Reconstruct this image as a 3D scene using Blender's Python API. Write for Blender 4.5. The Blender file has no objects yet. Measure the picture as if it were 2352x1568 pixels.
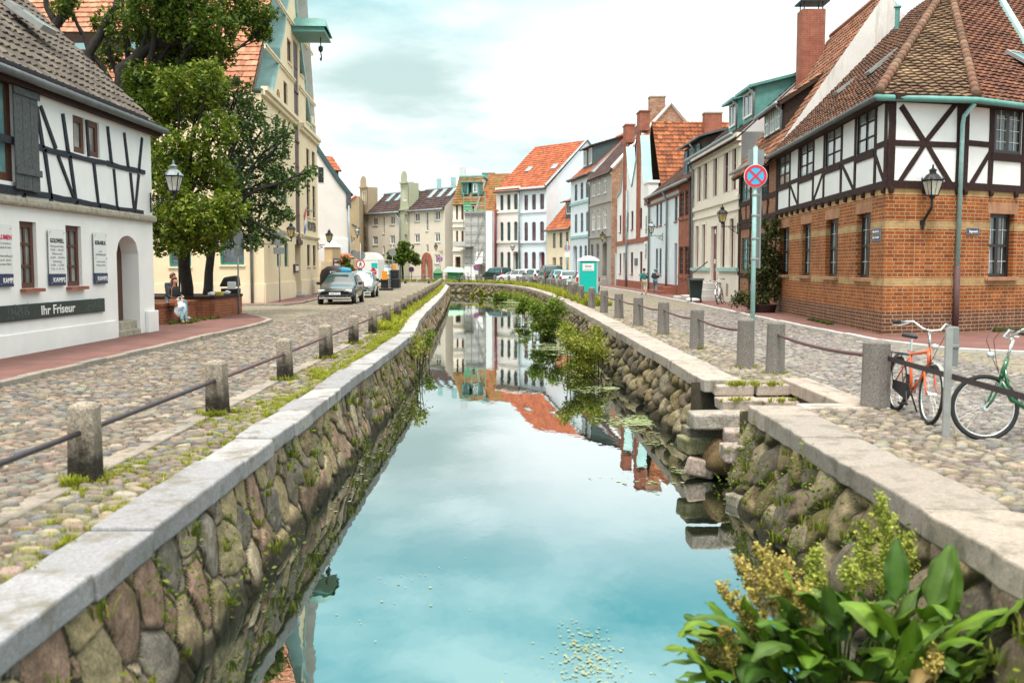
import bpy,bmesh,math,random
import numpy as np
from mathutils import Vector,Matrix
R=math.radians
rnd=random.Random(7)
nr=np.random.default_rng(11)
S=bpy.context.scene
COL=S.collection
# ------------------------------------------------------------------ camera
CZ,PITCH,FPX=1.75,R(4.3),2287.0
cam=bpy.data.cameras.new('camera');cam.lens=35.0;cam.sensor_width=36.0
cam.clip_start=0.1;cam.clip_end=3000
cam.dof.use_dof=True;cam.dof.focus_distance=30.0;cam.dof.aperture_fstop=2.2
co=bpy.data.objects.new('camera',cam);COL.objects.link(co)
co.location=(0,0,CZ);co.rotation_euler=(R(90)-PITCH,0,0)
S.camera=co
# ------------------------------------------------------------------ light
SUN_EL,SUN_AZ=R(66),R(188)
sun=bpy.data.lights.new('sun','SUN');sun.energy=1.4;sun.angle=R(10);sun.color=(1.0,0.95,0.88)
so=bpy.data.objects.new('sun',sun);COL.objects.link(so)
d=Vector((math.sin(SUN_AZ)*math.cos(SUN_EL),math.cos(SUN_AZ)*math.cos(SUN_EL),math.sin(SUN_EL)))
so.rotation_euler=(-d).to_track_quat('-Z','Y').to_euler();so.location=(0,-20,40)
W=bpy.data.worlds.new('World');S.world=W;W.use_nodes=True
nt=W.node_tree;nt.nodes.clear()
def wn(t,**k):
 n=nt.nodes.new(t)
 for a,b in k.items():setattr(n,a,b)
 return n
def wl(a,b):nt.links.new(a,b)
def wmath(op,a,b=None):
 n=wn('ShaderNodeMath',operation=op)
 for i,x in enumerate((a,b)):
  if x is None:continue
  if isinstance(x,(int,float)):n.inputs[i].default_value=x
  else:wl(x,n.inputs[i])
 return n.outputs[0]
tc=wn('ShaderNodeTexCoord');sp=wn('ShaderNodeSeparateXYZ');wl(tc.outputs['Generated'],sp.inputs[0])
sky=wn('ShaderNodeTexSky');sky.sky_type='NISHITA';sky.sun_disc=False
sky.sun_elevation=SUN_EL;sky.sun_rotation=SUN_AZ;sky.air_density=1.0;sky.dust_density=2.0
zp=wmath('ADD',wmath('MAXIMUM',sp.outputs[2],0.0),0.16)
cx=wmath('DIVIDE',sp.outputs[0],zp);cy=wmath('DIVIDE',sp.outputs[1],zp)
cv=wn('ShaderNodeCombineXYZ');wl(cx,cv.inputs[0]);wl(cy,cv.inputs[1])
def wnoise(sc,loc,det=6,ro=.55):
 mp=wn('ShaderNodeMapping');mp.inputs['Location'].default_value=loc;wl(cv.outputs[0],mp.inputs[0])
 n=wn('ShaderNodeTexNoise');n.inputs['Scale'].default_value=sc;n.inputs['Detail'].default_value=det;n.inputs['Roughness'].default_value=ro;wl(mp.outputs[0],n.inputs['Vector']);return n.outputs[0]
def wramp(f,stops):
 r=wn('ShaderNodeValToRGB');wl(f,r.inputs[0]);el=r.color_ramp.elements
 el[0].position,el[0].color=stops[0][0],(*stops[0][1],1);el[1].position,el[1].color=stops[-1][0],(*stops[-1][1],1)
 for p,c in stops[1:-1]:x=el.new(p);x.color=(*c,1)
 return r.outputs[0]
def wrange(f,a,b):
 m=wn('ShaderNodeMapRange');m.interpolation_type='SMOOTHSTEP';m.inputs[1].default_value=a;m.inputs[2].default_value=b;wl(f,m.inputs[0]);return m.outputs[0]
def wmix(f,a,b):
 m=wn('ShaderNodeMixRGB')
 for i,x in enumerate((f,a,b)):
  if isinstance(x,tuple):m.inputs[i].default_value=(*x,1)
  else:wl(x,m.inputs[i])
 return m.outputs[0]
el_=sp.outputs[2];G1=(1,1,1)
na,nb=wnoise(1.0,(3.1,1.7,0)),wnoise(1.5,(7.7,2.9,0))
low=wmix(wramp(na,[(.38,(1,1,1)),(.56,(0,0,0))]),(.86,.90,.895),(.43,.55,.535))
vd=wn('ShaderNodeVectorMath',operation='DISTANCE');vm=wn('ShaderNodeVectorMath',operation='MULTIPLY');vm.inputs[1].default_value=(1,.2,2.0);wl(tc.outputs['Generated'],vm.inputs[0]);wl(vm.outputs[0],vd.inputs[0]);vd.inputs[1].default_value=(-.125,.2,.37)
bank=wrange(wmath('ADD',vd.outputs['Value'],wmath('MULTIPLY',wmath('SUBTRACT',nb,.5),.34)),.17,.03)
low=wmix(wmath('MULTIPLY',bank,.85),low,(.31,.44,.42))
low=wmix(wrange(el_,.14,.02),low,(.86,.885,.88))
mid=wmix(wramp(nb,[(.42,(0,0,0)),(.60,(1,1,1))]),(.11,.45,.51),(.50,.80,.81))
col_=wmix(wrange(el_,.17,.36),low,mid)
col_=wmix(wrange(el_,.42,.62),col_,(1.65,1.58,1.46))
bgc=wn('ShaderNodeBackground');wl(col_,bgc.inputs[0]);bgc.inputs[1].default_value=0.66
bgs=wn('ShaderNodeBackground');wl(sky.outputs[0],bgs.inputs[0]);bgs.inputs[1].default_value=0.05
mx=wn('ShaderNodeMixShader');mx.inputs[0].default_value=0.93
wl(bgs.outputs[0],mx.inputs[1]);wl(bgc.outputs[0],mx.inputs[2])
wo=wn('ShaderNodeOutputWorld');wl(mx.outputs[0],wo.inputs[0])
S.view_settings.view_transform='Standard';S.view_settings.look='None';S.view_settings.gamma=1.0
S.view_settings.exposure=1.33
S.cycles.use_denoising=True
S.cycles.max_bounces=6;S.cycles.diffuse_bounces=2;S.cycles.glossy_bounces=3;S.cycles.transparent_max_bounces=6
S.cycles.caustics_reflective=False;S.cycles.caustics_refractive=False
# ------------------------------------------------------------------ photograph geometry (plain pinhole of the same camera)
CP,SP_=math.cos(PITCH),math.sin(PITCH)
def ray(u,v):
 dx,dy=(u-1176)/FPX,(784-v)/FPX
 return Vector((dx,CP+dy*SP_,dy*CP-SP_))
def G(u,v,z=0.0):
 r=ray(u,v);t=(z-CZ)/r.z
 return Vector((r.x*t,r.y*t,z))
def D(u,v,y):
 r=ray(u,v);t=y/r.y
 return Vector((r.x*t,y,CZ+r.z*t))
# ------------------------------------------------------------------ naming helpers
ORG={}
def tag(o,label=None,cat=None,group=None,kind=None):
 if label:o['label']=label
 if cat:o['category']=cat
 if group:o['group']=group
 if kind:o['kind']=kind
 return o
def thing(name,loc,label,cat,group=None,rz=0.0):
 o=bpy.data.objects.new(name,None);COL.objects.link(o)
 o.empty_display_size=0.2
 o.location=loc;o.rotation_euler=(0,0,rz);ORG[o.name]=Vector(loc)
 return tag(o,label,cat,group)
def copy_tree(o,parent=None):
 c=o.copy();COL.objects.link(c);c.parent=parent
 for ch in[x for x in o.children]:copy_tree(ch,c)
 return c
def dup(o,loc,rz,label,group=None,scale=None):
 c=copy_tree(o);c.location=loc;c.rotation_euler=(0,0,rz);c['label']=label
 if group:c['group']=group
 if scale:c.scale=(scale,)*3
 return c
def link(name,me,mats,parent=None,world=False):
 o=bpy.data.objects.new(name,me);COL.objects.link(o)
 for m in(mats if isinstance(mats,(list,tuple)) else[mats]):me.materials.append(m)
 if parent is not None:
  o.parent=parent;ORG[o.name]=ORG.get(parent.name,Vector((0,0,0)))
 return o
class MB:
 """collects faces, then becomes ONE mesh object"""
 def __init__(s):s.v=[];s.f=[];s.uv=[];s.c=[];s.mi=[]
 def face(s,pts,uv=None,c=None,mi=0):
  i=len(s.v);s.v+=[tuple(p) for p in pts];s.f.append(tuple(range(i,i+len(pts))))
  s.uv.append(uv if uv else[(p[0]+p[1],p[2]) for p in pts]);s.c.append(c or(1,1,1));s.mi.append(mi)
 def hexa(s,b,t,c=None,mi=0):
  s.face([b[3],b[2],b[1],b[0]],c=c,mi=mi);s.face(t,c=c,mi=mi)
  for i in range(4):
   j=(i+1)%4;s.face([b[i],b[j],t[j],t[i]],c=c,mi=mi)
 def box(s,x0,x1,y0,y1,z0,z1,c=None,mi=0):
  s.hexa([(x0,y0,z0),(x1,y0,z0),(x1,y1,z0),(x0,y1,z0)],[(x0,y0,z1),(x1,y0,z1),(x1,y1,z1),(x0,y1,z1)],c,mi)
 def tube(s,path,r,n=8,c=None,mi=0,cap=True):
  P=[Vector(p) for p in path];rr=r if isinstance(r,(list,tuple)) else[r]*len(P)
  rings=[];up=None
  for i,p in enumerate(P):
   t=(P[min(i+1,len(P)-1)]-P[max(i-1,0)])
   t=t.normalized() if t.length>1e-9 else Vector((0,0,1))
   if up is None:
    up=Vector((0,0,1)) if abs(t.z)<0.9 else Vector((1,0,0))
   a=t.cross(up).normalized();b=a.cross(t).normalized();up=b
   rings.append([p+a*(rr[i]*math.cos(2*math.pi*k/n))+b*(rr[i]*math.sin(2*math.pi*k/n)) for k in range(n)])
  base=len(s.v)
  for rg in rings:s.v+=[tuple(q) for q in rg]
  for i in range(len(P)-1):
   for k in range(n):
    k2=(k+1)%n
    s.f.append((base+i*n+k,base+i*n+k2,base+(i+1)*n+k2,base+(i+1)*n+k))
    s.uv.append([(0,0)]*4);s.c.append(c or(1,1,1));s.mi.append(mi)
  if cap:
   s.f.append(tuple(base+k for k in range(n))[::-1]);s.uv.append([(0,0)]*n);s.c.append(c or(1,1,1));s.mi.append(mi)
   e=base+(len(P)-1)*n
   s.f.append(tuple(e+k for k in range(n)));s.uv.append([(0,0)]*n);s.c.append(c or(1,1,1));s.mi.append(mi)
 def lathe(s,prof,n=12,o=(0,0,0),c=None,mi=0,rot=0.0):
  base=len(s.v);o=Vector(o)
  for r,z in prof:
   for k in range(n):
    a=rot+2*math.pi*k/n;s.v.append((o.x+r*math.cos(a),o.y+r*math.sin(a),o.z+z))
  for i in range(len(prof)-1):
   for k in range(n):
    k2=(k+1)%n
    s.f.append((base+i*n+k,base+i*n+k2,base+(i+1)*n+k2,base+(i+1)*n+k))
    s.uv.append([(0,0)]*4);s.c.append(c or(1,1,1));s.mi.append(mi)
  for e,rev in((0,True),(len(prof)-1,False)):
   if prof[e][0]>1e-4:
    idx=tuple(base+e*n+k for k in range(n));s.f.append(idx[::-1] if rev else idx)
    s.uv.append([(0,0)]*n);s.c.append(c or(1,1,1));s.mi.append(mi)
 def prism(s,poly,off,c=None,mi=0):
  off=Vector(off);a=[Vector(p) for p in poly];b=[p+off for p in a]
  s.face(a[::-1],c=c,mi=mi);s.face(b,c=c,mi=mi)
  for i in range(len(a)):
   j=(i+1)%len(a);s.face([a[i],a[j],b[j],b[i]],c=c,mi=mi)
 def build(s,name,mats,parent=None,smooth=False,bevel=0.0,local=False):
  org=Vector((0,0,0)) if(local or parent is None) else ORG.get(parent.name,Vector((0,0,0)))
  me=bpy.data.meshes.new(name)
  me.from_pydata([(a-org.x,b-org.y,c-org.z) for a,b,c in s.v],[],s.f)
  uvl=me.uv_layers.new(name='UVMap')
  flat=[x for f in s.uv for p in f for x in p]
  uvl.data.foreach_set('uv',flat)
  at=me.attributes.new('Col','FLOAT_COLOR','FACE')
  at.data.foreach_set('color',[x for c in s.c for x in(c[0],c[1],c[2],1.0)])
  me.polygons.foreach_set('material_index',s.mi)
  if smooth:me.polygons.foreach_set('use_smooth',[True]*len(s.f))
  me.validate();me.update()
  o=link(name,me,mats,parent)
  if bevel:
   w=o.modifiers.new('weld','WELD');w.merge_threshold=0.0005
   b=o.modifiers.new('bevel','BEVEL');b.width=bevel;b.segments=2;b.limit_method='ANGLE';b.angle_limit=R(35)
  return o
def np_mesh(name,V,F,C,mat,parent=None,smooth=False,world=True):
 """V (n,3), F (m,k) index array, C (m,3) colours"""
 V=np.asarray(V,np.float32);F=np.asarray(F,np.int32);m,k=F.shape
 if parent is not None and world:
  o_=ORG.get(parent.name,Vector((0,0,0)));V=V-np.array(o_,np.float32)
 me=bpy.data.meshes.new(name)
 me.vertices.add(len(V));me.vertices.foreach_set('co',V.ravel())
 me.loops.add(m*k);me.loops.foreach_set('vertex_index',F.ravel())
 me.polygons.add(m);me.polygons.foreach_set('loop_start',np.arange(0,m*k,k,dtype=np.int32))
 me.polygons.foreach_set('loop_total',np.full(m,k,np.int32))
 if smooth:me.polygons.foreach_set('use_smooth',np.ones(m,bool))
 at=me.attributes.new('Col','FLOAT_COLOR','FACE')
 c4=np.ones((m,4),np.float32);c4[:,:3]=C;at.data.foreach_set('color',c4.ravel())
 me.update(calc_edges=True)
 return link(name,me,mat,parent)
# ------------------------------------------------------------------ materials
def M_(name):
 m=bpy.data.materials.new(name);m.use_nodes=True;t=m.node_tree;b=t.nodes['Principled BSDF']
 return m,t,b
def N(t,ty,**k):
 n=t.nodes.new(ty)
 for a,v in k.items():setattr(n,a,v)
 return n
def ramp(t,fac,stops):
 r=N(t,'ShaderNodeValToRGB');t.links.new(fac,r.inputs[0]);el=r.color_ramp.elements
 el[0].position,el[0].color=stops[0][0],(*stops[0][1],1);el[1].position,el[1].color=stops[-1][0],(*stops[-1][1],1)
 for p,c in stops[1:-1]:x=el.new(p);x.color=(*c,1)
 return r.outputs[0]
def noise(t,scale,detail=4,rough=0.6,vec=None):
 n=N(t,'ShaderNodeTexNoise');n.inputs['Scale'].default_value=scale;n.inputs['Detail'].default_value=detail;n.inputs['Roughness'].default_value=rough
 if vec is not None:t.links.new(vec,n.inputs['Vector'])
 return n.outputs[0]
def mixc(t,fac,a,b,mode='MIX'):
 m=N(t,'ShaderNodeMixRGB',blend_type=mode)
 for i,x in enumerate((fac,a,b)):
  if isinstance(x,(int,float)):m.inputs[i].default_value=x
  elif isinstance(x,(tuple,list)):m.inputs[i].default_value=(*x,1)
  else:t.links.new(x,m.inputs[i])
 return m.outputs[0]
def mth(t,op,a,b=None):
 m=N(t,'ShaderNodeMath',operation=op)
 for i,x in enumerate((a,b)):
  if x is None:continue
  if isinstance(x,(int,float)):m.inputs[i].default_value=x
  else:t.links.new(x,m.inputs[i])
 return m.outputs[0]
def bump(t,b,h,strength=0.3,dist=0.02):
 n=N(t,'ShaderNodeBump');n.inputs['Strength'].default_value=strength;n.inputs['Distance'].default_value=dist
 t.links.new(h,n.inputs['Height']);t.links.new(n.outputs[0],b.inputs['Normal'])
def objco(t):return N(t,'ShaderNodeTexCoord').outputs['Object']
def geo(t):return N(t,'ShaderNodeNewGeometry').outputs['Position']
def uvco(t):return N(t,'ShaderNodeTexCoord').outputs['UV']
def plain(name,c,rough=0.6,metal=0.0,var=0.12,scale=6.0,bmp=0.0,spec=0.5):
 m,t,b=M_(name)
 nz=noise(t,scale,5,0.6,geo(t))
 lo=tuple(x*(1-var) for x in c);hi=tuple(min(1,x*(1+var)) for x in c)
 t.links.new(ramp(t,nz,[(0.3,lo),(0.7,hi)]),b.inputs['Base Color'])
 b.inputs['Roughness'].default_value=rough;b.inputs['Metallic'].default_value=metal;b.inputs['Specular IOR Level'].default_value=spec
 if bmp:bump(t,b,noise(t,scale*6,4,0.7,geo(t)),bmp,0.01)
 return m
def plaster(name,c,dirt=(0.55,0.50,0.42),amt=0.35,rough=0.9):
 m,t,b=M_(name);p=geo(t)
 base=ramp(t,noise(t,0.9,6,0.65,p),[(0.3,tuple(x*0.90 for x in c)),(0.65,c)])
 mp_=N(t,'ShaderNodeMapping');mp_.inputs['Scale'].default_value=(2.2,2.2,0.25);t.links.new(p,mp_.inputs[0])
 st=noise(t,1.0,7,0.7,mp_.outputs[0])
 f1=ramp(t,st,[(0.52,(0,0,0)),(0.78,(1,1,1))])
 sx=N(t,'ShaderNodeSeparateXYZ');t.links.new(p,sx.inputs[0])
 low=N(t,'ShaderNodeMapRange');low.inputs[1].default_value=0.75;low.inputs[2].default_value=0.0
 t.links.new(mth(t,'ADD',sx.outputs[2],mth(t,'MULTIPLY',noise(t,3.0,5,0.6,p),0.9)),low.inputs[0])
 f=mth(t,'MAXIMUM',mth(t,'MULTIPLY',f1,amt),mth(t,'MULTIPLY',low.outputs[0],0.5))
 t.links.new(mixc(t,f,base,tuple(x*y for x,y in zip(c,dirt))),b.inputs['Base Color'])
 b.inputs['Roughness'].default_value=rough;b.inputs['Specular IOR Level'].default_value=0.2
 bump(t,b,noise(t,25,5,0.7,p),0.25,0.01)
 return m
def brick(name,c1,c2,mortar,bw=0.26,rh=0.092,ms=0.011,bands=None,vcol=None):
 m,t,b=M_(name);uv=uvco(t)
 wob=N(t,'ShaderNodeVectorMath',operation='MULTIPLY_ADD');nn=N(t,'ShaderNodeTexNoise');nn.inputs['Scale'].default_value=7.0
 t.links.new(uv,nn.inputs['Vector']);t.links.new(nn.outputs['Color'],wob.inputs[0]);wob.inputs[1].default_value=(0.016,0.010,0);t.links.new(uv,wob.inputs[2])
 def bt(a,c):
  k=N(t,'ShaderNodeTexBrick');k.offset=0.5;k.squash=0.55;k.squash_frequency=2
  t.links.new(wob.outputs[0],k.inputs['Vector']);k.inputs['Scale'].default_value=1.0
  k.inputs['Brick Width'].default_value=bw;k.inputs['Row Height'].default_value=rh;k.inputs['Mortar Size'].default_value=ms
  k.inputs['Mortar Smooth'].default_value=0.25;k.inputs['Bias'].default_value=-0.1
  k.inputs['Color1'].default_value=(*a,1);k.inputs['Color2'].default_value=(*c,1);k.inputs['Mortar'].default_value=(*mortar,1)
  return k
 k=bt(c1,c2);colr=k.outputs['Color']
 if bands:
  sx=N(t,'ShaderNodeSeparateXYZ');t.links.new(uv,sx.inputs[0])
  for z0,z1,a,c in bands:
   kb=bt(a,c)
   f=mth(t,'MULTIPLY',mth(t,'GREATER_THAN',sx.outputs[1],z0),mth(t,'LESS_THAN',sx.outputs[1],z1))
   colr=mixc(t,f,colr,kb.outputs['Color'])
 colr=mixc(t,1.0,colr,ramp(t,noise(t,2.2,6,0.7,geo(t)),[(0.3,(0.62,0.58,0.56)),(0.7,(1.12,1.08,1.05))]),'MULTIPLY')
 colr=mixc(t,0.8,colr,ramp(t,noise(t,40,3,0.7,geo(t)),[(0.3,(0.72,0.72,0.72)),(0.7,(1.15,1.15,1.15))]),'MULTIPLY')
 t.links.new(colr,b.inputs['Base Color']);b.inputs['Roughness'].default_value=0.85;b.inputs['Specular IOR Level'].default_value=0.25
 h=mth(t,'ADD',mth(t,'SUBTRACT',1.0,k.outputs['Fac']),mth(t,'MULTIPLY',noise(t,60,4,0.7,geo(t)),0.35))
 bump(t,b,h,0.7,0.012)
 return m
def attr(name,rough=0.8,mul=(1,1,1),var=0.3,scale=9.0,bmp=0.4,moss=None,spec=0.3,transl=0.0,fine=60.0,speck=0.0):
 """colour from the per-face attribute, broken up by noise; optional moss patches"""
 m,t,b=M_(name);a=N(t,'ShaderNodeAttribute');a.attribute_name='Col';p=geo(t)
 c=mixc(t,1.0,a.outputs['Color'],ramp(t,noise(t,scale,6,0.7,p),[(0.28,tuple((1-var)*x for x in mul)),(0.72,tuple((1+var)*x for x in mul))]),'MULTIPLY')
 if speck:c=mixc(t,speck,c,ramp(t,noise(t,fine*1.3,5,.8,p),[(.34,(.35,.34,.32)),(.5,(.95,.95,.95)),(.68,(1.75,1.7,1.6))]),'MULTIPLY')
 if moss:
  mc,thr,ms=moss
  f=ramp(t,noise(t,ms,7,0.72,p),[(thr,(0,0,0)),(thr+0.14,(1,1,1))])
  c=mixc(t,mth(t,'MULTIPLY',f,0.85),c,mc)
 t.links.new(c,b.inputs['Base Color']);b.inputs['Roughness'].default_value=rough;b.inputs['Specular IOR Level'].default_value=spec
 if bmp:bump(t,b,noise(t,fine,6,0.75,p),bmp,0.012)
 if transl:
  tr=N(t,'ShaderNodeBsdfTranslucent');t.links.new(c,tr.inputs[0]);mxs=N(t,'ShaderNodeMixShader');mxs.inputs[0].default_value=transl
  out=t.nodes['Material Output'];t.links.new(b.outputs[0],mxs.inputs[1]);t.links.new(tr.outputs[0],mxs.inputs[2]);t.links.new(mxs.outputs[0],out.inputs[0])
 return m
def glass_dark(name,c=(0.02,0.03,0.035),c2=(0.10,0.13,0.14),rough=0.04):
 m,t,b=M_(name);p=geo(t)
 t.links.new(ramp(t,noise(t,1.3,3,0.5,p),[(0.38,c),(0.62,c2)]),b.inputs['Base Color'])
 b.inputs['Roughness'].default_value=rough;b.inputs['Specular IOR Level'].default_value=0.9
 bump(t,b,noise(t,2.5,2,0.5,p),0.06,0.05)
 return m
def wood(name,c,var=0.45,rough=0.75):
 m,t,b=M_(name);p=geo(t)
 nz=noise(t,14,6,0.7,p)
 t.links.new(ramp(t,nz,[(0.3,tuple(x*(1-var) for x in c)),(0.7,tuple(x*(1+var) for x in c))]),b.inputs['Base Color'])
 b.inputs['Roughness'].default_value=rough;b.inputs['Specular IOR Level'].default_value=0.2;bump(t,b,nz,0.35,0.01)
 return m
MAT={}
MAT['white']=plaster('white_plaster',(0.86,0.86,0.85),amt=0.22,dirt=(0.72,0.72,0.70))
MAT['infill']=plaster('white_infill',(0.84,0.86,0.86),amt=0.14,dirt=(0.7,0.7,0.7))
MAT['yellow']=plaster('cream_yellow_plaster',(0.86,0.71,0.49),amt=0.25,dirt=(0.75,0.66,0.52))
MAT['yellowtrim']=plaster('pale_yellow_trim',(0.86,0.74,0.54),amt=0.25)
MAT['cream']=plaster('cream_plaster',(0.85,0.77,0.66),amt=0.2)
MAT['creamtrim']=plaster('light_cream_trim',(0.85,0.79,0.70),amt=0.2)
MAT['beige']=plaster('beige_render',(0.74,0.67,0.57),amt=0.2)
MAT['tan']=plaster('tan_render',(0.42,0.33,0.22),amt=0.4)
MAT['tan2']=plaster('ochre_tan_render',(0.58,0.44,0.27),amt=0.45)
MAT['green']=plaster('sage_render',(0.44,0.45,0.32),amt=0.3)
MAT['bluewhite']=plaster('blue_white_plaster',(0.76,0.84,0.90),amt=0.15)
MAT['pinkwhite']=plaster('pale_pink_white_plaster',(0.86,0.80,0.76),amt=0.15)
MAT['grey']=plaster('grey_cement_render',(0.40,0.37,0.34),amt=0.6,dirt=(0.45,0.42,0.40))
MAT['greywhite']=plaster('grey_white_plaster',(0.62,0.62,0.63),amt=0.2)
MAT['oldwhite']=plaster('flaking_whitewash',(0.76,0.74,0.71),amt=0.9,dirt=(0.52,0.44,0.38))
MAT['brickhouse']=brick('orange_brick',(0.43,0.125,0.028),(0.23,0.056,0.022),(0.46,0.335,0.19),bw=0.29,rh=0.094,ms=0.012,
 bands=[(-1,0.62,(0.13,0.055,0.05),(0.22,0.085,0.055)),(1.27,1.46,(0.54,0.40,0.20),(0.45,0.30,0.14)),(2.68,2.87,(0.54,0.40,0.20),(0.45,0.30,0.14)),(3.52,3.72,(0.54,0.40,0.20),(0.45,0.30,0.14))])
MAT['brickarch']=brick('upright_brick',(0.50,0.20,0.075),(0.40,0.13,0.055),(0.55,0.44,0.32),bw=0.085,rh=0.30)
MAT['brickinfill']=brick('brick_infill',(0.38,0.15,0.07),(0.26,0.09,0.05),(0.48,0.40,0.31),bw=0.26,rh=0.085)
MAT['redbrick']=brick('smooth_red_brick',(0.42,0.135,0.085),(0.36,0.11,0.07),(0.40,0.26,0.20),bw=0.25,rh=0.08,ms=0.008)
MAT['oldbrick']=brick('ruined_brick',(0.44,0.18,0.09),(0.56,0.40,0.30),(0.42,0.34,0.27),bw=0.28,rh=0.09)
MAT['planterbrick']=brick('planter_brick',(0.46,0.17,0.075),(0.36,0.12,0.06),(0.16,0.11,0.09),bw=0.26,rh=0.09)
MAT['timber']=wood('black_brown_timber',(0.035,0.018,0.016))
MAT['timberblue']=wood('blue_black_timber',(0.030,0.034,0.045))
MAT['shutterwood']=wood('weathered_shutter_boards',(0.085,0.095,0.10))
MAT['darkboards']=wood('dark_dormer_boards',(0.05,0.032,0.026))
MAT['brownframe']=wood('brown_window_frame',(0.11,0.05,0.035),var=0.2,rough=0.5)
MAT['blackframe']=plain('black_window_frame',(0.022,0.018,0.018),0.4)
MAT['whiteframe']=plain('white_window_frame',(0.80,0.80,0.78),0.4,var=0.05)
MAT['redframe']=plain('dark_red_window_frame',(0.17,0.022,0.035),0.45)
MAT['greenframe']=plain('teal_green_window_frame',(0.025,0.20,0.17),0.45)
MAT['darkgreenframe']=plain('dark_green_window_frame',(0.03,0.085,0.085),0.45)
MAT['greyframe']=plain('grey_blue_window_frame',(0.16,0.19,0.24),0.45)
MAT['pane']=glass_dark('window_glass')
MAT['panecurtain']=glass_dark('curtained_glass',(0.16,0.19,0.19),(0.42,0.46,0.45),0.08)
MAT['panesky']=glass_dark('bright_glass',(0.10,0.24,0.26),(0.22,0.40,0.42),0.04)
MAT['lattice']=plain('thin_white_lattice',(0.75,0.78,0.76),0.5,var=0.04)
MAT['granite']=plain('granite',(0.34,0.32,0.30),0.85,var=0.42,scale=55,bmp=0.4)
MAT['granitelight']=plain('pale_granite',(0.50,0.48,0.46),0.85,var=0.25,scale=38,bmp=0.3)
MAT['stoneband']=plain('old_stone_band',(0.34,0.31,0.25),0.9,var=0.35,scale=9,bmp=0.4)
MAT['copper']=plain('verdigris_copper',(0.11,0.30,0.27),0.55,var=0.2,scale=2.5)
MAT['copperpale']=plain('pale_copper_sheet',(0.31,0.52,0.51),0.5,var=0.16,scale=1.2)
MAT['zinc']=plain('zinc_sheet',(0.24,0.29,0.31),0.45,metal=0.3,var=0.2,scale=3)
MAT['zincdark']=plain('dark_zinc',(0.10,0.115,0.12),0.5,metal=0.2,var=0.25,scale=4)
MAT['slate']=plain('slate_grey_cladding',(0.055,0.10,0.105),0.7,var=0.25,scale=8)
MAT['iron']=plain('black_iron',(0.022,0.024,0.028),0.45,metal=0.3,var=0.2,scale=10)
MAT['rust']=plain('rust_brown_iron',(0.10,0.05,0.05),0.7,var=0.35,scale=25)
MAT['ruststeel']=plain('dark_painted_rail',(0.035,0.025,0.032),0.5,var=0.3,scale=20)
MAT['steel']=plain('grey_galvanised_steel',(0.33,0.34,0.33),0.5,metal=0.3,var=0.15,scale=6)
MAT['chrome']=plain('bright_metal',(0.75,0.77,0.78),0.2,metal=0.9,var=0.05)
MAT['poleteal']=plain('pale_teal_pole',(0.30,0.50,0.49),0.45,var=0.15,scale=8)
MAT['black']=plain('black_plastic',(0.015,0.016,0.018),0.45,var=0.2)
MAT['rubber']=plain('black_rubber',(0.018,0.018,0.018),0.8,var=0.2)
MAT['tilered']=attr('clay_roof_tiles',0.85,var=0.25,scale=1.6,bmp=0.3,moss=((0.10,0.085,0.05),0.62,3.0))
MAT['tileclean']=attr('fresh_roof_tiles',0.8,var=0.16,scale=1.2,bmp=0.2)
MAT['tilemoss']=attr('mossy_roof_tiles',0.9,var=0.3,scale=1.4,bmp=0.4,moss=((0.16,0.14,0.035),0.50,1.2))
MAT['glasslamp']=plain('lantern_glass',(0.55,0.55,0.48),0.15,var=0.2,scale=9)
MAT['glasslampy']=plain('amber_lantern_glass',(0.62,0.50,0.24),0.15,var=0.2,scale=9)
MAT['soil']=plain('dark_soil',(0.06,0.05,0.032),0.95,var=0.5,scale=12,bmp=0.5)
MAT['bark']=plain('dark_bark',(0.022,0.018,0.014),0.95,var=0.5,scale=9,bmp=0.9)
MAT['signwhite']=plain('white_sign',(0.82,0.82,0.82),0.4,var=0.04)
MAT['signblue']=plain('sign_blue',(0.02,0.16,0.52),0.4,var=0.05)
MAT['signred']=plain('sign_red',(0.62,0.02,0.05),0.4,var=0.05)
MAT['signcyan']=plain('faded_sign_blue',(0.05,0.42,0.70),0.4,var=0.05)
MAT['signgrey']=plain('sign_back_grey',(0.20,0.22,0.22),0.5,var=0.15)
MAT['enamelblue']=plain('dark_blue_enamel',(0.02,0.035,0.10),0.3,var=0.1)
MAT['orange']=plain('orange_plastic',(0.80,0.30,0.02),0.5,var=0.08)
# ================================================================== setting: ground, canal, roads
LP=[(-2.30,-6),(-2.38,5),(-2.48,15),(-2.55,25.4),(-2.95,31),(-3.25,37),(-3.8,51),(-4.5,66.5),(-5.6,88),(-6.6,98),(-9,102),(-14,106),(-25,110)]
RP=[(3.0,-6),(2.95,5.5),(2.95,15.2),(2.80,30),(2.55,51),(2.1,66),(1.1,82),(-0.9,96),(-4,104),(-8,108.5),(-14,111.5),(-25,115)]
WATER=-1.05
def lx(P,y):
 for(x0,y0),(x1,y1) in zip(P,P[1:]):
  if y0<=y<=y1:return x0+(x1-x0)*(y-y0)/(y1-y0)
 return P[-1][0] if y>P[-1][1] else P[0][0]
def offs(P,off):
 out=[]
 for i,(x,y) in enumerate(P):
  a=Vector(P[max(i-1,0)]);b=Vector(P[min(i+1,len(P)-1)]);t=(b-a).normalized()
  out.append((x+t.y*off,y-t.x*off))
 return out
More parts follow.
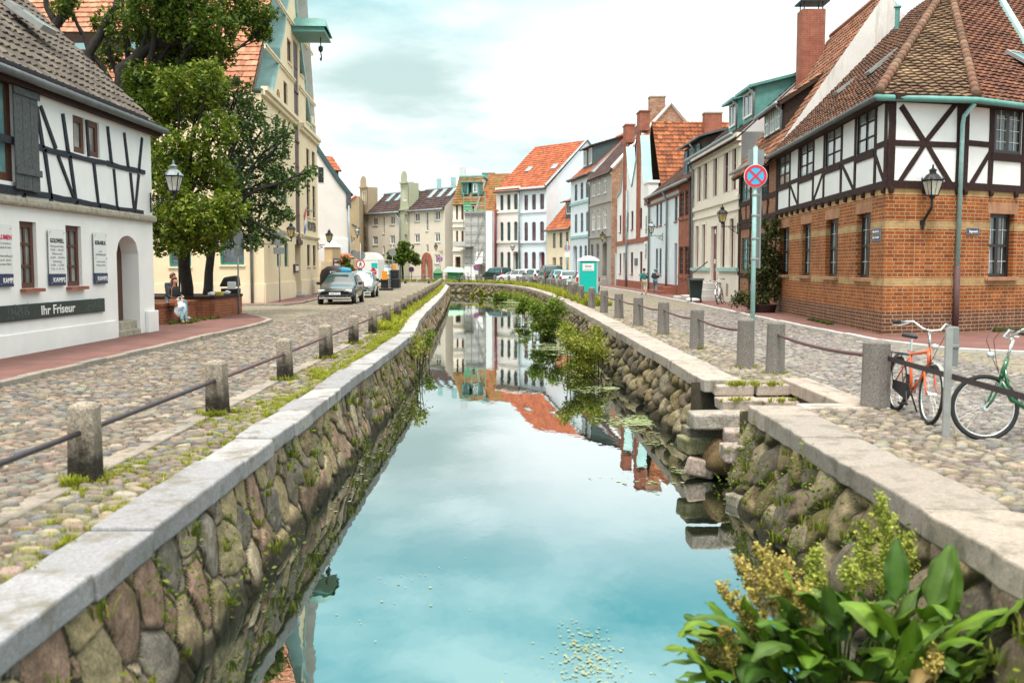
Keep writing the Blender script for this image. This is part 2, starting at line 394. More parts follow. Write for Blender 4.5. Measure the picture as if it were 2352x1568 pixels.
def cobble_ground(name,cols,joint,sc,green=0.35):
 m,t,b=M_(name);p=geo(t)
 v=N(t,'ShaderNodeTexVoronoi');v.inputs['Scale'].default_value=sc;t.links.new(p,v.inputs['Vector'])
 ve=N(t,'ShaderNodeTexVoronoi',feature='DISTANCE_TO_EDGE');ve.inputs['Scale'].default_value=sc;t.links.new(p,ve.inputs['Vector'])
 sepc=N(t,'ShaderNodeSeparateColor');t.links.new(v.outputs['Color'],sepc.inputs[0])
 st=ramp(t,sepc.outputs[0],[(i/(len(cols)-1),c) for i,c in enumerate(cols)])
 st=mixc(t,1.0,st,ramp(t,noise(t,30,5,0.7,p),[(0.3,(0.75,0.75,0.75)),(0.7,(1.2,1.2,1.2))]),'MULTIPLY')
 jf=ramp(t,ve.outputs['Distance'],[(0.02,(1,1,1)),(0.10,(0,0,0))])
 gr=mixc(t,ramp(t,noise(t,0.8,5,0.65,p),[(0.5-green*0.3,(0,0,0)),(0.75-green*0.3,(1,1,1))]),joint,(0.15,0.16,0.035))
 t.links.new(mixc(t,jf,st,gr),b.inputs['Base Color']);b.inputs['Roughness'].default_value=0.9;b.inputs['Specular IOR Level'].default_value=0.25
 bump(t,b,ramp(t,ve.outputs['Distance'],[(0.0,(0,0,0)),(0.22,(1,1,1))]),0.9,0.03)
 return m
STL=[(0.40,0.35,0.28),(0.42,0.32,0.25),(0.31,0.30,0.28),(0.45,0.38,0.27),(0.24,0.245,0.245),(0.48,0.42,0.34),(0.35,0.29,0.23),(0.33,0.25,0.20)]
STR=[(0.42,0.38,0.34),(0.37,0.34,0.32),(0.46,0.41,0.36),(0.32,0.30,0.29),(0.48,0.44,0.39),(0.40,0.34,0.30)]
MAT['groundcobble']=cobble_ground('far_cobbles',[tuple(x*.75 for x in c_) for c_ in STL[:6]],(0.16,0.13,0.085),5.5)
MAT['stone']=attr('cobble_stone',0.82,var=0.32,scale=14,bmp=0.5,spec=0.3,fine=60,speck=.5)
MAT['rock']=attr('boulder_stone',0.88,var=0.5,scale=7,bmp=1.0,moss=((0.13,0.115,0.025),0.57,2.6),fine=32,speck=.7)
MAT['rockmoss']=attr('mossy_boulder',0.9,var=0.42,scale=6,bmp=1.0,moss=((0.085,0.09,0.018),0.52,2.4),fine=28,speck=.75)
MAT['grass']=attr('grass_blades',0.75,var=0.15,bmp=0,transl=0.35)
MAT['wallmortar']=plain('dark_wall_mortar',(0.055,0.045,0.03),0.95,var=0.6,scale=5,bmp=0.7)
MAT['coping']=attr('pale_granite_coping',0.85,var=0.26,scale=30,bmp=0.5,speck=.45,moss=((0.17,0.155,0.12),0.50,3.0),fine=70)
MAT['pavers']=None
m,t,b=M_('red_clay_pavers');p=geo(t);k=N(t,'ShaderNodeTexBrick');t.links.new(p,k.inputs['Vector']);k.inputs['Scale'].default_value=1.0
k.inputs['Brick Width'].default_value=0.21;k.inputs['Row Height'].default_value=0.105;k.inputs['Mortar Size'].default_value=0.006
k.inputs['Color1'].default_value=(0.20,0.088,0.075,1);k.inputs['Color2'].default_value=(0.155,0.072,0.066,1);k.inputs['Mortar'].default_value=(0.17,0.10,0.075,1)
c=mixc(t,1.0,k.outputs['Color'],ramp(t,noise(t,1.1,6,0.7,p),[(0.3,(0.72,0.72,0.70)),(0.7,(1.25,1.2,1.15))]),'MULTIPLY')
t.links.new(c,b.inputs['Base Color']);b.inputs['Roughness'].default_value=0.85;bump(t,b,k.outputs['Fac'],-0.3,0.006);MAT['pavers']=m
m,t,b=M_('canal_water');p=geo(t)
b.inputs['Base Color'].default_value=(0.010,0.016,0.008,1);b.inputs['Roughness'].default_value=0.012;b.inputs['IOR'].default_value=2.2
mp_=N(t,'ShaderNodeMapping');mp_.inputs['Scale'].default_value=(1,0.45,1);t.links.new(p,mp_.inputs[0])
bp=N(t,'ShaderNodeBump');bp.inputs['Strength'].default_value=.12;bp.inputs['Distance'].default_value=.012;t.links.new(noise(t,2.6,3,.55,mp_.outputs[0]),bp.inputs['Height']);t.links.new(bp.outputs[0],b.inputs['Normal'])
gl_=N(t,'ShaderNodeBsdfGlossy');gl_.inputs['Roughness'].default_value=.012;gl_.inputs['Color'].default_value=(.90,.96,.96,1);t.links.new(bp.outputs[0],gl_.inputs['Normal'])
ms_=N(t,'ShaderNodeMixShader');ms_.inputs[0].default_value=.52;t.links.new(b.outputs[0],ms_.inputs[1]);t.links.new(gl_.outputs[0],ms_.inputs[2]);t.links.new(ms_.outputs[0],t.nodes['Material Output'].inputs[0])
MAT['water']=m
# --- ground sheet with the canal cut out
def slopez(y):return 0.0
mb=MB()
LO,RO=offs(LP,0),offs(RP,0)
LO=[(x-0.1,y) for x,y in LP];RO=[(x+0.1,y) for x,y in RP]
for a,b_ in zip(LO,LO[1:]):mb.face([(-600,a[1],0),(a[0],a[1],0),(b_[0],b_[1],0),(-600,b_[1],0)])
mb.face([(-600,110,0),(-25,110,0),(-25,115,0),(-600,115,0)])
NOTCH0,NOTCH1,NOTCHX=12.15,14.9,4.15
ys=sorted(set([y for _,y in RO]+[NOTCH0,NOTCH1]))
for y0,y1 in zip(ys,ys[1:]):
 a,b_=lx(RO,y0),lx(RO,y1)
 if y0>=NOTCH0-1e-6 and y1<=NOTCH1+1e-6:a=b_=NOTCHX
 mb.face([(a,y0,0),(600,y0,0),(600,y1,0),(b_,y1,0)])
mb.face([(-600,115,0),(600,115,0),(600,1500,0),(-600,1500,0)])
mb.face([(-600,-60,0),(600,-60,0),(600,-6,0),(-600,-6,0)])
tag(mb.build('ground',MAT['groundcobble']),kind='structure')
mb=MB();mb.face([(-32,-6,WATER),(9,-6,WATER),(9,130,WATER),(-32,130,WATER)])
tag(mb.build('water',MAT['water']),kind='structure')
mb=MB();mb.face([(-32,-6,-1.9),(9,-6,-1.9),(9,130,-1.9),(-32,130,-1.9)])
tag(mb.build('canal_bed_ground',MAT['soil']),kind='structure')
# --- cobblestones as stones
def cobbles(name,x0f,x1f,y0,y1,sx,sy,pal,h=0.035,k=7,z0=0.010,skip=None,dark=0.0):
 cx_,cy_,rx_,ry_=[],[],[],[]
 y=y0;row=0
 while y<y1:
  ry=sy*nr.uniform(0.85,1.15);x=x0f(y)+(0.5*sx if row%2 else 0)*nr.uniform(0.6,1.2);xe=x1f(y)
  while x<xe:
   w=sx*nr.uniform(0.70,1.35)
   if not(skip and skip(x,y)):
    cx_.append(x+w/2);cy_.append(y+ry/2+nr.normal(0,sy*0.12));rx_.append(w/2*0.95);ry_.append(ry/2*nr.uniform(0.85,1.05))
   x+=w
  y+=ry;row+=1
 n=len(cx_);cx_,cy_,rx_,ry_=map(np.array,(cx_,cy_,rx_,ry_))
 ang=np.arange(k)*2*np.pi/k+nr.uniform(0,2*np.pi,(n,1))*0.25+nr.normal(0,0.12,(n,k))
 ca,sa=np.cos(ang),np.sin(ang)
 sq=(np.abs(ca)**3+np.abs(sa)**3)**(-1/3)
 rad=sq*nr.uniform(0.88,1.05,(n,k))
 rot=nr.normal(0,0.18,(n,1));hh=h*nr.uniform(0.6,1.3,(n,1));tx,ty=nr.normal(0,0.09,(n,1)),nr.normal(0,0.09,(n,1))
 def ring(s,z):
  X=ca*rad*rx_[:,None]*s;Y=sa*rad*ry_[:,None]*s
  Xr=X*np.cos(rot)-Y*np.sin(rot);Yr=X*np.sin(rot)+Y*np.cos(rot)
  return np.stack([cx_[:,None]+Xr,cy_[:,None]+Yr,z0+z+Xr*tx+Yr*ty],-1)
 r0=ring(1.0,np.full((n,k),-0.03));r1=ring(0.9,hh*0.72+np.zeros((n,k)));r2=ring(0.55,hh+np.zeros((n,k)))
 c0=np.stack([cx_,cy_,z0+hh[:,0]*1.06],-1)[:,None]
 V=np.concatenate([r0,r1,r2,c0],1).reshape(-1,3)
 st=3*k+1;i=np.arange(k);j=(i+1)%k
 T=np.concatenate([np.stack([i,j,j+k],-1),np.stack([i,j+k,i+k],-1),np.stack([i+k,j+k,j+2*k],-1),np.stack([i+k,j+2*k,i+2*k],-1),np.stack([i+2*k,j+2*k,np.full(k,3*k)],-1)],0)
 F=(T[None]+(np.arange(n)*st)[:,None,None]).reshape(-1,3)
 pc=0.57*np.array(pal)[nr.integers(0,len(pal),n)]*nr.uniform(0.6,1.25,(n,1))*nr.uniform(0.95,1.05,(n,3))
 C=np.repeat(pc,len(T),0)
 return np_mesh(name,V,F,C,MAT['stone'],smooth=True)
BLX=lambda y:lx(LP,y)-1.05
BRX=lambda y:lx(RP,y)+1.25 if y>15 else 4.35
KERBL,KERBR=-7.35,8.3
tag(cobbles('cobble_street',lambda y:KERBL+0.02,lambda y:BLX(y)-0.22,5.5,46,0.150,0.115,STL,0.018),kind='structure')
tag(cobbles('cobble_verge',lambda y:BLX(y)+0.02,lambda y:lx(LP,y)-0.47,3.5,34,0.165,0.120,STL+[(0.46,0.40,0.26)]*3,0.026),kind='structure')
tag(cobbles('cobble_road',lambda y:4.55,lambda y:KERBR-0.03,9.0,40,0.15,0.11,STR,0.018),kind='structure')
tag(cobbles('cobble_pavement',lambda y:lx(RP,y)+0.50,lambda y:4.5 if y<15 else BRX(y)+0.15,4.0,36,0.145,0.11,
   [(0.50,0.43,0.33),(0.46,0.36,0.29),(0.42,0.38,0.33),(0.52,0.45,0.31),(0.35,0.30,0.25)],0.026,skip=lambda x,y:11.9<y<15.3 and x<4.7),kind='structure')
tag(cobbles('cobble_square',lambda y:4.5,lambda y:9.5,4.0,9.0,0.17,0.13,STR,0.025),kind='structure')
def slabrow(name,mat,P0,P1,z0,z1,ln,pal,kind='structure',jit=0.01,bev=0.015):
 """row of slabs between two polylines sampled by arc length"""
 mb=MB();n=len(P0)
 for(a,b_,c_,d_) in zip(P0,P0[1:],P1,P1[1:]):
  a,b_,c_,d_=map(Vector,(a,b_,c_,d_));L=(b_-a).length;k=max(1,round(L/ln))
  for i in range(k):
   f0,f1=i/k+0.006/max(L,.1),(i+1)/k-0.006/max(L,.1)
   q=[a.lerp(b_,f0),c_.lerp(d_,f0),c_.lerp(d_,f1),a.lerp(b_,f1)]
   dz=rnd.uniform(-jit,jit);col=rnd.choice(pal);s_=0.75*rnd.uniform(0.85,1.12)
   mb.hexa([(p.x,p.y,z0) for p in q],[(p.x,p.y,z1+dz) for p in q],c=tuple(x*s_ for x in col))
 o=mb.build(name,mat,bevel=bev)
 return tag(o,kind=kind)
def sub(P,y0,y1,n):
 return[(lx(P,y0+(y1-y0)*i/n),y0+(y1-y0)*i/n) for i in range(n+1)]
PALC=[(0.50,0.48,0.46),(0.46,0.44,0.42),(0.53,0.50,0.46)]
PALK=[(0.42,0.36,0.30),(0.46,0.40,0.34),(0.38,0.34,0.30)]
P0=[(BLX(y)-0.22,y) for y in np.arange(5,60,3)];P1=[(BLX(y)+0.0,y) for y in np.arange(5,60,3)]
slabrow('gutter_strip_path',MAT['coping'],P1,P0,-0.05,0.022,0.6,PALK)
kp=[(KERBL,4),(KERBL,12),(KERBL,20),(KERBL,29.6),(-7.55,31.4),(-8.3,33.2),(-9.4,35.3),(-11,36.4),(-13,36.8)]
slabrow('kerb',MAT['coping'],offs(kp,0.0),offs(kp,-0.16),-0.1,0.105,0.95,PALK)
mb=MB();ip=offs(kp,-0.16)
for a,b_ in zip(ip,ip[1:]):mb.face([(-13.5,a[1],0.085),(a[0],a[1],0.085),(b_[0],b_[1],0.085),(-13.5,b_[1],0.085)])
tag(mb.build('pavement',MAT['pavers']),kind='structure')
kp2=[(-30,44.4),(-14,44.3),(-10.2,44.6),(-9.9,47),(-10.4,55),(-10.8,66),(-11.2,80)]
slabrow('kerb',MAT['coping'],offs(kp2[::-1],0.0),offs(kp2[::-1],0.14),-0.1,0.09,0.95,PALK)
mb=MB();mb.face([(-30,44.5,0.07),(-14,44.4,0.07),(-10.3,44.7,0.07),(-10.05,47,0.07),(-10.5,55,0.07),(-10.9,66,0.07),(-11.3,80,0.07),(-30,80,0.07)])
tag(mb.build('pavement',MAT['pavers']),kind='structure')
kp3=[(16,17.5),(11,19.0),(9.0,20.6),(8.35,23),(8.25,30),(8.35,42),(8.3,56),(8.1,70),(7.6,84),(7.0,96),(4.5,106)]
slabrow('kerb',MAT['granitelight'],offs(kp3,0.0),offs(kp3,0.15),-0.1,0.085,1.0,[(1,1,1)])
mb=MB();ip=offs(kp3,0.15)
for a,b_ in zip(ip,ip[1:]):mb.face([(a[0],a[1],0.068),(a[0]+14,a[1]+1,0.068),(b_[0]+14,b_[1]+1,0.068),(b_[0],b_[1],0.068)][::1])
tag(mb.build('pavement',MAT['pavers']),kind='structure')
# --- rocks
def ico(sub_):
 bm=bmesh.new();bmesh.ops.create_icosphere(bm,subdivisions=sub_,radius=1);bm.verts.ensure_lookup_table()
 v=np.array([x.co for x in bm.verts]);f=np.array([[y.index for y in x.verts] for x in bm.faces]);bm.free();return v,f
ICO={1:ico(1),2:ico(2),3:ico(3)}
def rock(c,axes,rads,sub_,cuts=6):
 """angular boulder: sphere cut by random planes, warped"""
 v,f=ICO[sub_];v=v.copy()
 for _ in range(cuts):
  n=nr.normal(0,1,3);n/=np.linalg.norm(n);dd=nr.uniform(0.62,0.9);s=v@n;over=np.maximum(s-dd,0);v-=over[:,None]*n
 w=nr.normal(0,1,(3,3))*1.6;v=v*(1+0.07*np.sin(v@w[0]+1)[:,None]+0.05*np.sin(2*(v@w[1]))[:,None])
 v=v*np.array(rads)
 return np.array(c)+v@np.array(axes),f
def rockwall(name,P,y0,y1,out,ztop,zbot,batter,rbig,rsmall,mat,pal,parent,tries,res=0.03,z_el=1.0,depth=0.075,joint=0.035,gap=(0.07,0.06,0.028),pillow=0.05):
 """fitted stone masonry: power diagram of stones, each with its own tilt, offset and rounded edge"""
 pts=[]
 for r in np.linspace(rbig,rsmall,9):
  for _ in range(tries):
   s,z=nr.uniform(y0,y1),nr.uniform(zbot-0.1,ztop+0.02);ok=True
   for(s2,z2,r2) in pts:
    if abs(s-s2)<(r+r2) and(s-s2)**2+((z-z2)/z_el)**2<(0.72*(r+r2))**2:ok=False;break
   if ok:pts.append((s,z,r))
 A=np.array(pts);ns=int((y1-y0)/res)+1;nz=int((ztop-zbot)/res)+1
 sv,zv=np.linspace(y0,y1,ns),np.linspace(zbot,ztop,nz);SS,ZZ=np.meshgrid(sv,zv,indexing='ij');q=np.stack([SS.ravel(),ZZ.ravel()/z_el],1)
 wob=0.22*rsmall
 q=q+wob*np.stack([np.sin(q[:,1]*17+np.sin(q[:,0]*9)),np.sin(q[:,0]*15+np.sin(q[:,1]*11)+1)],1)
 C_=A[:,:2]/np.array([1,z_el]);R2=(A[:,2])**2
 i1=np.zeros(len(q),int);ed=np.zeros(len(q))
 order=np.argsort(C_[:,0]);C_,R2,A=C_[order],R2[order],A[order]
 for a0 in range(0,ns,40):
  sl=slice(a0*nz,min(a0+40,ns)*nz);qq=q[sl];lo,hi=qq[:,0].min()-3*rbig,qq[:,0].max()+3*rbig
  idx=np.where((C_[:,0]>lo)&(C_[:,0]<hi))[0];c=C_[idx]
  pw=((qq[:,None]-c[None])**2).sum(-1)-R2[idx][None];o=np.argpartition(pw,2,axis=1)[:,:3]
  pv=np.take_along_axis(pw,o,1);so_=np.argsort(pv,1);o=np.take_along_axis(o,so_,1);pv=np.take_along_axis(pv,so_,1)
  ed[sl]=(pv[:,1]-pv[:,0])/(2*np.linalg.norm(c[o[:,0]]-c[o[:,1]],axis=1)+1e-6);i1[sl]=idx[o[:,0]]
 n=len(A);off,ts,tz=nr.uniform(-1,1,n),nr.normal(0,0.10,n),nr.normal(0,0.10,n);rr=A[:,2]
 ds,dz=q[:,0]-C_[i1,0],q[:,1]-C_[i1,1]
 e1=np.clip(ed/joint,0,1);e1=e1*e1*(3-2*e1)
 rad=np.sqrt(ds**2+dz**2)/rr[i1]
 h=depth*(e1-1)+e1*(off[i1]*depth*0.28+ts[i1]*ds+tz[i1]*dz+pillow*(1-np.clip(rad,0,1.3)**2))
 h+=e1*0.005*np.sin(q[:,0]*23+3*np.sin(q[:,1]*19+2*np.sin(q[:,0]*7)))+0.004*nr.normal(0,1,len(h))*e1
 xs=np.array([lx(P,y) for y in sv]);tx=np.gradient(xs,sv);nx=out/np.sqrt(1+tx**2);ny=-out*tx/np.sqrt(1+tx**2)
 H=h.reshape(ns,nz)
 for _ in range(2):H=(H+np.roll(H,1,0)+np.roll(H,-1,0)+np.roll(H,1,1)*.7+np.roll(H,-1,1)*.7)/4.4
 B_=batter*(ztop-ZZ)/(ztop-zbot)
 V=np.stack([xs[:,None]+nx[:,None]*(H+B_),SS+ny[:,None]*(H+B_),ZZ],-1).reshape(-1,3)
 I,J=np.meshgrid(np.arange(ns-1),np.arange(nz-1),indexing='ij');k=(I*nz+J).ravel()
 F=np.stack([k,k+nz,k+nz+1,k+1],-1)
 if out<0:F=F[:,::-1]
 cc=np.array(pal)[nr.integers(0,len(pal),n)]*nr.uniform(0.65,1.3,(n,1))
 fc=cc[i1[k]];ef=e1[k][:,None];fc=fc*ef+np.array(gap)*(1-ef)
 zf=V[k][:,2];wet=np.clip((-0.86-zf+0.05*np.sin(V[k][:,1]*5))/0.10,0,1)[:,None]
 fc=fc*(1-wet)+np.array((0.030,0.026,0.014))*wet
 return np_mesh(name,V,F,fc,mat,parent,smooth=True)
PALR=[(0.30,0.23,0.14),(0.23,0.19,0.145),(0.27,0.18,0.13),(0.31,0.25,0.14),(0.21,0.185,0.155),(0.35,0.29,0.20),(0.25,0.175,0.12),(0.27,0.225,0.13)]
PALRM=[(0.19,0.155,0.09),(0.14,0.12,0.09),(0.21,0.165,0.085),(0.15,0.115,0.08),(0.23,0.19,0.125)]
def backing(P,y0,y1,out,batter,parent,n,ztop=-0.02):
 mb=MB();pts=sub(P,y0,y1,n)
 for a,b_ in zip(pts,pts[1:]):
  mb.face([(a[0]-out*0.06,a[1],ztop),(b_[0]-out*0.06,b_[1],ztop),(b_[0]+out*(batter-0.06),b_[1],-1.95),(a[0]+out*(batter-0.06),a[1],-1.95)])
 mb.build('mortar_backing',MAT['wallmortar'],parent)
def coping(parent,P,y0,y1,out,ln,pal,z0=-0.15,z1=0.05,wd=0.52,over=0.06,bend=0.018,mat=None):
 s=y0
 while s<y1-0.2:
  e_=min(s+ln*rnd.uniform(0.8,1.25),y1);mb=MB();q=[]
  for k,yy in((0,s+0.006),(1,e_-0.006)):
   x=lx(P,yy);q.append((x+out*(over+rnd.uniform(-.01,.01)),yy));q.append((x-out*(wd+rnd.uniform(-.02,.05)),yy))
  dz=rnd.uniform(-.012,.012);k_=0.78*rnd.uniform(0.9,1.1);col=tuple(x*k_ for x in rnd.choice(pal))
  q=[q[0],q[1],q[3],q[2]] if out>0 else[q[1],q[0],q[2],q[3]]
  n=max(2,int((e_-s)/0.2));A,B_,C_,D_=[Vector((*x,0)) for x in q]
  for i in range(n):
   f0,f1=i/n,(i+1)/n
   def pt(f,side,z):
    p_=(A.lerp(D_,f) if side==0 else B_.lerp(C_,f));h=math.sin(p_.y*31.7+z*9)*0.5+math.sin(p_.y*13.3+side*3)*0.5
    return(p_.x+h*bend,p_.y,z+dz+h*bend*0.3)
   b4=[pt(f0,0,z0),pt(f0,1,z0),pt(f1,1,z0),pt(f1,0,z0)];t4=[pt(f0,0,z1),pt(f0,1,z1),pt(f1,1,z1),pt(f1,0,z1)]
   mb.face(t4[::-1],c=col);mb.face(b4,c=col);mb.face([b4[0],b4[3],t4[3],t4[0]],c=col);mb.face([b4[2],b4[1],t4[1],t4[2]],c=col)
   if i==0:mb.face([b4[1],b4[0],t4[0],t4[1]],c=col)
   if i==n-1:mb.face([b4[3],b4[2],t4[2],t4[3]],c=col)
  o=mb.build('coping_slab',mat or MAT['coping'],parent)
  me=o.data;bm=bmesh.new();bm.from_mesh(me);bmesh.ops.remove_doubles(bm,verts=bm.verts,dist=0.001);bmesh.ops.recalc_face_normals(bm,faces=bm.faces);bm.to_mesh(me);bm.free()
  b_=o.modifiers.new('bevel','BEVEL');b_.width=0.018;b_.segments=2;b_.limit_method='ANGLE';b_.angle_limit=R(50)
  s=e_
w=thing('canal_wall',(-2.4,5,-1.0),'near left canal wall of large mixed boulders under a pale granite coping','wall')
coping(w,LP,2.0,25.4,1,1.15,z0=-.12,pal=[(0.42,0.42,0.43),(0.37,0.37,0.385),(0.45,0.445,0.445)],wd=.33)
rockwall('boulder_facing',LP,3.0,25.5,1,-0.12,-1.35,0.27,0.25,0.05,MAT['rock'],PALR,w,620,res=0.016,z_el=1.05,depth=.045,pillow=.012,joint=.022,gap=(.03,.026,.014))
w=thing('canal_wall',(-3.2,37,-1.0),'far left canal wall of small rubble stones with a curving pale coping','wall')
coping(w,LP,26.2,109,1,1.7,[(0.56,0.54,0.52),(0.52,0.50,0.48)],over=0.05,bend=0.006,wd=.40)
rockwall('rubble_facing',LP,25.5,109.5,1,-0.12,-1.2,0.2,0.22,0.09,MAT['rock'],[(0.34,0.27,0.17),(0.30,0.22,0.12),(0.38,0.32,0.23),(0.26,0.20,0.13)],w,700,res=0.05,z_el=1.3,joint=0.05)
w=thing('canal_wall',(2.95,8,-1.0),'near right canal wall of mossy boulders below the dock leaves','wall')
coping(w,RP,3.0,12.15,-1,1.3,[(0.40,0.35,0.30),(0.43,0.37,0.31),(0.37,0.33,0.29)],wd=0.55,bend=0.02)
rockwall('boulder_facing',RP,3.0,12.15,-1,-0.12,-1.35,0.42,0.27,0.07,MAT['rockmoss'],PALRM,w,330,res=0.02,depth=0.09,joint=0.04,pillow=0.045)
w=thing('canal_wall',(2.7,30,-1.0),'far right canal wall of rounded boulders curving away to the end of the water','wall')
coping(w,RP,14.95,114,-1,1.6,[(0.52,0.46,0.40),(0.48,0.43,0.37),(0.50,0.43,0.39)],bend=0.014)
rockwall('boulder_facing',RP,15.2,60,-1,-0.12,-1.3,0.33,0.24,0.11,MAT['rockmoss'],PALRM,w,560,res=0.04,depth=0.16,joint=0.08,pillow=0.10)
rockwall('rubble_facing',RP,60,114.5,-1,-0.12,-1.2,0.3,0.34,0.2,MAT['rockmoss'],PALRM,w,300,res=0.07,depth=0.14,joint=0.09,pillow=0.08)
# --- landing steps in the right bank
w=thing('stone_steps',(3.5,13.5,0),'short flight of mossy granite steps cut into the right bank','steps')
def slab(mb,c,sx,sy,sz,rz=0,tilt=0,col=(0.42,0.34,0.30)):
 c=Vector(c);M=Matrix.Rotation(rz,3,'Z')@Matrix.Rotation(tilt,3,'Y')
 P=[c+M@Vector((sx*i/2,sy*j/2,sz*k/2))*1+Vector((rnd.uniform(-.02,.02),rnd.uniform(-.02,.02),rnd.uniform(-.012,.012))) for k in(-1,1) for i,j in((-1,-1),(1,-1),(1,1),(-1,1))]
 mb.hexa(P[:4],P[4:],c=col)
for i,(y,z) in enumerate(((14.95,-0.07),(14.5,-0.24),(14.0,-0.42),(13.5,-0.58),(13.0,-0.75),(12.6,-0.95))):
 for x0,x1 in((3.02,3.62),(3.63,4.16)):
  mb=MB();slab(mb,((x0+x1)/2,y,z-0.02),x1-x0-0.02,0.50,0.16,col=(0.44,0.36,0.31) if i%2 else(0.40,0.34,0.29));mb.build('step',MAT['coping'],w,bevel=0.02)
mb=MB()
mb.face([(NOTCHX+.02,12.1,0),(NOTCHX+.02,15.2,0),(NOTCHX+.02,15.2,-1.9),(NOTCHX+.02,12.1,-1.9)]);mb.face([(2.8,12.14,-.02),(4.2,12.14,-.02),(4.2,12.14,-1.9),(2.8,12.14,-1.9)]);mb.face([(2.75,15.2,-.02),(4.2,15.2,-.02),(4.2,15.2,-1.9),(2.75,15.2,-1.9)])
mb.build('side_backing',MAT['wallmortar'],w)
P0=[(NOTCHX-0.02,12.4),(NOTCHX-0.02,13.2),(NOTCHX-0.02,14.1),(NOTCHX-0.02,15.2)]
for(a,b_) in zip(P0,P0[1:]):
 mb=MB();mb.box(a[0],a[0]+0.42,a[1]+.01,b_[1]-.01,-0.14,0.05,c=(0.42,0.34,0.29));mb.build('edge_slab',MAT['coping'],w,bevel=0.02)
mb=MB();mb.box(3.55,4.6,11.98,12.38,-0.14,0.045,c=(0.46,0.40,0.35));mb.build('edge_slab',MAT['coping'],w,bevel=0.02)
Vs,Fs,Cs,n0=[],[],[],0
for k in range(46):
 s=12.3+rnd.random()*2.8;z=-0.22-rnd.random()*0.75;r=rnd.uniform(0.09,0.17)
 v,f=rock((NOTCHX+0.02,s,z),np.eye(3),(r*.5,r,r*.8),2);Vs.append(v);Fs.append(f+n0);n0+=len(v);Cs.append(np.tile(np.array(rnd.choice(PALRM))*1.1,(len(f),1)))
np_mesh('side_stones',np.concatenate(Vs),np.concatenate(Fs),np.concatenate(Cs),MAT['rockmoss'],w,smooth=True)
def block(name,c,s,rz,lab,col,tilt=0.0):
 mb=MB();c=Vector(c);M=Matrix.Rotation(rz,3,'Z')@Matrix.Rotation(tilt,3,'Y');P=[]
 for k in(-1,1):
  for i,j in((-1,-1),(1,-1),(1,1),(-1,1)):
   P.append(M@Vector((s[0]/2*i*rnd.uniform(.9,1.05),s[1]/2*j*rnd.uniform(.9,1.05),s[2]/2*k*rnd.uniform(.88,1.08))))
 mb.hexa(P[:4],P[4:],c=col);o=mb.build(name,MAT['rockmoss'],bevel=min(s)*0.13);o.location=c
 return tag(o,lab,'stone','loose blocks below the landing steps')
B0=(0.33,0.30,0.26)
block('stone_block',(2.72,13.0,-0.26),(0.80,0.42,0.22),0.1,'long grey block jutting out over the water below the bank coping',B0)
block('stone_block',(2.92,12.62,-0.42),(0.40,0.35,0.19),-0.1,'pinkish block tucked under the corner of the near coping',(0.40,0.33,0.29))
block('stone_block',(2.78,12.1,-0.53),(0.42,0.34,0.22),0.05,'pale pink squared block with moss growing on its back edge',(0.46,0.38,0.36))
block('stone_block',(2.46,13.2,-0.62),(0.42,0.36,0.22),0.2,'olive mossy block at the waterside under the long grey block',(0.26,0.25,0.15))
block('stone_block',(2.52,13.1,-0.90),(0.40,0.38,0.24),-0.3,'tilted pink block half in the water under the mossy block',(0.46,0.36,0.31),0.2)
block('stone_block',(2.55,13.35,-0.50),(0.44,0.4,0.2),0.1,'dark block wedged behind the long grey block',(0.20,0.18,0.15))
Vb,Fb=rock((2.86,13.0,-0.78),np.eye(3),(.36,.36,.36),3,4);tag(np_mesh('boulder',Vb,Fb,np.tile((.15,.10,.05),(len(Fb),1)),MAT['rockmoss'],smooth=True),'rusty brown boulder in the hollow under the steps','boulder')
block('stone_block',(2.74,11.6,-1.0),(0.34,0.28,0.16),0.4,'small flat stone barely above the water by the near wall',(0.40,0.36,0.31))
# ================================================================== facade tools
class Fac:
 """vertical wall plane from A (left) to B (right) as seen from outside; s along, z up, n outwards"""
 def __init__(f,A,B):
  f.A=Vector((A[0],A[1],0));B=Vector((B[0],B[1],0));f.L=(B-f.A).length;f.t=(B-f.A).normalized();f.n=Vector((f.t.y,-f.t.x,0))
 def P(f,s,z,n=0.0):p=f.A+f.t*s+f.n*n;return Vector((p.x,p.y,z))
 def px(f,u,v):
  r=ray(u,v);o=Vector((0,0,CZ));k=(f.A-o).dot(f.n)/r.dot(f.n);p=o+r*k
  return((p-f.A).dot(f.t),p.z)
 def box(f,mb,s0,s1,z0,z1,n0,n1,c=None,mi=0):
  b=[f.P(s0,z0,n1),f.P(s1,z0,n1),f.P(s1,z0,n0),f.P(s0,z0,n0)];t=[f.P(s0,z1,n1),f.P(s1,z1,n1),f.P(s1,z1,n0),f.P(s0,z1,n0)]
  mb.hexa(b,t,c,mi)
 def beam(f,mb,p,q,w,n0,n1,c=None,wob=0.0):
  """bar in the plane between two (s,z) points, slightly crooked when wob > 0"""
  d=Vector((q[0]-p[0],q[1]-p[1]));L=d.length;d/=max(L,1e-6);e=Vector((-d.y,d.x));n=max(1,int(L/0.6)) if wob else 1
  pr=None
  for i in range(n+1):
   k=i/n;o=wob*math.sin(i*2.3+p[0]*7);ww=w/2*(1+(0.12*math.sin(i*3.1+p[1]*5) if wob else 0))
   c_=(p[0]+d.x*L*k+e.x*o,p[1]+d.y*L*k+e.y*o)
   a,b_=(c_[0]+e.x*ww,c_[1]+e.y*ww),(c_[0]-e.x*ww,c_[1]-e.y*ww)
   cur=[f.P(*a,n0),f.P(*b_,n0),f.P(*b_,n1),f.P(*a,n1)]
   if pr:mb.hexa(pr,cur,c)
   pr=cur
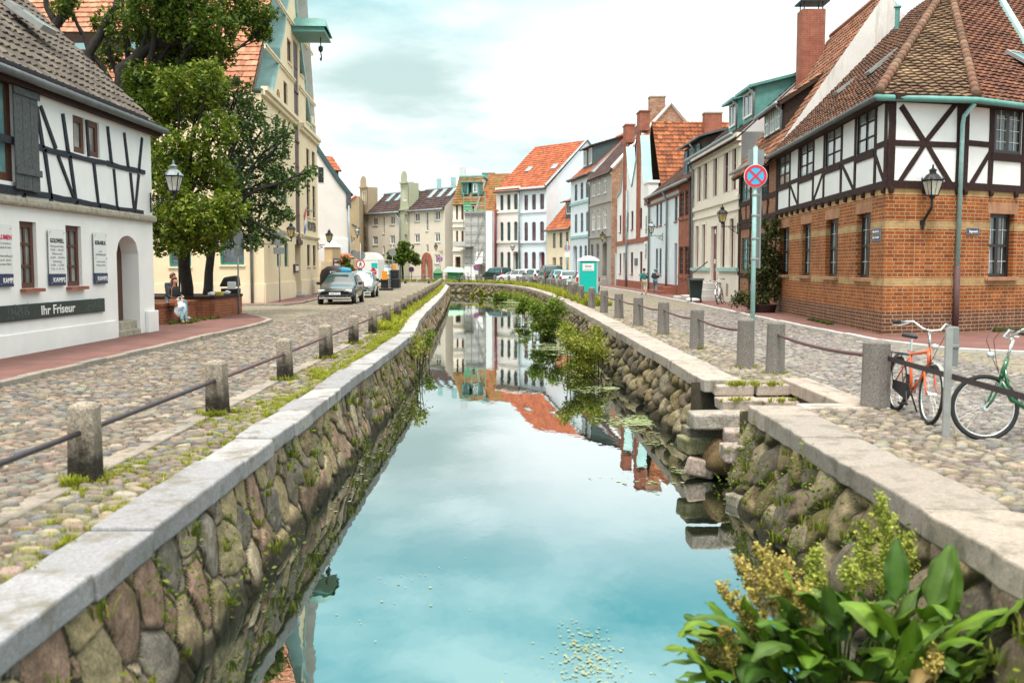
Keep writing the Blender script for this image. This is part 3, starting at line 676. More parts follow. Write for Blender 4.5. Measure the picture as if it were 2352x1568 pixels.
def top_fn(outline):
 def g(s):
  for(s0,z0),(s1,z1) in zip(outline,outline[1:]):
   if s0-1e-6<=s<=s1+1e-6 and s1>s0:return z0+(z1-z0)*(s-s0)/(s1-s0)
  return outline[-1][1]
 return g
def arch_top(h,s):
 s0,s1,z0,z1,rise=h[0],h[1],h[2],h[3],(h[5] if len(h)>5 else 0)
 if not rise:return z1
 hw=(s1-s0)/2;x=min(1,max(-1,(s-(s0+hw))/hw))
 return z1-rise+rise*math.sqrt(max(0,1-x*x)) if rise>0.3*hw else z1-rise*x*x
def wall(f,outline,holes,name,mat,parent,z0=-0.15,n=0.0,back=0.0):
 """wall with real openings; outline = [(s, ztop)...] from left to right; hole = (s0,s1,z0,z1,depth[,rise])"""
 mb=MB();T=top_fn(outline);cuts=set([round(p[0],4) for p in outline])
 for h in holes:
  cuts|={round(h[0],4),round(h[1],4)}
  if len(h)>5 and h[5]:cuts|={round(h[0]+(h[1]-h[0])*i/10,4) for i in range(11)}
 cuts=sorted(min(max(c,outline[0][0]),outline[-1][0]) for c in cuts)
 cuts=[c for i,c in enumerate(cuts) if i==0 or c-cuts[i-1]>1e-4]
 def q(s0,s1,a0,a1,b0,b1):
  mb.face([f.P(s0,a0,n),f.P(s1,a1,n),f.P(s1,b1,n),f.P(s0,b0,n)],uv=[(s0,a0),(s1,a1),(s1,b1),(s0,b0)])
 e_=1e-5
 for s0,s1 in zip(cuts,cuts[1:]):
  m=(s0+s1)/2;hs=sorted([h for h in holes if h[0]<m<h[1]],key=lambda h:h[2]);b0=b1=z0
  for h in hs:
   if h[2]>b0+1e-4:q(s0,s1,b0,b1,h[2],h[2])
   b0,b1=arch_top(h,s0),arch_top(h,s1)
  q(s0,s1,b0,b1,T(s0+e_),T(s1-e_))
 for h in holes:
  d_=h[4];a,b_=h[0],h[1];zl,zr=arch_top(h,a),arch_top(h,b_)
  def rv(p0,p1):mb.face([f.P(*p0,n),f.P(*p1,n),f.P(*p1,n-d_),f.P(*p0,n-d_)],uv=[p0,p1,(p1[0]+.1,p1[1]),(p0[0]+.1,p0[1])])
  rv((a,zl),(a,h[2]));rv((b_,h[2]),(b_,zr));rv((a,h[2]),(b_,h[2]))
  k=10 if len(h)>5 and h[5] else 1
  for i in range(k):
   sa,sb=a+(b_-a)*i/k,a+(b_-a)*(i+1)/k;rv((sb,arch_top(h,sb)),(sa,arch_top(h,sa)))
 return mb.build(name,mat,parent)
def window(f,parent,h,fr,pane='pane',nv=1,nh=1,fw=0.06,mw=0.03,sill=None,n=0.0,transom=None,sillw=0.08,name='window',lab=None,bars=None):
 s0,s1,z0,z1,d_=h[:5];rise=h[5] if len(h)>5 else 0;zt=z1;nb=n-d_
 mb=MB();a,b_=nb+0.005,nb+0.06
 f.box(mb,s0,s0+fw,z0,z1-(rise if rise>.3 else 0),a,b_);f.box(mb,s1-fw,s1,z0,z1-(rise if rise>.3 else 0),a,b_);f.box(mb,s0+fw,s1-fw,z0,z0+fw,a,b_)
 if rise:
  k=8
  for i in range(k):
   sa,sb=s0+(s1-s0)*i/k,s0+(s1-s0)*(i+1)/k;za,zb=arch_top(h,sa),arch_top(h,sb)
   mb.hexa([f.P(sa,za-fw,b_),f.P(sb,zb-fw,b_),f.P(sb,zb-fw,a),f.P(sa,za-fw,a)],[f.P(sa,za,b_),f.P(sb,zb,b_),f.P(sb,zb,a),f.P(sa,za,a)])
 else:f.box(mb,s0+fw,s1-fw,z1-fw,z1,a,b_)
 for i in range(nv):
  c=s0+(s1-s0)*(i+1)/(nv+1);w_=mw if nv>1 else mw*1.4;f.box(mb,c-w_/2,c+w_/2,z0+fw,z1-fw-rise,a,b_-0.008)
 zt_=z0+(z1-z0)*transom if transom else z1
 if transom:f.box(mb,s0+fw,s1-fw,zt_-0.035,zt_+0.035,a,b_+0.004)
 for i in range(nh):
  c=z0+(zt_-z0)*(i+1)/(nh+1);f.box(mb,s0+fw,s1-fw,c-mw/2,c+mw/2,a,b_-0.012)
 o=mb.build(name,MAT[fr],parent)
 if lab:o['label']=lab
 mb=MB();k=8 if rise else 1
 for i in range(k):
  sa,sb=s0+(s1-s0)*i/k,s0+(s1-s0)*(i+1)/k
  mb.face([f.P(sa,z0,nb+.02),f.P(sb,z0,nb+.02),f.P(sb,arch_top(h,sb),nb+.02),f.P(sa,arch_top(h,sa),nb+.02)])
 mb.build('pane',MAT[pane],o)
 if bars:
  mb=MB();hw=(s1-s0)/(nv+1)
  for i in range(nv+1):
   c0=s0+hw*i;f.box(mb,c0+hw/2-.006,c0+hw/2+.006,z0+fw,z1-fw,nb+.03,nb+.045)
   for e in(c0+.05,c0+hw-.05):f.box(mb,e-.006,e+.006,z0+fw,z1-fw,nb+.03,nb+.045)
  for i in range(1,bars):zz=z0+(z1-z0)*i/bars;f.box(mb,s0+fw,s1-fw,zz-.006,zz+.006,nb+.032,nb+.047)
  mb.build('lattice',MAT['lattice'],o)
 if sill:
  mb=MB();f.box(mb,s0-0.05,s1+0.05,z0-sillw,z0-0.003,nb+.07,n+0.07);mb.build('sill',MAT[sill],o)
 return o
def tiles(parent,poly,mat,pal,row=0.33,cw=0.24,seg=3,amp=0.022,lift=0.03,name='roof',thick=0.10,wave='S',under=(0.05,0.03,0.02)):
 """tiled roof plane: poly[0]->poly[1] is the eave (left to right seen from outside), convex, planar"""
 P=[Vector(p) for p in poly];ex=(P[1]-P[0]).normalized()
 nrm=ex.cross(P[2]-P[1]).normalized() if len(P)>2 else None
 ey=nrm.cross(ex).normalized();o=P[0]
 Q=[((p-o).dot(ex),(p-o).dot(ey)) for p in P];x0,x1=min(q[0] for q in Q),max(q[0] for q in Q);y1=max(q[1] for q in Q);y0=min(q[1] for q in Q)
 nrow=int((y1-y0)/row)+1;ncol=int((x1-x0)/cw)+2;V,F,C=[],[],[]
 pa=np.array(pal);S_=np.arange(seg+1)/seg
 if wave=='S':prof=amp*np.sin(S_*2*np.pi)
 elif wave=='flat':prof=0.3*amp*np.sin(S_*np.pi)
 else:prof=amp*np.abs(np.sin(S_*np.pi))
 vs,fs,cs=[],[],[];nv=0
 for j in range(nrow):
  sh=(cw*0.5 if(wave=='flat' and j%2) else 0.0);ya=y0+j*row;yb=ya+row+0.02
  cols=np.arange(-1,ncol);xa=x0+cols*cw+sh;jit=nr.normal(0,0.004,len(cols));jy=nr.normal(0,0.008,len(cols))
  X=xa[:,None]+S_[None]*cw;Z=prof[None]+jit[:,None]
  low=np.stack([X,np.full_like(X,ya)+jy[:,None],Z+lift],-1);up_=np.stack([X,np.full_like(X,yb),Z],-1);bot=np.stack([X,np.full_like(X,ya)+jy[:,None],Z+lift-0.03],-1)
  blk=np.concatenate([bot,low,up_],1);m=seg+1;i=np.arange(seg)
  T=np.concatenate([np.stack([i,i+1,m+i+1,m+i],-1),np.stack([m+i,m+i+1,2*m+i+1,2*m+i],-1)],0)
  nC=len(cols);fs.append((T[None]+(nv+np.arange(nC)*3*m)[:,None,None]).reshape(-1,4));vs.append(blk.reshape(-1,3));nv+=nC*3*m
  pc=pa[nr.integers(0,len(pa),nC)]*nr.uniform(0.75,1.22,(nC,1));cs.append(np.repeat(pc,len(T),0))
 V=np.concatenate(vs);F=np.concatenate(fs);C=np.concatenate(cs)
 me=bpy.data.meshes.new('t');me.from_pydata(V.tolist(),[],F.tolist());at=me.attributes.new('Col','FLOAT_COLOR','FACE');c4=np.ones((len(F),4),np.float32);c4[:,:3]=C;at.data.foreach_set('color',c4.ravel())
 bm=bmesh.new();bm.from_mesh(me);bpy.data.meshes.remove(me)
 for i in range(len(Q)):
  a,b_=Vector((*Q[i],0)),Vector((*Q[(i+1)%len(Q)],0));d_=b_-a
  if i==0:continue
  no=Vector((d_.y,-d_.x,0)).normalized()
  bmesh.ops.bisect_plane(bm,geom=bm.verts[:]+bm.edges[:]+bm.faces[:],dist=1e-5,plane_co=a,plane_no=no,clear_outer=True)
 lay=bm.faces.layers.float_color['Col']
 top=[bm.verts.new((q[0],q[1],-0.03)) for q in Q];bt=[bm.verts.new((q[0],q[1],-thick)) for q in Q];nf=[bm.faces.new(bt[::-1])]
 nf.append(bm.faces.new(top))
 for i in range(len(Q)):
  k=(i+1)%len(Q);nf.append(bm.faces.new([bt[i],bt[k],top[k],top[i]]))
 for x in nf:x[lay]=(*under,1)
 org=ORG.get(parent.name,Vector((0,0,0))) if parent else Vector((0,0,0))
 M=Matrix((ex,ey,nrm)).transposed().to_4x4();M.translation=o-org;bm.transform(M)
 me=bpy.data.meshes.new(name);bm.to_mesh(me);bm.free()
 return link(name,me,MAT[mat] if isinstance(mat,str) else mat,parent)
def slope_quad(f,s0,s1,z0,depth,rise,over=0.3,side=0.0):
 """roof plane above a facade: eave overhanging by over, going back by depth and up by rise"""
 k=rise/depth
 return[f.P(s0-side,z0-over*k,over),f.P(s1+side,z0-over*k,over),f.P(s1+side,z0+rise,-depth),f.P(s0-side,z0+rise,-depth)]
def tube_part(name,parent,path,r,mat,n=8):mb=MB();mb.tube(path,r,n);return mb.build(name,MAT[mat],parent,smooth=True)
def gutter(parent,path,mat='zinc',r=0.075):return tube_part('gutter',parent,path,r,mat)
def skylight(parent,P,ex,ey,w,h,lift=0.10,open_=0.0):
 ex,ey=ex.normalized(),ey.normalized();n=ex.cross(ey).normalized();P=Vector(P)+n*0.04
 def q(a,b,c):return P+ex*a+ey*b+n*(c+open_*(1-b/h))
 mb=MB()
 for a0,a1,b0,b1 in((0,.07,0,h),(w-.07,w,0,h),(.07,w-.07,0,.07),(.07,w-.07,h-.07,h)):
  mb.hexa([q(a0,b0,0),q(a1,b0,0),q(a1,b1,0),q(a0,b1,0)],[q(a0,b0,lift),q(a1,b0,lift),q(a1,b1,lift),q(a0,b1,lift)])
 o=mb.build('skylight',MAT['steel'],parent);mb=MB();mb.face([q(.07,.07,lift-.02),q(w-.07,.07,lift-.02),q(w-.07,h-.07,lift-.02),q(.07,h-.07,lift-.02)]);mb.build('pane',MAT['panesky'],o)
def text(parent,s,f,s0,z,size,mat,n=0.012,width=None,name='lettering',vertical=False,mid=False,bold=0.0,shear=0.0):
 cu=bpy.data.curves.new('t','FONT');cu.body=s;cu.size=size;cu.extrude=0.003;cu.offset=bold;cu.shear=shear;cu.resolution_u=3
 ob=bpy.data.objects.new('t',cu);COL.objects.link(ob);dg=bpy.context.evaluated_depsgraph_get();me=bpy.data.meshes.new_from_object(ob.evaluated_get(dg));bpy.data.objects.remove(ob);bpy.data.curves.remove(cu)
 xs=[v.co.x for v in me.vertices]
 if not xs:return
 w_=max(xs)-min(xs);k=width/w_ if width else 1.0;x0=min(xs);org=ORG[parent.name]
 for v in me.vertices:
  a,b_=(v.co.x-x0)*k,v.co.y
  if mid:a-=w_*k/2
  p=f.P(s0-b_,z+a,n+v.co.z) if vertical else f.P(s0+a,z+b_,n+v.co.z)
  v.co=p-org
 me.materials.clear();return link(name,me,MAT[mat],parent)
def roofbox(mb,x0,x1,y0,y1,z0,z1):mb.box(x0,x1,y0,y1,z0,z1)
def chimney(parent,c,sx,sy,z0,z1,mat='redbrick',cap=True,name='chimney'):
 mb=MB();x,y=c;mb.box(x-sx/2,x+sx/2,y-sy/2,y+sy/2,z0,z1)
 o=mb.build(name,MAT[mat],parent)
 if cap:mb=MB();mb.box(x-sx/2-.05,x+sx/2+.05,y-sy/2-.05,y+sy/2+.05,z1,z1+.12);mb.build('chimney_cap',MAT['stoneband'],o)
 return o
TR=[(0.42,0.175,0.10),(0.46,0.21,0.13),(0.38,0.155,0.09),(0.48,0.24,0.15)]
TO=[(0.39,0.105,0.045),(0.35,0.092,0.042),(0.43,0.125,0.055)]
TB=[(0.12,0.058,0.038),(0.15,0.072,0.042),(0.09,0.05,0.037),(0.19,0.088,0.048),(0.11,0.065,0.046)]
TG=[(0.11,0.092,0.076),(0.13,0.11,0.09),(0.095,0.082,0.07),(0.145,0.122,0.098)]
TD=[(0.075,0.045,0.045),(0.095,0.055,0.05),(0.06,0.04,0.04)]
# ================================================================== left: white half-timbered hairdresser's house
Z1=lambda x,y:(x*0.5101,y*0.5101)
H=thing('half_timbered_house',(-9.3,25.9,0),'white half-timbered hairdresser house with grey tiled roof and arched door','house')
F1=Fac((-9.3,11.0),(-9.3,25.9));p1=lambda x,y:F1.px(*Z1(x,y))
sa,za=p1(97,1300);sb,_=p1(172,1300);sc,_=p1(303,1290);sd,_=p1(372,1290)
ztp=p1(92,995)[1];zb=p1(97,1300)[1]
dr0,dr1=p1(532,1400)[0],p1(630,1400)[0];drz=p1(532,1455)[1];drt=p1(580,1062)[1]
ze=5.5
zband=p1(660,985)[1]-.08
holes=[(sa,sb,zb,ztp,.13),(sc,sd,zb,ztp,.13),(dr0,dr1,-.15,drt,.42,(dr1-dr0)/2*.62)]
wall(F1,[(0,zband),(F1.L,zband)],holes,'wall',MAT['white'],H,back=.4)
for h in holes[:2]:
 o=window(F1,H,h,'brownframe','panecurtain',nv=1,nh=2,fw=.11,mw=.05)
 mb=MB();F1.box(mb,h[0]-.06,h[1]+.06,h[2]-.07,h[2]-.003,-.12,.12);mb.build('sill',MAT['redbrick'],o)
mb=MB();F1.box(mb,dr0,dr1,0.42,drt,-.46,-.425);o=mb.build('door',MAT['brownframe'],H);mb=MB();F1.box(mb,dr0+.08,dr0+.2,1.3,1.34,-.425,-.36);mb.build('handle',MAT['chrome'],o)
mb=MB();F1.box(mb,dr0+.004,dr1-.004,-.1,.42,-.42,-.08);F1.box(mb,dr0+.004,dr1-.004,-.1,.22,-.08,.02);mb.build('doorstep',MAT['stoneband'],H,bevel=.02)
mb=MB();F1.box(mb,dr1+.35,F1.L+.04,-.1,.62,.0,.09);F1.box(mb,0,dr0-.2,-.1,.50,0,.035);mb.build('plinth',MAT['white'],H,bevel=.02)
mb=MB();F1.box(mb,0,F1.L+.02,zband,zband+.17,-.1,.13);mb.build('stone_band',MAT['stoneband'],H,bevel=.05)
u0,u1=p1(-60,700)[0],p1(60,700)[0]
wu=(p1(318,600)[0],p1(372,600)[0]);wv=(p1(380,600)[0],p1(436,600)[0]);zwu=(p1(345,690)[1],p1(345,525)[1])
bigz=(p1(20,815)[1],ze-.25);big=(max(0.2,p1(-70,640)[0]),p1(52,640)[0])
holesU=[(wu[0],wu[1],zwu[0],zwu[1],.10),(wv[0],wv[1],zwu[0],zwu[1],.10),(big[0],big[1],bigz[0],bigz[1],.12)]
wall(F1,[(0,ze),(F1.L-.12,ze)],holesU,'upper_wall',MAT['infill'],H,z0=zband+.12,n=.05)
for h in holesU[:2]:window(F1,H,h,'brownframe','panecurtain',nv=0,nh=0,fw=.13,n=.05)
window(F1,H,holesU[2],'brownframe','panesky',nv=1,nh=0,fw=.16,n=.05)
mb=MB()
def tb(x0,y0,x1,y1,w=.13):F1.beam(mb,p1(x0,y0),p1(x1,y1),w*.8,.04,.085,wob=.012)
for a in((118,500,140,660,.12),(150,478,178,665,.13),(268,512,292,690,.14),(470,570,490,738,.13),(546,598,566,756,.12),(628,622,612,770,.12),(168,478,236,672,.12),
          (185,672,213,882,.13),(298,702,326,892,.13),(408,735,430,915,.12),(500,760,515,938,.09),(575,778,590,940,.12),(246,700,318,890,.10),(612,786,598,940,.11),
          (128,655,300,700,.15),(300,700,470,737,.13),(470,737,640,778,.14),(60,860,330,905,.15),(330,905,520,940,.13),(520,940,632,955,.11),(374,540,386,705,.12),
          (92,870,92,905,.12),(213,882,215,925,.13),(330,905,332,940,.12),(434,920,434,958,.12),(518,938,518,970,.11),(594,950,594,980,.10)):tb(*a)
F1.box(mb,0,p1(640,600)[0],ze-.30,ze-.02,.05,.16)
F1.beam(mb,(0.2,p1(60,860)[1]),p1(60,860),.16,.04,.085);F1.beam(mb,(0.2,p1(128,655)[1]),p1(128,655),.14,.04,.085)
mb.build('timber_frame',MAT['timberblue'],H)
sh0,sh1=p1(30,600)[0],p1(140,600)[0];zs0,zs1=p1(110,860)[1],ze-.22
mb=MB();w_=(sh1-sh0)/3
for i in range(3):F1.box(mb,sh0+i*w_+.006,sh0+(i+1)*w_-.006,zs0+rnd.uniform(-.03,.03),zs1,.12,.15)
for zz in(zs0+.28,zs1-.35):F1.box(mb,sh0-.02,sh1+.03,zz,zz+.13,.15,.185)
mb.build('shutter',MAT['shutterwood'],H,bevel=.008)
zr,dp=9.9,4.55
mb=MB();e1=F1.P(F1.L,0);e2=F1.P(F1.L,0,-dp*2)
mb.face([e1,e2,(e2.x,e2.y,ze),(e2.x+dp,e2.y,zr),(e1.x,e1.y,ze)]);mb.build('gable_wall',MAT['white'],H)
tiles(H,slope_quad(F1,0,F1.L,ze,dp,zr-ze,.26,.12),'tilered',TG,row=.34,cw=.30,seg=4,amp=.03,lift=.045)
tiles(H,[(F1.A.x-2*dp-.3,F1.A.y+F1.L+.22,ze-.3),(F1.A.x-2*dp-.3,F1.A.y,ze-.3),(F1.A.x-dp,F1.A.y,zr),(F1.A.x-dp,F1.A.y+F1.L+.22,zr)],'tilered',TG,cw=.6,row=.6)
mb=MB();a,b_=F1.P(F1.L+.14,ze-.22,.26),F1.P(F1.L+.14,zr+.03,-dp)
mb.prism([a,b_,b_-Vector((0,0,.2)),a-Vector((0,0,.2))],(0,.05,0));mb.build('barge_board',MAT['zincdark'],H)
gutter(H,[F1.P(0,ze-.27,.34),F1.P(F1.L+.2,ze-.27,.34)],'zincdark',.085)
mb=MB();F1.box(mb,0,F1.L+.1,ze-.42,ze-.1,.10,.22);mb.build('eaves_board',MAT['timber'],H)
r_ex=F1.t;r_ey=(Vector((-dp,0,zr-ze))).normalized()
skp=F1.P(6.3,ze,0)+r_ey*1.75
k_=F1.px(45,75)
rn_=r_ex.cross(r_ey);ra_=ray(58,68);skylight(H,Vector((0,0,CZ))+ra_*((F1.P(0,ze,0)-Vector((0,0,CZ))).dot(rn_)/ra_.dot(rn_))+rn_*.08-r_ex*.35-r_ey*.4,r_ex,r_ey,.70,.95,.14,.16)
def signboard(name,f,s0,s1,z0,z1,mat,lab,cat='sign',n=0.02,th=.025,group=None):
 o=thing(name,f.P(s0,z0),lab,cat,group);mb=MB();f.box(mb,s0,s1,z0,z1,n,n+th);mb.build('board',MAT[mat],o);return o
MAT['plexi']=plain('pale_plexi_sheet',(0.74,0.76,0.75),0.12,var=0.03)
MAT['signdark']=plain('dark_green_board',(0.016,0.033,0.034),0.35,var=0.1)
MAT['textgrey']=plain('grey_print',(0.30,0.31,0.32),0.6,var=0.02)
MAT['textdark']=plain('dark_print',(0.03,0.03,0.04),0.6,var=0.02)
MAT['textred']=plain('red_print',(0.55,0.03,0.10),0.6,var=0.02)
q0,q1=p1(-150,1400),p1(462,1345);zlo=p1(462,1402)[1];zhi=p1(462,1342)[1]
o=signboard('shop_sign',F1,4.6,q1[0],zlo,zhi,'signdark','long dark green hairdresser board with white lettering on the white house')
text(o,'Ihr Friseur',F1,p1(175,1400)[0],zlo+.07,.26,'signwhite',n=.05,width=p1(328,1400)[0]-p1(175,1400)[0],bold=.003)
MAT['chalk']=plain('chalk_lines',(0.16,0.19,0.18),0.8,var=0.2)
for c0,c1 in((p1(20,1420)[0],p1(122,1420)[0]),(p1(372,1380)[0],p1(445,1380)[0])):
 mb=MB();rr_=random.Random(3)
 for k in range(7):
  cx_=c0+(c1-c0)*(k+.5)/7;zz=zlo+.25+rr_.uniform(-.03,.05)
  for th in range(8):
   a0,a1=th*.785,(th+1)*.785;F1.beam(mb,(cx_+.03*math.cos(a0),zz+.03*math.sin(a0)),(cx_+.03*math.cos(a1),zz+.03*math.sin(a1)),.006,.046,.05)
  pr=(cx_,zz-.03)
  for st in range(5):
   nx_=(cx_+rr_.uniform(-.07,.07),zz-.05-st*.035);F1.beam(mb,pr,nx_,.008,.046,.05);pr=nx_
 mb.build('chalk_drawing',MAT['chalk'],o)
PL=[((-20,45),1010,1292,'LUMEN','textred',['Creation','Schnitt & Farbe','','Haarpflege','auf den','ersten Blick'],'plexiglass hairdresser panel headed by a red word at the edge of the white house'),
      ((211,283),1030,1287,'GOLDWELL','textdark',['Dienstag und Freitag','9.00 - 18.00','Mittwoch','9.00 - 18.00','Samstag','9.00 - 13.00','Tel. 2 10 61'],'plexiglass opening hours panel between the two ground floor windows'),
      ((415,472),1045,1278,'KERASILK','textdark',['','auf','TERMINBASIS','','und nach','Absprache'],'plexiglass hairdresser panel between the right window and the arched door')]
for(xa,xb),ya,yb,hd,hm,lines,lab in PL:
 a,b_=p1(xa,1200)[0],p1(xb,1200)[0];z1_=p1(xa if xa>0 else 0,ya)[1];z0_=p1(max(xa,0),yb)[1];zk=z0_+(z1_-z0_)*.21
 o=signboard('hours_panel',F1,a,b_,zk,z1_,'plexi',lab,n=.04,th=.012,group='hairdresser panels on the white wall')
 text(o,hd,F1,a+.06,z1_-.30*(z1_-zk),.12,hm,n=.054,width=(b_-a)*.86,bold=.004)
 for i,ln in enumerate(lines):
  if ln:text(o,ln,F1,(a+b_)/2,zk+(z1_-zk)*(.60-i*.085),.06,'textgrey',n=.054,mid=True,width=min((b_-a)*.8,.055*len(ln)))
 mb=MB();F1.box(mb,a,b_,z0_,zk-.004,.035,.06);lb=mb.build('name_plate',MAT['enamelblue'],o)
 text(lb,'KAMPS',F1,a+.13,z0_+.3*(zk-z0_),.13,'signwhite',n=.064,width=(b_-a)*.76,bold=.003)
 mb=MB()
 for zz in(z0_+.05,(z0_+z1_)/2,z1_-.06):
  for ss in(a+.05,b_-.05):mb.tube([F1.P(ss,zz,.0),F1.P(ss,zz,.075)],.014,6)
 mb.build('bolt',MAT['chrome'],o)
# ================================================================== left: yellow warehouse with stepped gable and crane
Y1=lambda x,y:(376.3+x*.252,y*.252)
Y2=lambda x,y:(545.7+x*.168,489.2+y*.168)
CA,CB=(-11.42,46.0),(-12.65,65.3)
H=thing('gabled_warehouse',(-11.42,46.0,0),'tall cream yellow warehouse with copper edged gable and orange tiled roof','building')
F=Fac(CA,CB);LW=F.L;mid=LW/2
y1=lambda x,y:F.px(*Y1(x,y));y2=lambda x,y:F.px(*Y2(x,y))
def mz(u,v):return F.px(u,v)
ez=9.75
left=[(0.0,ez),(0.75,10.3),(1.5,12.2),(2.15,13.6),(2.3,13.6),(2.3,15.0),(2.7,15.2),(3.6,17.2),(4.2,19.3),(4.6,21.2),(4.6,22.4),(6.2,24.2),(mid-1.2,25.4)]
s_=[y1(960,850)[0],y1(1030,600)[0],y1(1040,450)[0],y1(1090,130)[0]]
def gl(x,y):s,z=y1(x,y);return(max(s,0.0),z)
left=[(0.0,ez),gl(965,900),gl(1030,620),gl(1045,560),gl(1045,450),gl(1078,330),gl(1098,200),gl(1103,140),gl(1103,100),gl(1130,0)]
fx=[]
for s,z in left:
 if fx and s<=fx[-1][0]:s=fx[-1][0]+0.02
 fx.append((s,z))
fx+=[(max(fx[-1][0]+1.2,mid-2.4),fx[-1][1]+3.0),(mid-1.2,fx[-1][1]+4.6)]
outline=fx+[(LW-s,z) for s,z in fx[::-1]]
holes,wl_=[],[]
def gw(xl,xr,yt,yb,d=.14,rise=0.0,tile=y1):
 a,zt=tile(xl,yt);b_,_=tile(xr,yt+(yb-yt)*.1);zb_=tile(xl,yb)[1];h=(a,b_,zb_,zt,d,rise);holes.append(h);return h
W_=[gw(1122,1162,335,550),gw(1235,1268,450,665),gw(1090,1125,730,945),gw(1292,1325,900,1100),gw(1297,1325,1345,1535),gw(1348,1376,1372,1550),
      gw(1025,1060,795,885,.22,.5),gw(1348,1374,1045,1120,.22,.5)]
W_+=[(y2(948,400)[0],y2(990,400)[0],y2(948,725)[1],y2(948,430)[1],.14),(y2(1028,400)[0],y2(1068,400)[0],y2(1028,725)[1],y2(1028,440)[1],.14)]
W_+=[(y2(948,0)[0],y2(990,0)[0],y2(948,45)[1],y2(948,45)[1]+2.0,.14),(y2(1028,0)[0],y2(1068,0)[0],y2(1028,60)[1],y2(1028,60)[1]+2.0,.14)]
W_+=[(y2(535,500)[0],y2(590,500)[0],y2(535,735)[1],y2(535,410)[1],.14),(y2(638,500)[0],y2(692,500)[0],y2(638,735)[1],y2(638,410)[1],.14)]
gA,gB=W_[-2],W_[-1]
for zz in(5.0,7.35):
 W_+=[(gA[0],gA[1],zz,zz+1.75,.14),(gB[0],gB[1],zz,zz+1.75,.14)]
holes=W_
sl0,sl1=y2(800,200)[0],y2(858,200)[0];slz0=y2(830,370)[1];slz1=y1(1195,385)[1]
slot=(sl0,sl1,slz0,slz1,.08);dw=(y2(790,900)[0],y2(865,900)[0],.35,slz0-.25,.6)
wall(F,outline,holes+[slot,dw],'gable_wall',MAT['yellow'],H)
for i,h in enumerate(W_):
 gr=i>=12
 window(F,H,h,'greenframe' if gr else 'brownframe','pane',nv=1,nh=2 if h[3]-h[2]>1.4 else 0,fw=.07,sill=None if gr else 'yellowtrim')
mb=MB();F.box(mb,sl0,sl1,slz0,slz1,-.08,-.05)
n_=8
for i in range(n_):zz=slz0+(slz1-slz0)*i/n_;F.box(mb,sl0,sl1,zz,zz+.12,-.05,-.02 if i%2 else.03)
F.box(mb,sl0-.05,sl1+.05,slz0-.25,slz0,-.2,.12)
mb.build('loading_slot',plain('maroon_boards',(0.075,0.030,0.035),.6,var=.3),H)
mb=MB();F.box(mb,dw[0],dw[1],.35,dw[3],-.6,-.55);o=mb.build('door',MAT['brownframe'],H)
mb=MB();F.box(mb,dw[0]+.1,dw[1]-.1,.0,.36,-.55,.03);F.box(mb,dw[0]-.25,dw[1]+.3,.0,.2,.03,.55);mb.build('doorstep',MAT['granite'],H,bevel=.02)
for side in(0,1):
 pts=fx if side==0 else[(LW-s,z) for s,z in fx]
 mb=MB()
 for i in range(len(pts)-1):
  (a,za_),(b_,zb_)=pts[i],pts[i+1];o_=-.14 if side==0 else.14
  q=[F.P(a+o_,za_+.05,.10),F.P(b_+o_,zb_+.05,.10),F.P(b_+o_,zb_+.05,-.75),F.P(a+o_,za_+.05,-.75)]
  r_=[F.P(a-o_*.2,za_-.02,.10),F.P(b_-o_*.2,zb_-.02,.10),F.P(b_-o_*.2,zb_-.02,-.75),F.P(a-o_*.2,za_-.02,-.75)]
  if side==0:mb.hexa([r_[0],r_[1],r_[2],r_[3]],[q[0],q[1],q[2],q[3]])
  else:mb.hexa([r_[1],r_[0],r_[3],r_[2]],[q[1],q[0],q[3],q[2]])
 mb.build('copper_coping',MAT['copperpale'],H)
for(sa_,za_,th) in((0,9.55,.38),(1.0,y1(1040,590)[1],.2),(2.0,y1(1105,150)[1],.2),(0,y2(560,265)[1],.18),(0,.9,.08)):
 mb=MB();e_=.14 if th<.3 else.3
 if za_<1:F.box(mb,0,dw[0]-.02,-.1,.95,0,.05);F.box(mb,dw[1]+.02,LW,-.1,.95,0,.05)
 else:
  for a,b_ in((sa_,sl0-.06),(sl1+.06,LW-sa_)):
   F.box(mb,a,b_,za_,za_+th*.5,0,e_*.6);F.box(mb,a,b_,za_+th*.5,za_+th,0,e_)
 mb.build('cornice',MAT['yellowtrim'],H)
cz1,cz0=y1(1180,140)[1],y1(1180,300)[1];cs0,cs1=sl0-.55,sl1+.55;oc=1.75
mb=MB();b_=[F.P(cs0,cz0,oc),F.P(cs1,cz0,oc),F.P(cs1,cz0,-.2),F.P(cs0,cz0,-.2)];t_=[F.P(cs0,cz1-.75,oc),F.P(cs1,cz1-.75,oc),F.P(cs1,cz1-.75,-.2),F.P(cs0,cz1-.75,-.2)]
mb.hexa(b_,t_);m0,m1=F.P((cs0+cs1)/2,cz1,oc-.1),F.P((cs0+cs1)/2,cz1,-.2);a0,a1,a2,a3=F.P(cs0-.15,cz1-.78,oc+.15),F.P(cs1+.15,cz1-.78,oc+.15),F.P(cs1+.15,cz1-.78,-.2),F.P(cs0-.15,cz1-.78,-.2)
mb.face([a0,a1,m0]);mb.face([a1,a2,m1,m0]);mb.face([a3,a0,m0,m1])
for k in range(4):
 n_=oc*(k+.5)/4;F.box(mb,cs0-.02,cs0,cz0,cz1-.75,n_,n_+.04)
F.box(mb,cs0-.06,cs1+.06,cz0-.08,cz0,-.2,oc+.06)
ch=mb.build('crane_house',MAT['copper'],H)
mb=MB();hc=F.P((cs0+cs1)/2,cz0,oc-.35);mb.tube([hc,hc-Vector((0,0,.5))],.03,6);mb.lathe([(.0,-.95),(.13,-.8),(.13,-.6),(.0,-.5)],8,hc)
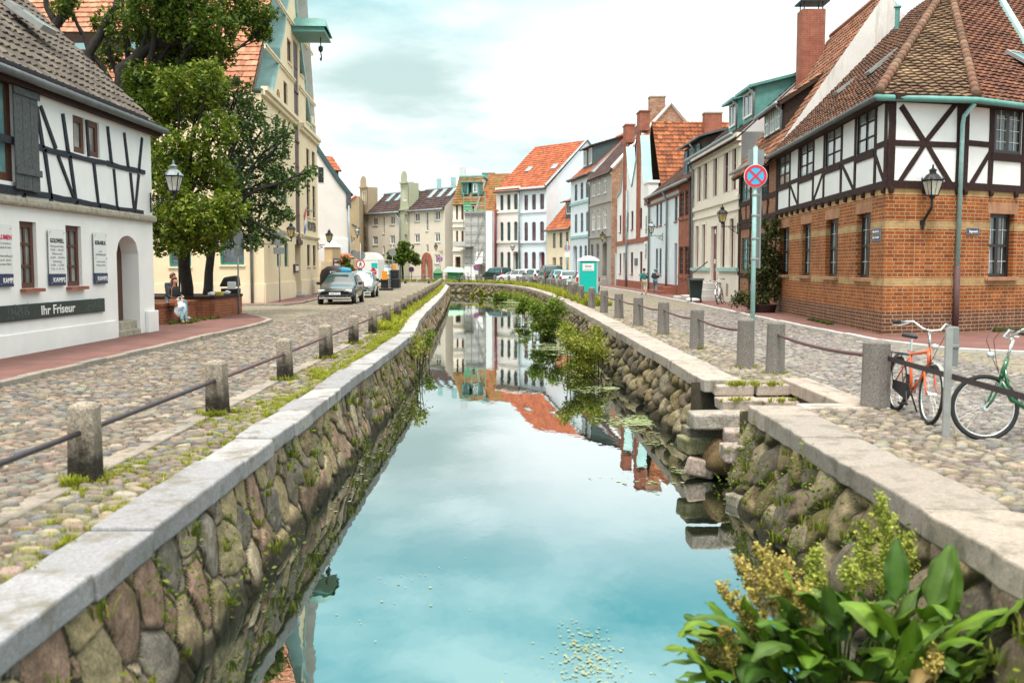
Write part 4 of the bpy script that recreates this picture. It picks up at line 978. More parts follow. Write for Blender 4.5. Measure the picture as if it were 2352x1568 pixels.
mb.tube([hc+Vector((0,.22*math.sin(a)*.8,-1.15+.2*math.cos(a))) for a in np.linspace(0,4.2,9)],.035,6);mb.build('crane_hook',MAT['iron'],ch)
FS=Fac((-30,46.6),CA);p_=lambda u,v:FS.px(u,v)
sw=[(p_(505,570)[0],p_(560,570)[0],p_(530,608)[1],p_(530,545)[1]),(p_(388,570)[0],p_(438,570)[0],p_(410,612)[1],p_(410,545)[1])]
hs=[(a,b_,c,d_+.15,.18) for a,b_,c,d_ in sw]
hs+=[(h[0],h[1],5.1,6.7,.18) for h in hs]
wall(FS,[(0,9.6),(FS.L,9.6)],hs,'side_wall',MAT['yellow'],H)
for h in hs:window(FS,H,h,'greenframe','pane',nv=0,nh=0,fw=.10,sill='yellowtrim')
mb=MB();FS.box(mb,0,FS.L-.01,-.1,.95,0,.05);mb.build('plinth',MAT['yellowtrim'],H)
mb=MB();FS.box(mb,0,FS.L-.3,9.3,9.6,0,.35);mb.build('cornice',MAT['yellowtrim'],H)
tube_part('downspout',H,[FS.P(FS.L-.55,.05,.12),FS.P(FS.L-.55,9.3,.12)],.07,'zinc')
apex=outline[len(fx)-1][1]+.3
ec=FS.P(FS.L-.2,9.5,.35);el=FS.P(0,9.5,.35)
rp=F.P(mid,27.0,-.6);pitch=13.9/9.9
def roofpt(s,d_):b0=FS.P(s,9.5,.35);return b0-FS.n*d_+Vector((0,0,d_*pitch))
RX=FS.L-.35
zA,zB=1.55,2.5
MAT['salmon']=MAT['tileclean']
tiles(H,[roofpt(0,0),roofpt(RX,0),roofpt(RX,zA),roofpt(0,zA)],'tileclean',TR,row=.36,cw=.27,seg=2,wave='flat',lift=.05)
tiles(H,[roofpt(RX-1.0,zA),roofpt(RX,zA),roofpt(RX,9.6),roofpt(RX-1.0,9.6)],'tileclean',TR,row=.36,cw=.27,seg=2,wave='flat',lift=.05)
up_=Vector((0,0,.95))+FS.n*.12
tiles(H,[roofpt(0,zA)+up_,roofpt(RX-3.9,zA)+up_,roofpt(RX-3.9,9.6),roofpt(0,9.6)],'tileclean',TR,row=.36,cw=.27,seg=2,wave='flat',lift=.05)
k=6
for i in range(k):
 f0,f1=i/k,(i+1)/k;e0,e1_=.5+.5*math.cos(math.pi*f0),.5+.5*math.cos(math.pi*f1);sA,sB=RX-3.9+2.9*f0,RX-3.9+2.9*f1
 tiles(H,[roofpt(sA,zA)+up_*e0,roofpt(sB,zA)+up_*e1_,roofpt(sB,9.6),roofpt(sA,9.6)],'tileclean',TR,row=.36,cw=.27,seg=2,wave='flat',lift=.05)
mb=MB();a,b_=roofpt(0,zA+.45),roofpt(RX-3.7,zA+.45);fz=Vector((0,0,1.0))
mb.face([roofpt(0,zA),roofpt(RX-1.0,zA),roofpt(RX-3.8,zA)+up_,roofpt(0,zA)+up_]);mb.build('dormer_front',MAT['darkboards'],H)
for i in range(4):
 s0=RX-6.4-i*3.0;w0=roofpt(s0,zA)+Vector((0,0,.16))+FS.n*.06;mb=MB();mb.face([w0,w0+FS.t*1.3,w0+FS.t*1.3+Vector((0,0,.6)),w0+Vector((0,0,.6))])
 mb2=MB()
 for j in(0,1,2):q=w0+FS.t*(j*.65-.04)+FS.n*.01;mb2.hexa([q,q+FS.t*.08,q+FS.t*.08-FS.n*.06,q-FS.n*.06],[x+Vector((0,0,.62)) for x in(q,q+FS.t*.08,q+FS.t*.08-FS.n*.06,q-FS.n*.06)])
 for zz in(-.06,.58):q=w0+FS.n*.015+Vector((0,0,zz));mb2.hexa([q,q+FS.t*1.3,q+FS.t*1.3-FS.n*.06,q-FS.n*.06],[x+Vector((0,0,.08)) for x in(q,q+FS.t*1.3,q+FS.t*1.3-FS.n*.06,q-FS.n*.06)])
 o=mb2.build('dormer_window',MAT['brownframe'],H);mb.build('pane',MAT['panesky'],o)
back=Fac((-12.65,65.3),(-30,66));mb=MB();mb.face([back.P(0,0),back.P(back.L,0),back.P(back.L,9.6),back.P(0,9.6)]);mb.build('rear_wall',MAT['yellow'],H)
mb=MB();mb.face([roofpt(0,9.6),roofpt(RX,9.6),back.P(0,9.5),back.P(back.L,9.5)]);mb.build('rear_roof',MAT['tileclean'],H)
o=thing('restaurant_sign',F.P(y2(905,180)[0],4.2),'small restaurant sign with dark letters and a red white blue mark beside the loading slot','sign')
ks=y2(905,180)[0];ke=y2(1055,200)[0];kz=y2(940,235)[1]
text(o,'KROATIEN',F,y2(955,200)[0],kz+.05,.75,'textdark',n=.03,width=ke-y2(945,200)[0],bold=.02)
for j,mt in enumerate(('signblue','signwhite','signred')):
 mb=MB();F.beam(mb,(ks+.05+j*.0,kz-.15+j*.42),(ks+.75,kz+.25+j*.42),.36,.02,.04);mb.build('flag_stripe',MAT[mt],o)
mb=MB();F.beam(mb,(ks+.8,kz+1.2),(ke,kz+1.35),.04,.02,.05);F.beam(mb,(ks+.8,kz+1.2),(ks+1.4,kz+1.5),.04,.02,.05);F.beam(mb,(ke-1,kz+1.55),(ke,kz+1.35),.04,.02,.05);mb.build('iron_scroll',MAT['steel'],o)
a,za_=y2(758,700);b_,_=y2(805,700);zb_=y2(758,815)[1]
o=thing('menu_box',F.P(a,zb_),'brown framed menu case on the yellow wall left of the warehouse doorway','display case')
mb=MB();F.box(mb,a,b_,zb_,za_,0,.12);mb.build('case',MAT['brownframe'],o);mb=MB();F.box(mb,a+.1,b_-.1,zb_+.1,za_-.1,.12,.13);mb.build('menu_sheet',MAT['signwhite'],o)
# ================================================================== left: white house whose blank gable faces the camera
H=thing('gable_house',(-12.6,73,0),'white house with a blank gable and green verge beyond the yellow warehouse','house')
GL,GR=D(690,600,72.5),D(803,600,75.5);FG=Fac((GL.x,GL.y),(GR.x,GR.y));g_=lambda u,v:FG.px(u,v)
e0=g_(803,442);pk=g_(733,352);k1=g_(775,415)
ol=[(0,pk[1]+2.2),(pk[0],pk[1]),(k1[0],k1[1]),(FG.L,e0[1]-.2)]
wall(FG,ol,[],'gable_wall',MAT['pinkwhite'],H)
mb=MB()
for(a,b_) in zip(ol,ol[1:]):FG.beam(mb,(a[0],a[1]+.1),(b_[0],b_[1]+.1),.34,-.35,.12)
mb.build('green_verge',MAT['slate'],H)
FE=Fac((GR.x,GR.y),(GR.x-6,96));mb=MB();mb.face([FE.P(0,-.1),FE.P(FE.L,-.1),FE.P(FE.L,e0[1]),FE.P(0,e0[1])]);mb.build('street_wall',MAT['pinkwhite'],H)
tiles(H,[FE.P(0,e0[1]-.2,.35),FE.P(FE.L,e0[1]-.2,.35),FE.P(FE.L,e0[1]+5,-5),FE.P(0,e0[1]+5,-5)],'tileclean',TO,row=.6,cw=.5,seg=2)
mb=MB();FG.box(mb,FG.L-.25,FG.L+.12,e0[1]-1.2,e0[1]-.1,-.2,.12);mb.build('eaves_box',MAT['zincdark'],H)
tube_part('downspout',H,[FG.P(FG.L-.1,.1,.12),FG.P(FG.L-.1,e0[1]-1,.12)],.08,'zinc')
d0,d1=g_(750,356),g_(783,388);mb=MB();FG.box(mb,d0[0],d1[0]+.2,d1[1]-1.4,d1[1],-2.2,-.6);dm=mb.build('dormer',MAT['slate'],H)
tiles(dm,[FG.P(d0[0]-.2,d1[1]-.1,-.4),FG.P(d1[0]+.35,d1[1]-.1,-.4),FG.P(d1[0]+.35,d0[1]+.1,-1.6),FG.P(d0[0]-.2,d0[1]+.1,-1.6)],'tileclean',TO,row=.4,cw=.3,seg=2,name='dormer_roof')
w0=g_(736,400);mb=MB();FG.box(mb,w0[0]-.2,w0[0]+.25,w0[1]-.6,w0[1]+.5,-.02,.03);mb.build('window',MAT['blackframe'],H)
lw=g_(735,547);mb=MB();FG.box(mb,lw[0],FG.L+.05,-.1,lw[1],.0,.10);mb.build('grey_base_render',MAT['white'],H)
H=thing('garden_wall',(-13,68,0),'cream garden wall with red tiled coping and pointed gate pier','wall')
FW=Fac(tuple(D(738,640,69.5))[:2],tuple(D(806,640,74.5))[:2]);w_=lambda u,v:FW.px(u,v)
z0=w_(790,592)[1];pa,pb=w_(760,590)[0],w_(779,590)[0]
mb=MB();FW.box(mb,pb,FW.L,-.1,z0,-.3,0);FW.box(mb,0,pa,-.1,z0-.3,-.3,0);mb.build('wall',MAT['yellow'],H)
mb=MB();FW.box(mb,pa,pb,-.1,z0+.75,-.5,.12);mb.build('gate_pier',MAT['tan2'],H)
mb=MB();c=FW.P((pa+pb)/2,z0+1.25,-.19);q=[FW.P(pa-.1,z0+.75,.22),FW.P(pb+.1,z0+.75,.22),FW.P(pb+.1,z0+.75,-.6),FW.P(pa-.1,z0+.75,-.6)]
for i in range(4):mb.face([q[i],q[(i+1)%4],c])
mb.build('pier_cap',MAT['tileclean'],H);
tiles(H,[FW.P(pb,z0,.25),FW.P(FW.L+.2,z0,.25),FW.P(FW.L+.2,z0+.35,-.2),FW.P(pb,z0+.35,-.2)],'tileclean',TR,row=.3,cw=.25,seg=2,name='coping')
pa_,pz=w_(761,637);pb_,pz2=w_(777,593)
o=signboard('restaurant_poster',FW,pa+.08,pb-.05,w_(770,619)[1],w_(770,594)[1],'enamelblue','black poster with a red white blue emblem on the gate pier',n=.13)
zc0=w_(770,607)[1]
for j,mt in enumerate(('signblue','signwhite','signred')):mb=MB();FW.beam(mb,(pa+.22,zc0-.18+j*.17),(pb-.2,zc0-.22+j*.15),.15,.156,.17);mb.build('emblem_stripe',MAT[mt],o)
for zz in(w_(770,597)[1]-.1,w_(770,616)[1]):mb=MB();FW.box(mb,pa+.2,pb-.2,zz,zz+.09,.156,.165);mb.build('text_line',MAT['signwhite'],o)
# ================================================================== right: brick corner house
Z5=lambda x,y:(1646.4+x*.5098,y*.5098);Z8=lambda x,y:(1928.6+x*.276,376.3+y*.276)
B0_,B1_,B2_,B3_=(9.95,37.6),(9.15,24.55),(11.25,25.15),(15.9,27.75)
H=thing('brick_corner_house',(9.15,24.55,0),'brick and white timber framed corner house with brown tiled hipped roof','house')
ZB,ZE=3.72,6.0
FL,FC,FR=Fac(B0_,B1_),Fac(B1_,B2_),Fac(B2_,B3_)
l5=lambda x,y:FL.px(*Z5(x,y));c5=lambda x,y:FC.px(*Z5(x,y));r5=lambda x,y:FR.px(*Z5(x,y))
def avg(v):return sum(v)/len(v)
low=[(285,325),(380,423),(490,545),(628,690)];zt_=l5(630,968)[1];zb_=l5(628,1250)[1]
HL=[(l5(a,1100)[0],l5(b_,1100)[0],zb_,zt_,.20) for a,b_ in low]
upw=[(283,331,690,830),(376,436,640,805),(491,561,588,770),(632,712,530,722)]
zut=avg([l5(a,t)[1] for a,b_,t,d_ in upw]);zub=avg([l5(a,d_)[1] for a,b_,t,d_ in upw])
HU=[(l5(a,700)[0],l5(b_,700)[0],zub,zut,.05) for a,b_,t,d_ in upw]
rw=(r5(1228,1100)[0],r5(1338,1100)[0],r5(1228,1248)[1],r5(1228,962)[1],.20);ru=(r5(1250,580)[0],r5(1372,580)[0],r5(1250,688)[1],r5(1250,478)[1],.05)
wall(FL,[(0,ZB),(FL.L,ZB)],HL,'brick_wall',MAT['brickhouse'],H);wall(FC,[(0,ZB),(FC.L,ZB)],[],'brick_wall',MAT['brickhouse'],H);wall(FR,[(0,ZB),(FR.L,ZB)],[rw],'brick_wall',MAT['brickhouse'],H)
wall(FL,[(0,ZE),(FL.L,ZE)],HU,'plaster_panels',MAT['infill'],H,z0=ZB,n=.01);wall(FC,[(0,ZE),(FC.L,ZE)],[],'plaster_panels',MAT['infill'],H,z0=ZB,n=.01);wall(FR,[(0,ZE),(FR.L,ZE)],[ru],'plaster_panels',MAT['infill'],H,z0=ZB,n=.01)
for f,hs in((FL,HL),(FR,[rw])):
 for h in hs:
  o=window(f,H,h,'blackframe','pane',nv=1,nh=0,fw=.09,mw=.09,transom=.50,bars=4)
  mb=MB();f.box(mb,h[0]-.14,h[1]+.14,h[2]-.10,h[2]-.003,-.12,.10);mb.build('sill',MAT['brickarch'],o,bevel=.01)
  mb=MB();k_=3e-3;s0,s1=h[0]-.12,h[1]+.12;z0,z1=h[3]+.01,h[3]+.29
  mb.face([f.P(s0,z0,k_),f.P(s1,z0,k_),f.P(s1,z1,k_),f.P(s0,z1,k_)],uv=[(s0,0.0),(s1,0.0),(s1,.29),(s0,.29)]);mb.build('brick_arch',MAT['brickarch'],H)
for h in HU:window(FL,H,h,'timber','panecurtain',nv=1,nh=2,fw=.07,mw=.035,n=.0,bars=None)
window(FR,H,ru,'blackframe','pane',nv=1,nh=0,fw=.08,mw=.08,n=.0,bars=4)
mbt=MB()
def bl(f,pf,x0,y0,x1,y1,w=.14):f.beam(mbt,pf(x0,y0),pf(x1,y1),w,-.02,.035,wob=.012)
def posts(f,sl,w=.15,z0=ZB,z1=ZE):
 for s in sl:f.beam(mbt,(s,z0),(s,z1),w,-.02,.036,wob=.01)
for f in(FL,FC,FR):f.box(mbt,0,f.L,ZB-.05,ZB+.13,-.02,.045);f.box(mbt,0,f.L,ZE-.26,ZE,-.02,.05)
zmid=l5(750,650)[1];zm2=avg([zub])
ps=[]
for h in HU:ps+=[h[0]-.10,h[1]+.10]
posts(FL,ps+[.08,FL.L-.09],.17)
for h in HU:FL.box(mbt,h[0]-.02,h[1]+.02,zub-.16,zub-.004,-.02,.05);FL.box(mbt,h[0]-.02,h[1]+.02,zut+.004,ZE-.2,-.02,.04)
gaps=list(zip([.08]+[h[1]+.10 for h in HU],[h[0]-.10 for h in HU]+[FL.L-.09]))
for i,(a,b_) in enumerate(gaps):
 zg=zub+(.05 if i<4 else.12);FL.box(mbt,a,b_,zg-.12,zg+.02,-.02,.034)
 if 0<i<4:FL.beam(mbt,(a+.05 if i!=2 else b_-.05,zg-.1),(b_-.08 if i!=2 else a+.08,ZB+.12),.12,-.02,.03,wob=.01)
for h,k in zip(HU,(0,0,0,0)):pass
bl(FL,l5,716,690,762,832,.12)
zc=c5(900,648)[1];posts(FC,[.10,FC.L-.10],.2);FC.box(mbt,0,FC.L,zc-.07,zc+.07,-.02,.037)
bl(FC,c5,828,480,935,640,.15);bl(FC,c5,1072,470,940,640,.13);bl(FC,c5,930,655,815,832,.12);bl(FC,c5,945,655,1050,828,.13)
zr_=r5(1170,648)[1];posts(FR,[.10,ru[0]-.12,ru[1]+.12,FR.L-.1],.18);FR.box(mbt,.1,ru[0]-.1,zr_-.07,zr_+.07,-.02,.037);FR.box(mbt,ru[0]-.1,ru[1]+.1,ru[2]-.2,ru[2]-.004,-.02,.05)
bl(FR,r5,1225,690,1140,835,.13);FR.beam(mbt,(ru[1]+.2,ZB+.1),(ru[1]+.9,ZE-.3),.13,-.02,.035)
mbt.build('timber_frame',MAT['timber'],H)
for f,n_ in((FL,15),(FC,2),(FR,5)):
 for i in range(n_+1):s=.12+(f.L-.24)*i/n_;mb=MB();mb.lathe([(.001,-.09),(.06,-.08),(.075,0),(.06,.08),(.001,.09)],6,f.P(s,ZB-.10,.03));mb.build('beam_end',MAT['timber'],H)
AP=Vector((14.3,33.4,10.95));RB=Vector((14.85,37.6,10.95));ov=.34
e_l0=FL.P(0,ZE-.12,ov);cl=Vector(((B1_[0]-.34),(B1_[1]-.22),ZE-.12));cr=Vector((B2_[0]+.13,B2_[1]-.36,ZE-.12));e_r1=FR.P(FR.L,ZE-.12,ov)
def plane(p):return p
tiles(H,[e_l0,cl,AP,RB],'tilered',TB,row=.20,cw=.30,seg=3,amp=.02,lift=.05)
tiles(H,[cl,cr,AP],'tilered',[(0.22,0.145,0.085),(0.18,0.11,0.065),(0.26,0.18,0.11),(0.14,0.085,0.055)],row=.19,cw=.30,seg=3,amp=.018,lift=.05)
RR=AP+(e_r1-cr)
tiles(H,[cr,e_r1,RR,AP],'tilered',[(0.18,0.075,0.045),(0.155,0.065,0.042),(0.21,0.09,0.05),(0.125,0.058,0.04)],row=.20,cw=.30,seg=3,amp=.02,lift=.05)
for a,b_ in((cl,AP),(cr,AP),(AP,RB),(AP,RR)):
 mb=MB();n_=int((b_-a).length/.36);d_=(b_-a)
 for i in range(n_):
  q0,q1=a+d_*(i/n_)+Vector((0,0,.05)),a+d_*((i+1.08)/n_)+Vector((0,0,.07));mb.tube([q0,q1],[.135,.10],8,c=random.Random(i).choice([(0.18,0.095,0.06),(0.14,0.08,0.052),(0.21,0.125,0.08)]))
 mb.build('ridge_tiles',MAT['tilered'],H,smooth=True)
gutter(H,[FL.P(0,ZE-.20,ov+.06),cl+Vector((-.06,-.03,-.08))],'zincdark',.075);gutter(H,[cl+Vector((-.06,-.03,-.08)),cr+Vector((.02,-.07,-.08)),FR.P(FR.L,ZE-.20,ov+.06)],'copper',.08)
for f in(FL,FC,FR):mb=MB();f.box(mb,0,f.L,ZE-.24,ZE-.09,.05,ov-.06);mb.build('eaves_board',MAT['timber'],H)
dsx=FC.L-.12;tube_part('downspout',H,[cr+Vector((-.05,-.05,-.15)),FC.P(dsx,ZE-.55,.16),FC.P(dsx,ZE-.75,.12),FC.P(dsx,1.75,.10)],.055,'poleteal',10)
tube_part('downspout_foot',H,[FC.P(dsx,1.76,.10),FC.P(dsx,.02,.10)],.075,'rust',10)
exL=(cl-e_l0).normalized();eyL=((RB-e_l0)-exL*(RB-e_l0).dot(exL)).normalized()
for(u,v,w_,h_) in((1862,242,.5,.8),(1948,205,.5,.8),(2034,150,.55,1.1),(2003,98,.45,.7),(2078,58,.5,.9)):
 nrm=exL.cross(eyL);r=ray(u,v);t=(e_l0-Vector((0,0,CZ))).dot(nrm)/r.dot(nrm);P_=Vector((0,0,CZ))+r*t
 skylight(H,P_-exL*w_/2-eyL*h_/2,exL,eyL,w_,h_,.10,.10)
exR=(e_r1-cr).normalized();eyR=((AP-cr)-exR*(AP-cr).dot(exR)).normalized();nrm=exR.cross(eyR)
for(u,v,w_,h_) in((2345,145,.6,.9),):
 r=ray(u,v);t=(cr-Vector((0,0,CZ))).dot(nrm)/r.dot(nrm);P_=Vector((0,0,CZ))+r*t;skylight(H,P_-exR*w_/2-eyR*h_/2,exR,eyR,w_,h_,.1,.1)
def rpt(u,v):r=ray(u,v);t=(cr-Vector((0,0,CZ))).dot(nrm)/r.dot(nrm);return Vector((0,0,CZ))+r*t+nrm*.05
mb=MB();a,b_=rpt(2300,10),rpt(2365,120);mb.tube([a,b_],.14,6);mb.build('valley_flashing',MAT['copperpale'],H)
mb=MB();q=D(2062,8,35.5);mb.tube([q+Vector((0,0,-.9)),q+Vector((0,0,-.15))],.08,10);mb.lathe([(.0,-.03),(.13,-.11),(.13,-.15),(.0,-.15)],10,q);mb.build('vent_pipe',MAT['copper'],H)
MAT['plateblue']=MAT['enamelblue']
def plate(f,pf,xa,xb,ya,yb,lines,lab):
 a,b_=pf(xa,(ya+yb)/2)[0],pf(xb,(ya+yb)/2)[0];z1,z0=pf(xa,ya)[1],pf(xa,yb)[1]
 o=thing('street_sign',f.P(a,z0),lab,'street sign','blue street name plates');mb=MB();f.box(mb,a,b_,z0,z1,.01,.022);mb.build('plate',MAT['steel'],o);mb=MB();f.box(mb,a+.015,b_-.015,z0+.015,z1-.015,.022,.026);pl=mb.build('enamel_face',MAT['enamelblue'],o)
 for i,(t_,zz,sz) in enumerate(lines):text(pl,t_,f,(a+b_)/2,z0+(z1-z0)*zz,(z1-z0)*sz,'signwhite',n=.03,width=(b_-a)*.72,mid=True,bold=.002)
p8l=lambda x,y:FL.px(*Z8(x,y));p8r=lambda x,y:FR.px(*Z8(x,y))
plate(FL,p8l,275,350,540,590,[('Runde Gr.',.28,.5)],'upper blue street plate left of the brick corner');plate(FL,p8l,272,348,594,648,[('Zur Grube',.45,.42)],'lower blue plate with an underlined word left of the brick corner')
plate(FR,p8r,1052,1158,532,586,[('Ziegenmarkt',.28,.55)],'blue street plate between the downspout and the right window')
# ================================================================== right: brick infilled half-timbered house with a dormer and tall gable
H=thing('dormer_house',(9.95,41,0),'narrow half-timbered brick house with dark dormer, whitewashed gable and red chimney','house')
A_,B_=(10.25,45.0),(9.95,37.62);F=Fac(A_,B_);Z4=lambda x,y:(1317+.33*x,188.2+.33*y);Z9=lambda x,y:(1674.6+x*.2402,357.5+y*.2402)
f9=lambda x,y:F.px(*Z9(x,y));ez=F.px(1740,362)[1]
hh=[(f9(108,300)[0],f9(208,300)[0],f9(108,455)[1],f9(108,165)[1],.08),(f9(305,300)[0],f9(370,300)[0],f9(305,405)[1],f9(305,95)[1],.08),(f9(120,900)[0],f9(195,900)[0],f9(120,1110)[1],f9(120,790)[1],.12),(f9(290,850)[0],f9(352,850)[0],f9(290,1110)[1],f9(290,750)[1],.12)]
ez=max(ez,hh[1][3]+.3)
wall(F,[(0,ez),(F.L,ez)],hh,'wall',MAT['brickinfill'],H)
for i,h in enumerate(hh):window(F,H,h,'darkgreenframe','pane' if i%2 else 'panesky',nv=1,nh=2,fw=.09,mw=.05)
mb=MB()
for z_ in(f9(100,640)[1],f9(100,690)[1],f9(100,475)[1],ez-.15,f9(100,1140)[1]):F.box(mb,0,F.L,z_-.10,z_+.08,-.02,.04)
for s in[.1,F.L-.1]+[x for h in hh[:2] for x in(h[0]-.09,h[1]+.09)]:F.beam(mb,(s,.4),(s,ez),.17,-.02,.036)
for a,b_ in(((105,480),(125,630)),((165,480),(165,640)),((222,480),(205,630)),((310,470),(318,590)),((385,430),(355,580))):F.beam(mb,f9(*a),f9(*b_),.12,-.02,.03)
mb.build('timber_frame',MAT['timber'],H)
ry,rz=3.85,11.85-ez
tiles(H,slope_quad(F,0,F.L,ez,ry,rz,.42,.0),'tilered',[(0.26,0.115,0.065),(0.30,0.14,0.085),(0.21,0.095,0.06),(0.18,0.09,0.055)],row=.30,cw=.24,seg=3,amp=.028,lift=.045)
gw_=[F.P(F.L,0,0),F.P(F.L,0,-ry*2),F.P(F.L,ez,-ry*2),F.P(F.L,ez+rz,-ry),F.P(F.L,ez,0)]
mb=MB();mb.prism([p+F.t*.02 for p in gw_],F.t*-.3);mb.build('whitewashed_gable',MAT['oldwhite'],H)
mb=MB();fl=[F.P(F.L+.05,ZE+.55,-.6),F.P(F.L+.05,ZE+4.95,-4.9)];mb.tube(fl,.11,4);mb.build('copper_flashing',MAT['copperpale'],H)
tiles(H,[F.P(F.L,ez,-2*ry),F.P(0,ez,-2*ry),F.P(0,ez+rz,-ry),F.P(F.L,ez+rz,-ry)],'tilered',TB,row=.6,cw=.5,seg=2)
gutter(H,[F.P(0,ez-.35,.48),F.P(F.L,ez-.35,.48)],'zinc',.075)
mb=MB();n_=20
for i in range(n_):a,b_=F.P(F.L*i/n_,ez+rz+.04,-ry),F.P(F.L*(i+1.05)/n_,ez+rz+.04,-ry);mb.tube([a,b_],[.12,.10],6,c=(0.30,0.14,0.10))
mb.build('ridge_tiles',MAT['tilered'],H)
Z6=lambda x,y:(1674.6+x*.252,y*.252)
rk=rz/ry;ds0,ds1=2.2,5.9;dn=-.55;dzb=ez+.55*rk;dzt=dzb+1.25
mb=MB();dback=-(dzt+.95-ez)/rk
side=[F.P(ds1,dzb,dn),F.P(ds1,dzt,dn),F.P(ds1,dzt+.95,dback)]
mb.face([F.P(ds0,dzb-.1,dn),F.P(ds1,dzb-.1,dn),F.P(ds1,dzt,dn),F.P(ds0,dzt,dn)]);mb.face(side);mb.face([F.P(ds0,dzb,dn),F.P(ds0,dzt+.95,dback),F.P(ds0,dzt,dn)])
dm=mb.build('dormer',MAT['darkboards'],H)
for a in(.35,1.45,2.5):
 h=(ds0+a,ds0+a+.8,dzb+.12,dzt-.12,.0);window(F,dm,h,'whiteframe','panesky',nv=1,nh=1,fw=.06,mw=.04,n=dn+.03)
kd=.95/(dn-dback)
tiles(dm,[F.P(ds0-.2,dzt-.3*kd,dn+.3),F.P(ds1+.2,dzt-.3*kd,dn+.3),F.P(ds1+.2,dzt+.98,dback),F.P(ds0-.2,dzt+.98,dback)],'tilered',TB+TR,row=.28,cw=.22,seg=3,amp=.025,name='dormer_roof',thick=.16)
gutter(dm,[F.P(ds0-.25,dzt-.42*kd,dn+.40),F.P(ds1+.25,dzt-.42*kd,dn+.40)],'zinc',.07)
tube_part('downspout',dm,[F.P(ds1-.15,dzt-.25,dn+.38),F.P(ds1-.12,dzt-.5,dn+.10),F.P(ds1-.1,dzb,dn+.12)],.05,'zinc')
c_=D(1863,60,44.2);chimney(H,(c_.x,44.2),1.0,.8,8.5,D(1863,26,44.2).z,'redbrick',False)
zc=D(1863,26,44.2).z;mb=MB()
for i in(-1,1):
 for j in(-1,1):mb.box(c_.x+i*.4-.02,c_.x+i*.4+.02,44.2+j*.3-.02,44.2+j*.3+.02,zc,zc+.3)
mb.box(c_.x-.6,c_.x+.65,43.7,44.7,zc+.3,zc+.36);mb.build('chimney_cowl',MAT['iron'],H)
# ================================================================== right: cream house with tall paired windows
H=thing('cream_house',(10.2,50,0),'cream house with tall paired windows, dark red door and stone stoop','house')
A_,B_=(10.18,56.2),(10.25,45.02);F=Fac(A_,B_);f4=lambda x,y:F.px(*Z4(x,y));ez=7.75
def rowh(pairs,yref,zb,zt,d):return[(f4(a,yref)[0],f4(b_,yref)[0],zb,zt,d) for a,b_ in pairs]
up=rowh(((868,892),(910,936),(978,1005),(1050,1082)),700,f4(868,835)[1],f4(868,582)[1],.13)+[(F.L-1.6,F.L-.75,f4(868,835)[1],f4(868,582)[1],.13)]
lw=rowh(((855,876),(900,922),(1030,1060),(1092,1120)),1150,f4(855,1290)[1],f4(855,1005)[1],.13)
dr=(f4(962,1200)[0],f4(1004,1200)[0],.95,f4(962,1008)[1],.16)
wall(F,[(0,ez),(F.L,ez)],up+lw+[dr],'wall',MAT['cream'],H)
for h in up+lw:window(F,H,h,'redframe','pane',nv=0,nh=0,fw=.09,transom=.62)
mb=MB();F.box(mb,dr[0],dr[1],.95,dr[3],-.16,-.11);F.box(mb,dr[0]+.15,dr[1]-.15,1.2,2.0,-.11,-.09);F.box(mb,dr[0]+.15,dr[1]-.15,2.2,dr[3]-.9,-.11,-.09);d_=mb.build('door',MAT['redframe'],H)
for zz in(1.9,3.4):mb=MB();F.box(mb,dr[0]+.3,dr[0]+.62,zz,zz+.22,-.09,-.08);mb.build('door_notice',MAT['signwhite'],d_)
for z_,th,e in((lw[0][2]-.18,.16,.16),(up[0][2]-.5,.22,.10),(lw[0][3]+.35,.12,.08),(ez-.38,.36,.22),(ez-.62,.14,.10)):
 mb=MB()
 if z_<dr[3] and z_>.5 and z_<2.5:F.box(mb,0,dr[0]-.3,z_,z_+th,0,e);F.box(mb,dr[1]+.3,F.L,z_,z_+th,0,e)
 else:F.box(mb,0,F.L,z_,z_+th,0,e)
 mb.build('cornice',MAT['creamtrim'] if z_!=lw[0][2]-.18 else MAT['copperpale'],H)
mb=MB()
for i in range(46):s=.1+i*(F.L-.3)/46;mb=MB();F.box(mb,s,s+.12,ez-.52,ez-.40,.02,.16);mb.build('dentil',MAT['creamtrim'],H)
for a in[h for h in up+lw]+[dr]:
 mb=MB();F.box(mb,a[0]-.14,a[0]-.003,a[2],a[3]+.14,0,.05);F.box(mb,a[1]+.003,a[1]+.14,a[2],a[3]+.14,0,.05);F.box(mb,a[0],a[1],a[3]+.003,a[3]+.14,0,.05);mb.build('window_surround',MAT['creamtrim'],H)
mb=MB();F.box(mb,dr[0]-.3,dr[1]+.35,.0,.3,.0,1.5);F.box(mb,dr[0]-.1,dr[1]+.2,.3,.62,.0,.9);F.box(mb,dr[0],dr[1]+.1,.62,.94,.0,.5);F.box(mb,dr[0]-1.4,dr[0]-.3,.0,.22,.2,1.7);mb.build('stoop',MAT['granitelight'],H,bevel=.03)
mb=MB();F.box(mb,0,dr[0]-.32,-.1,lw[0][2]-.35,0,.04);F.box(mb,dr[1]+.37,F.L,-.1,lw[0][2]-.35,0,.04);mb.build('plinth',MAT['creamtrim'],H)
mb=MB()
for a in(dr[0]-1.0,dr[1]+.7,dr[1]+2.2):mb=MB();F.box(mb,a,a+.45,.35,.95,.035,.05);mb.build('cellar_window',MAT['tan'],H)
tube_part('handrail',H,[F.P(dr[0]-.25,.95,1.5),F.P(dr[0]-.25,2.0,.15)],.03,'rust')
rk=(11.6-ez)/4.2
tiles(H,slope_quad(F,0,F.L,ez,4.2,11.6-ez,.4,0),'tilered',TD+[(0.13,.09,.075)],row=.33,cw=.25,seg=2,amp=.02)
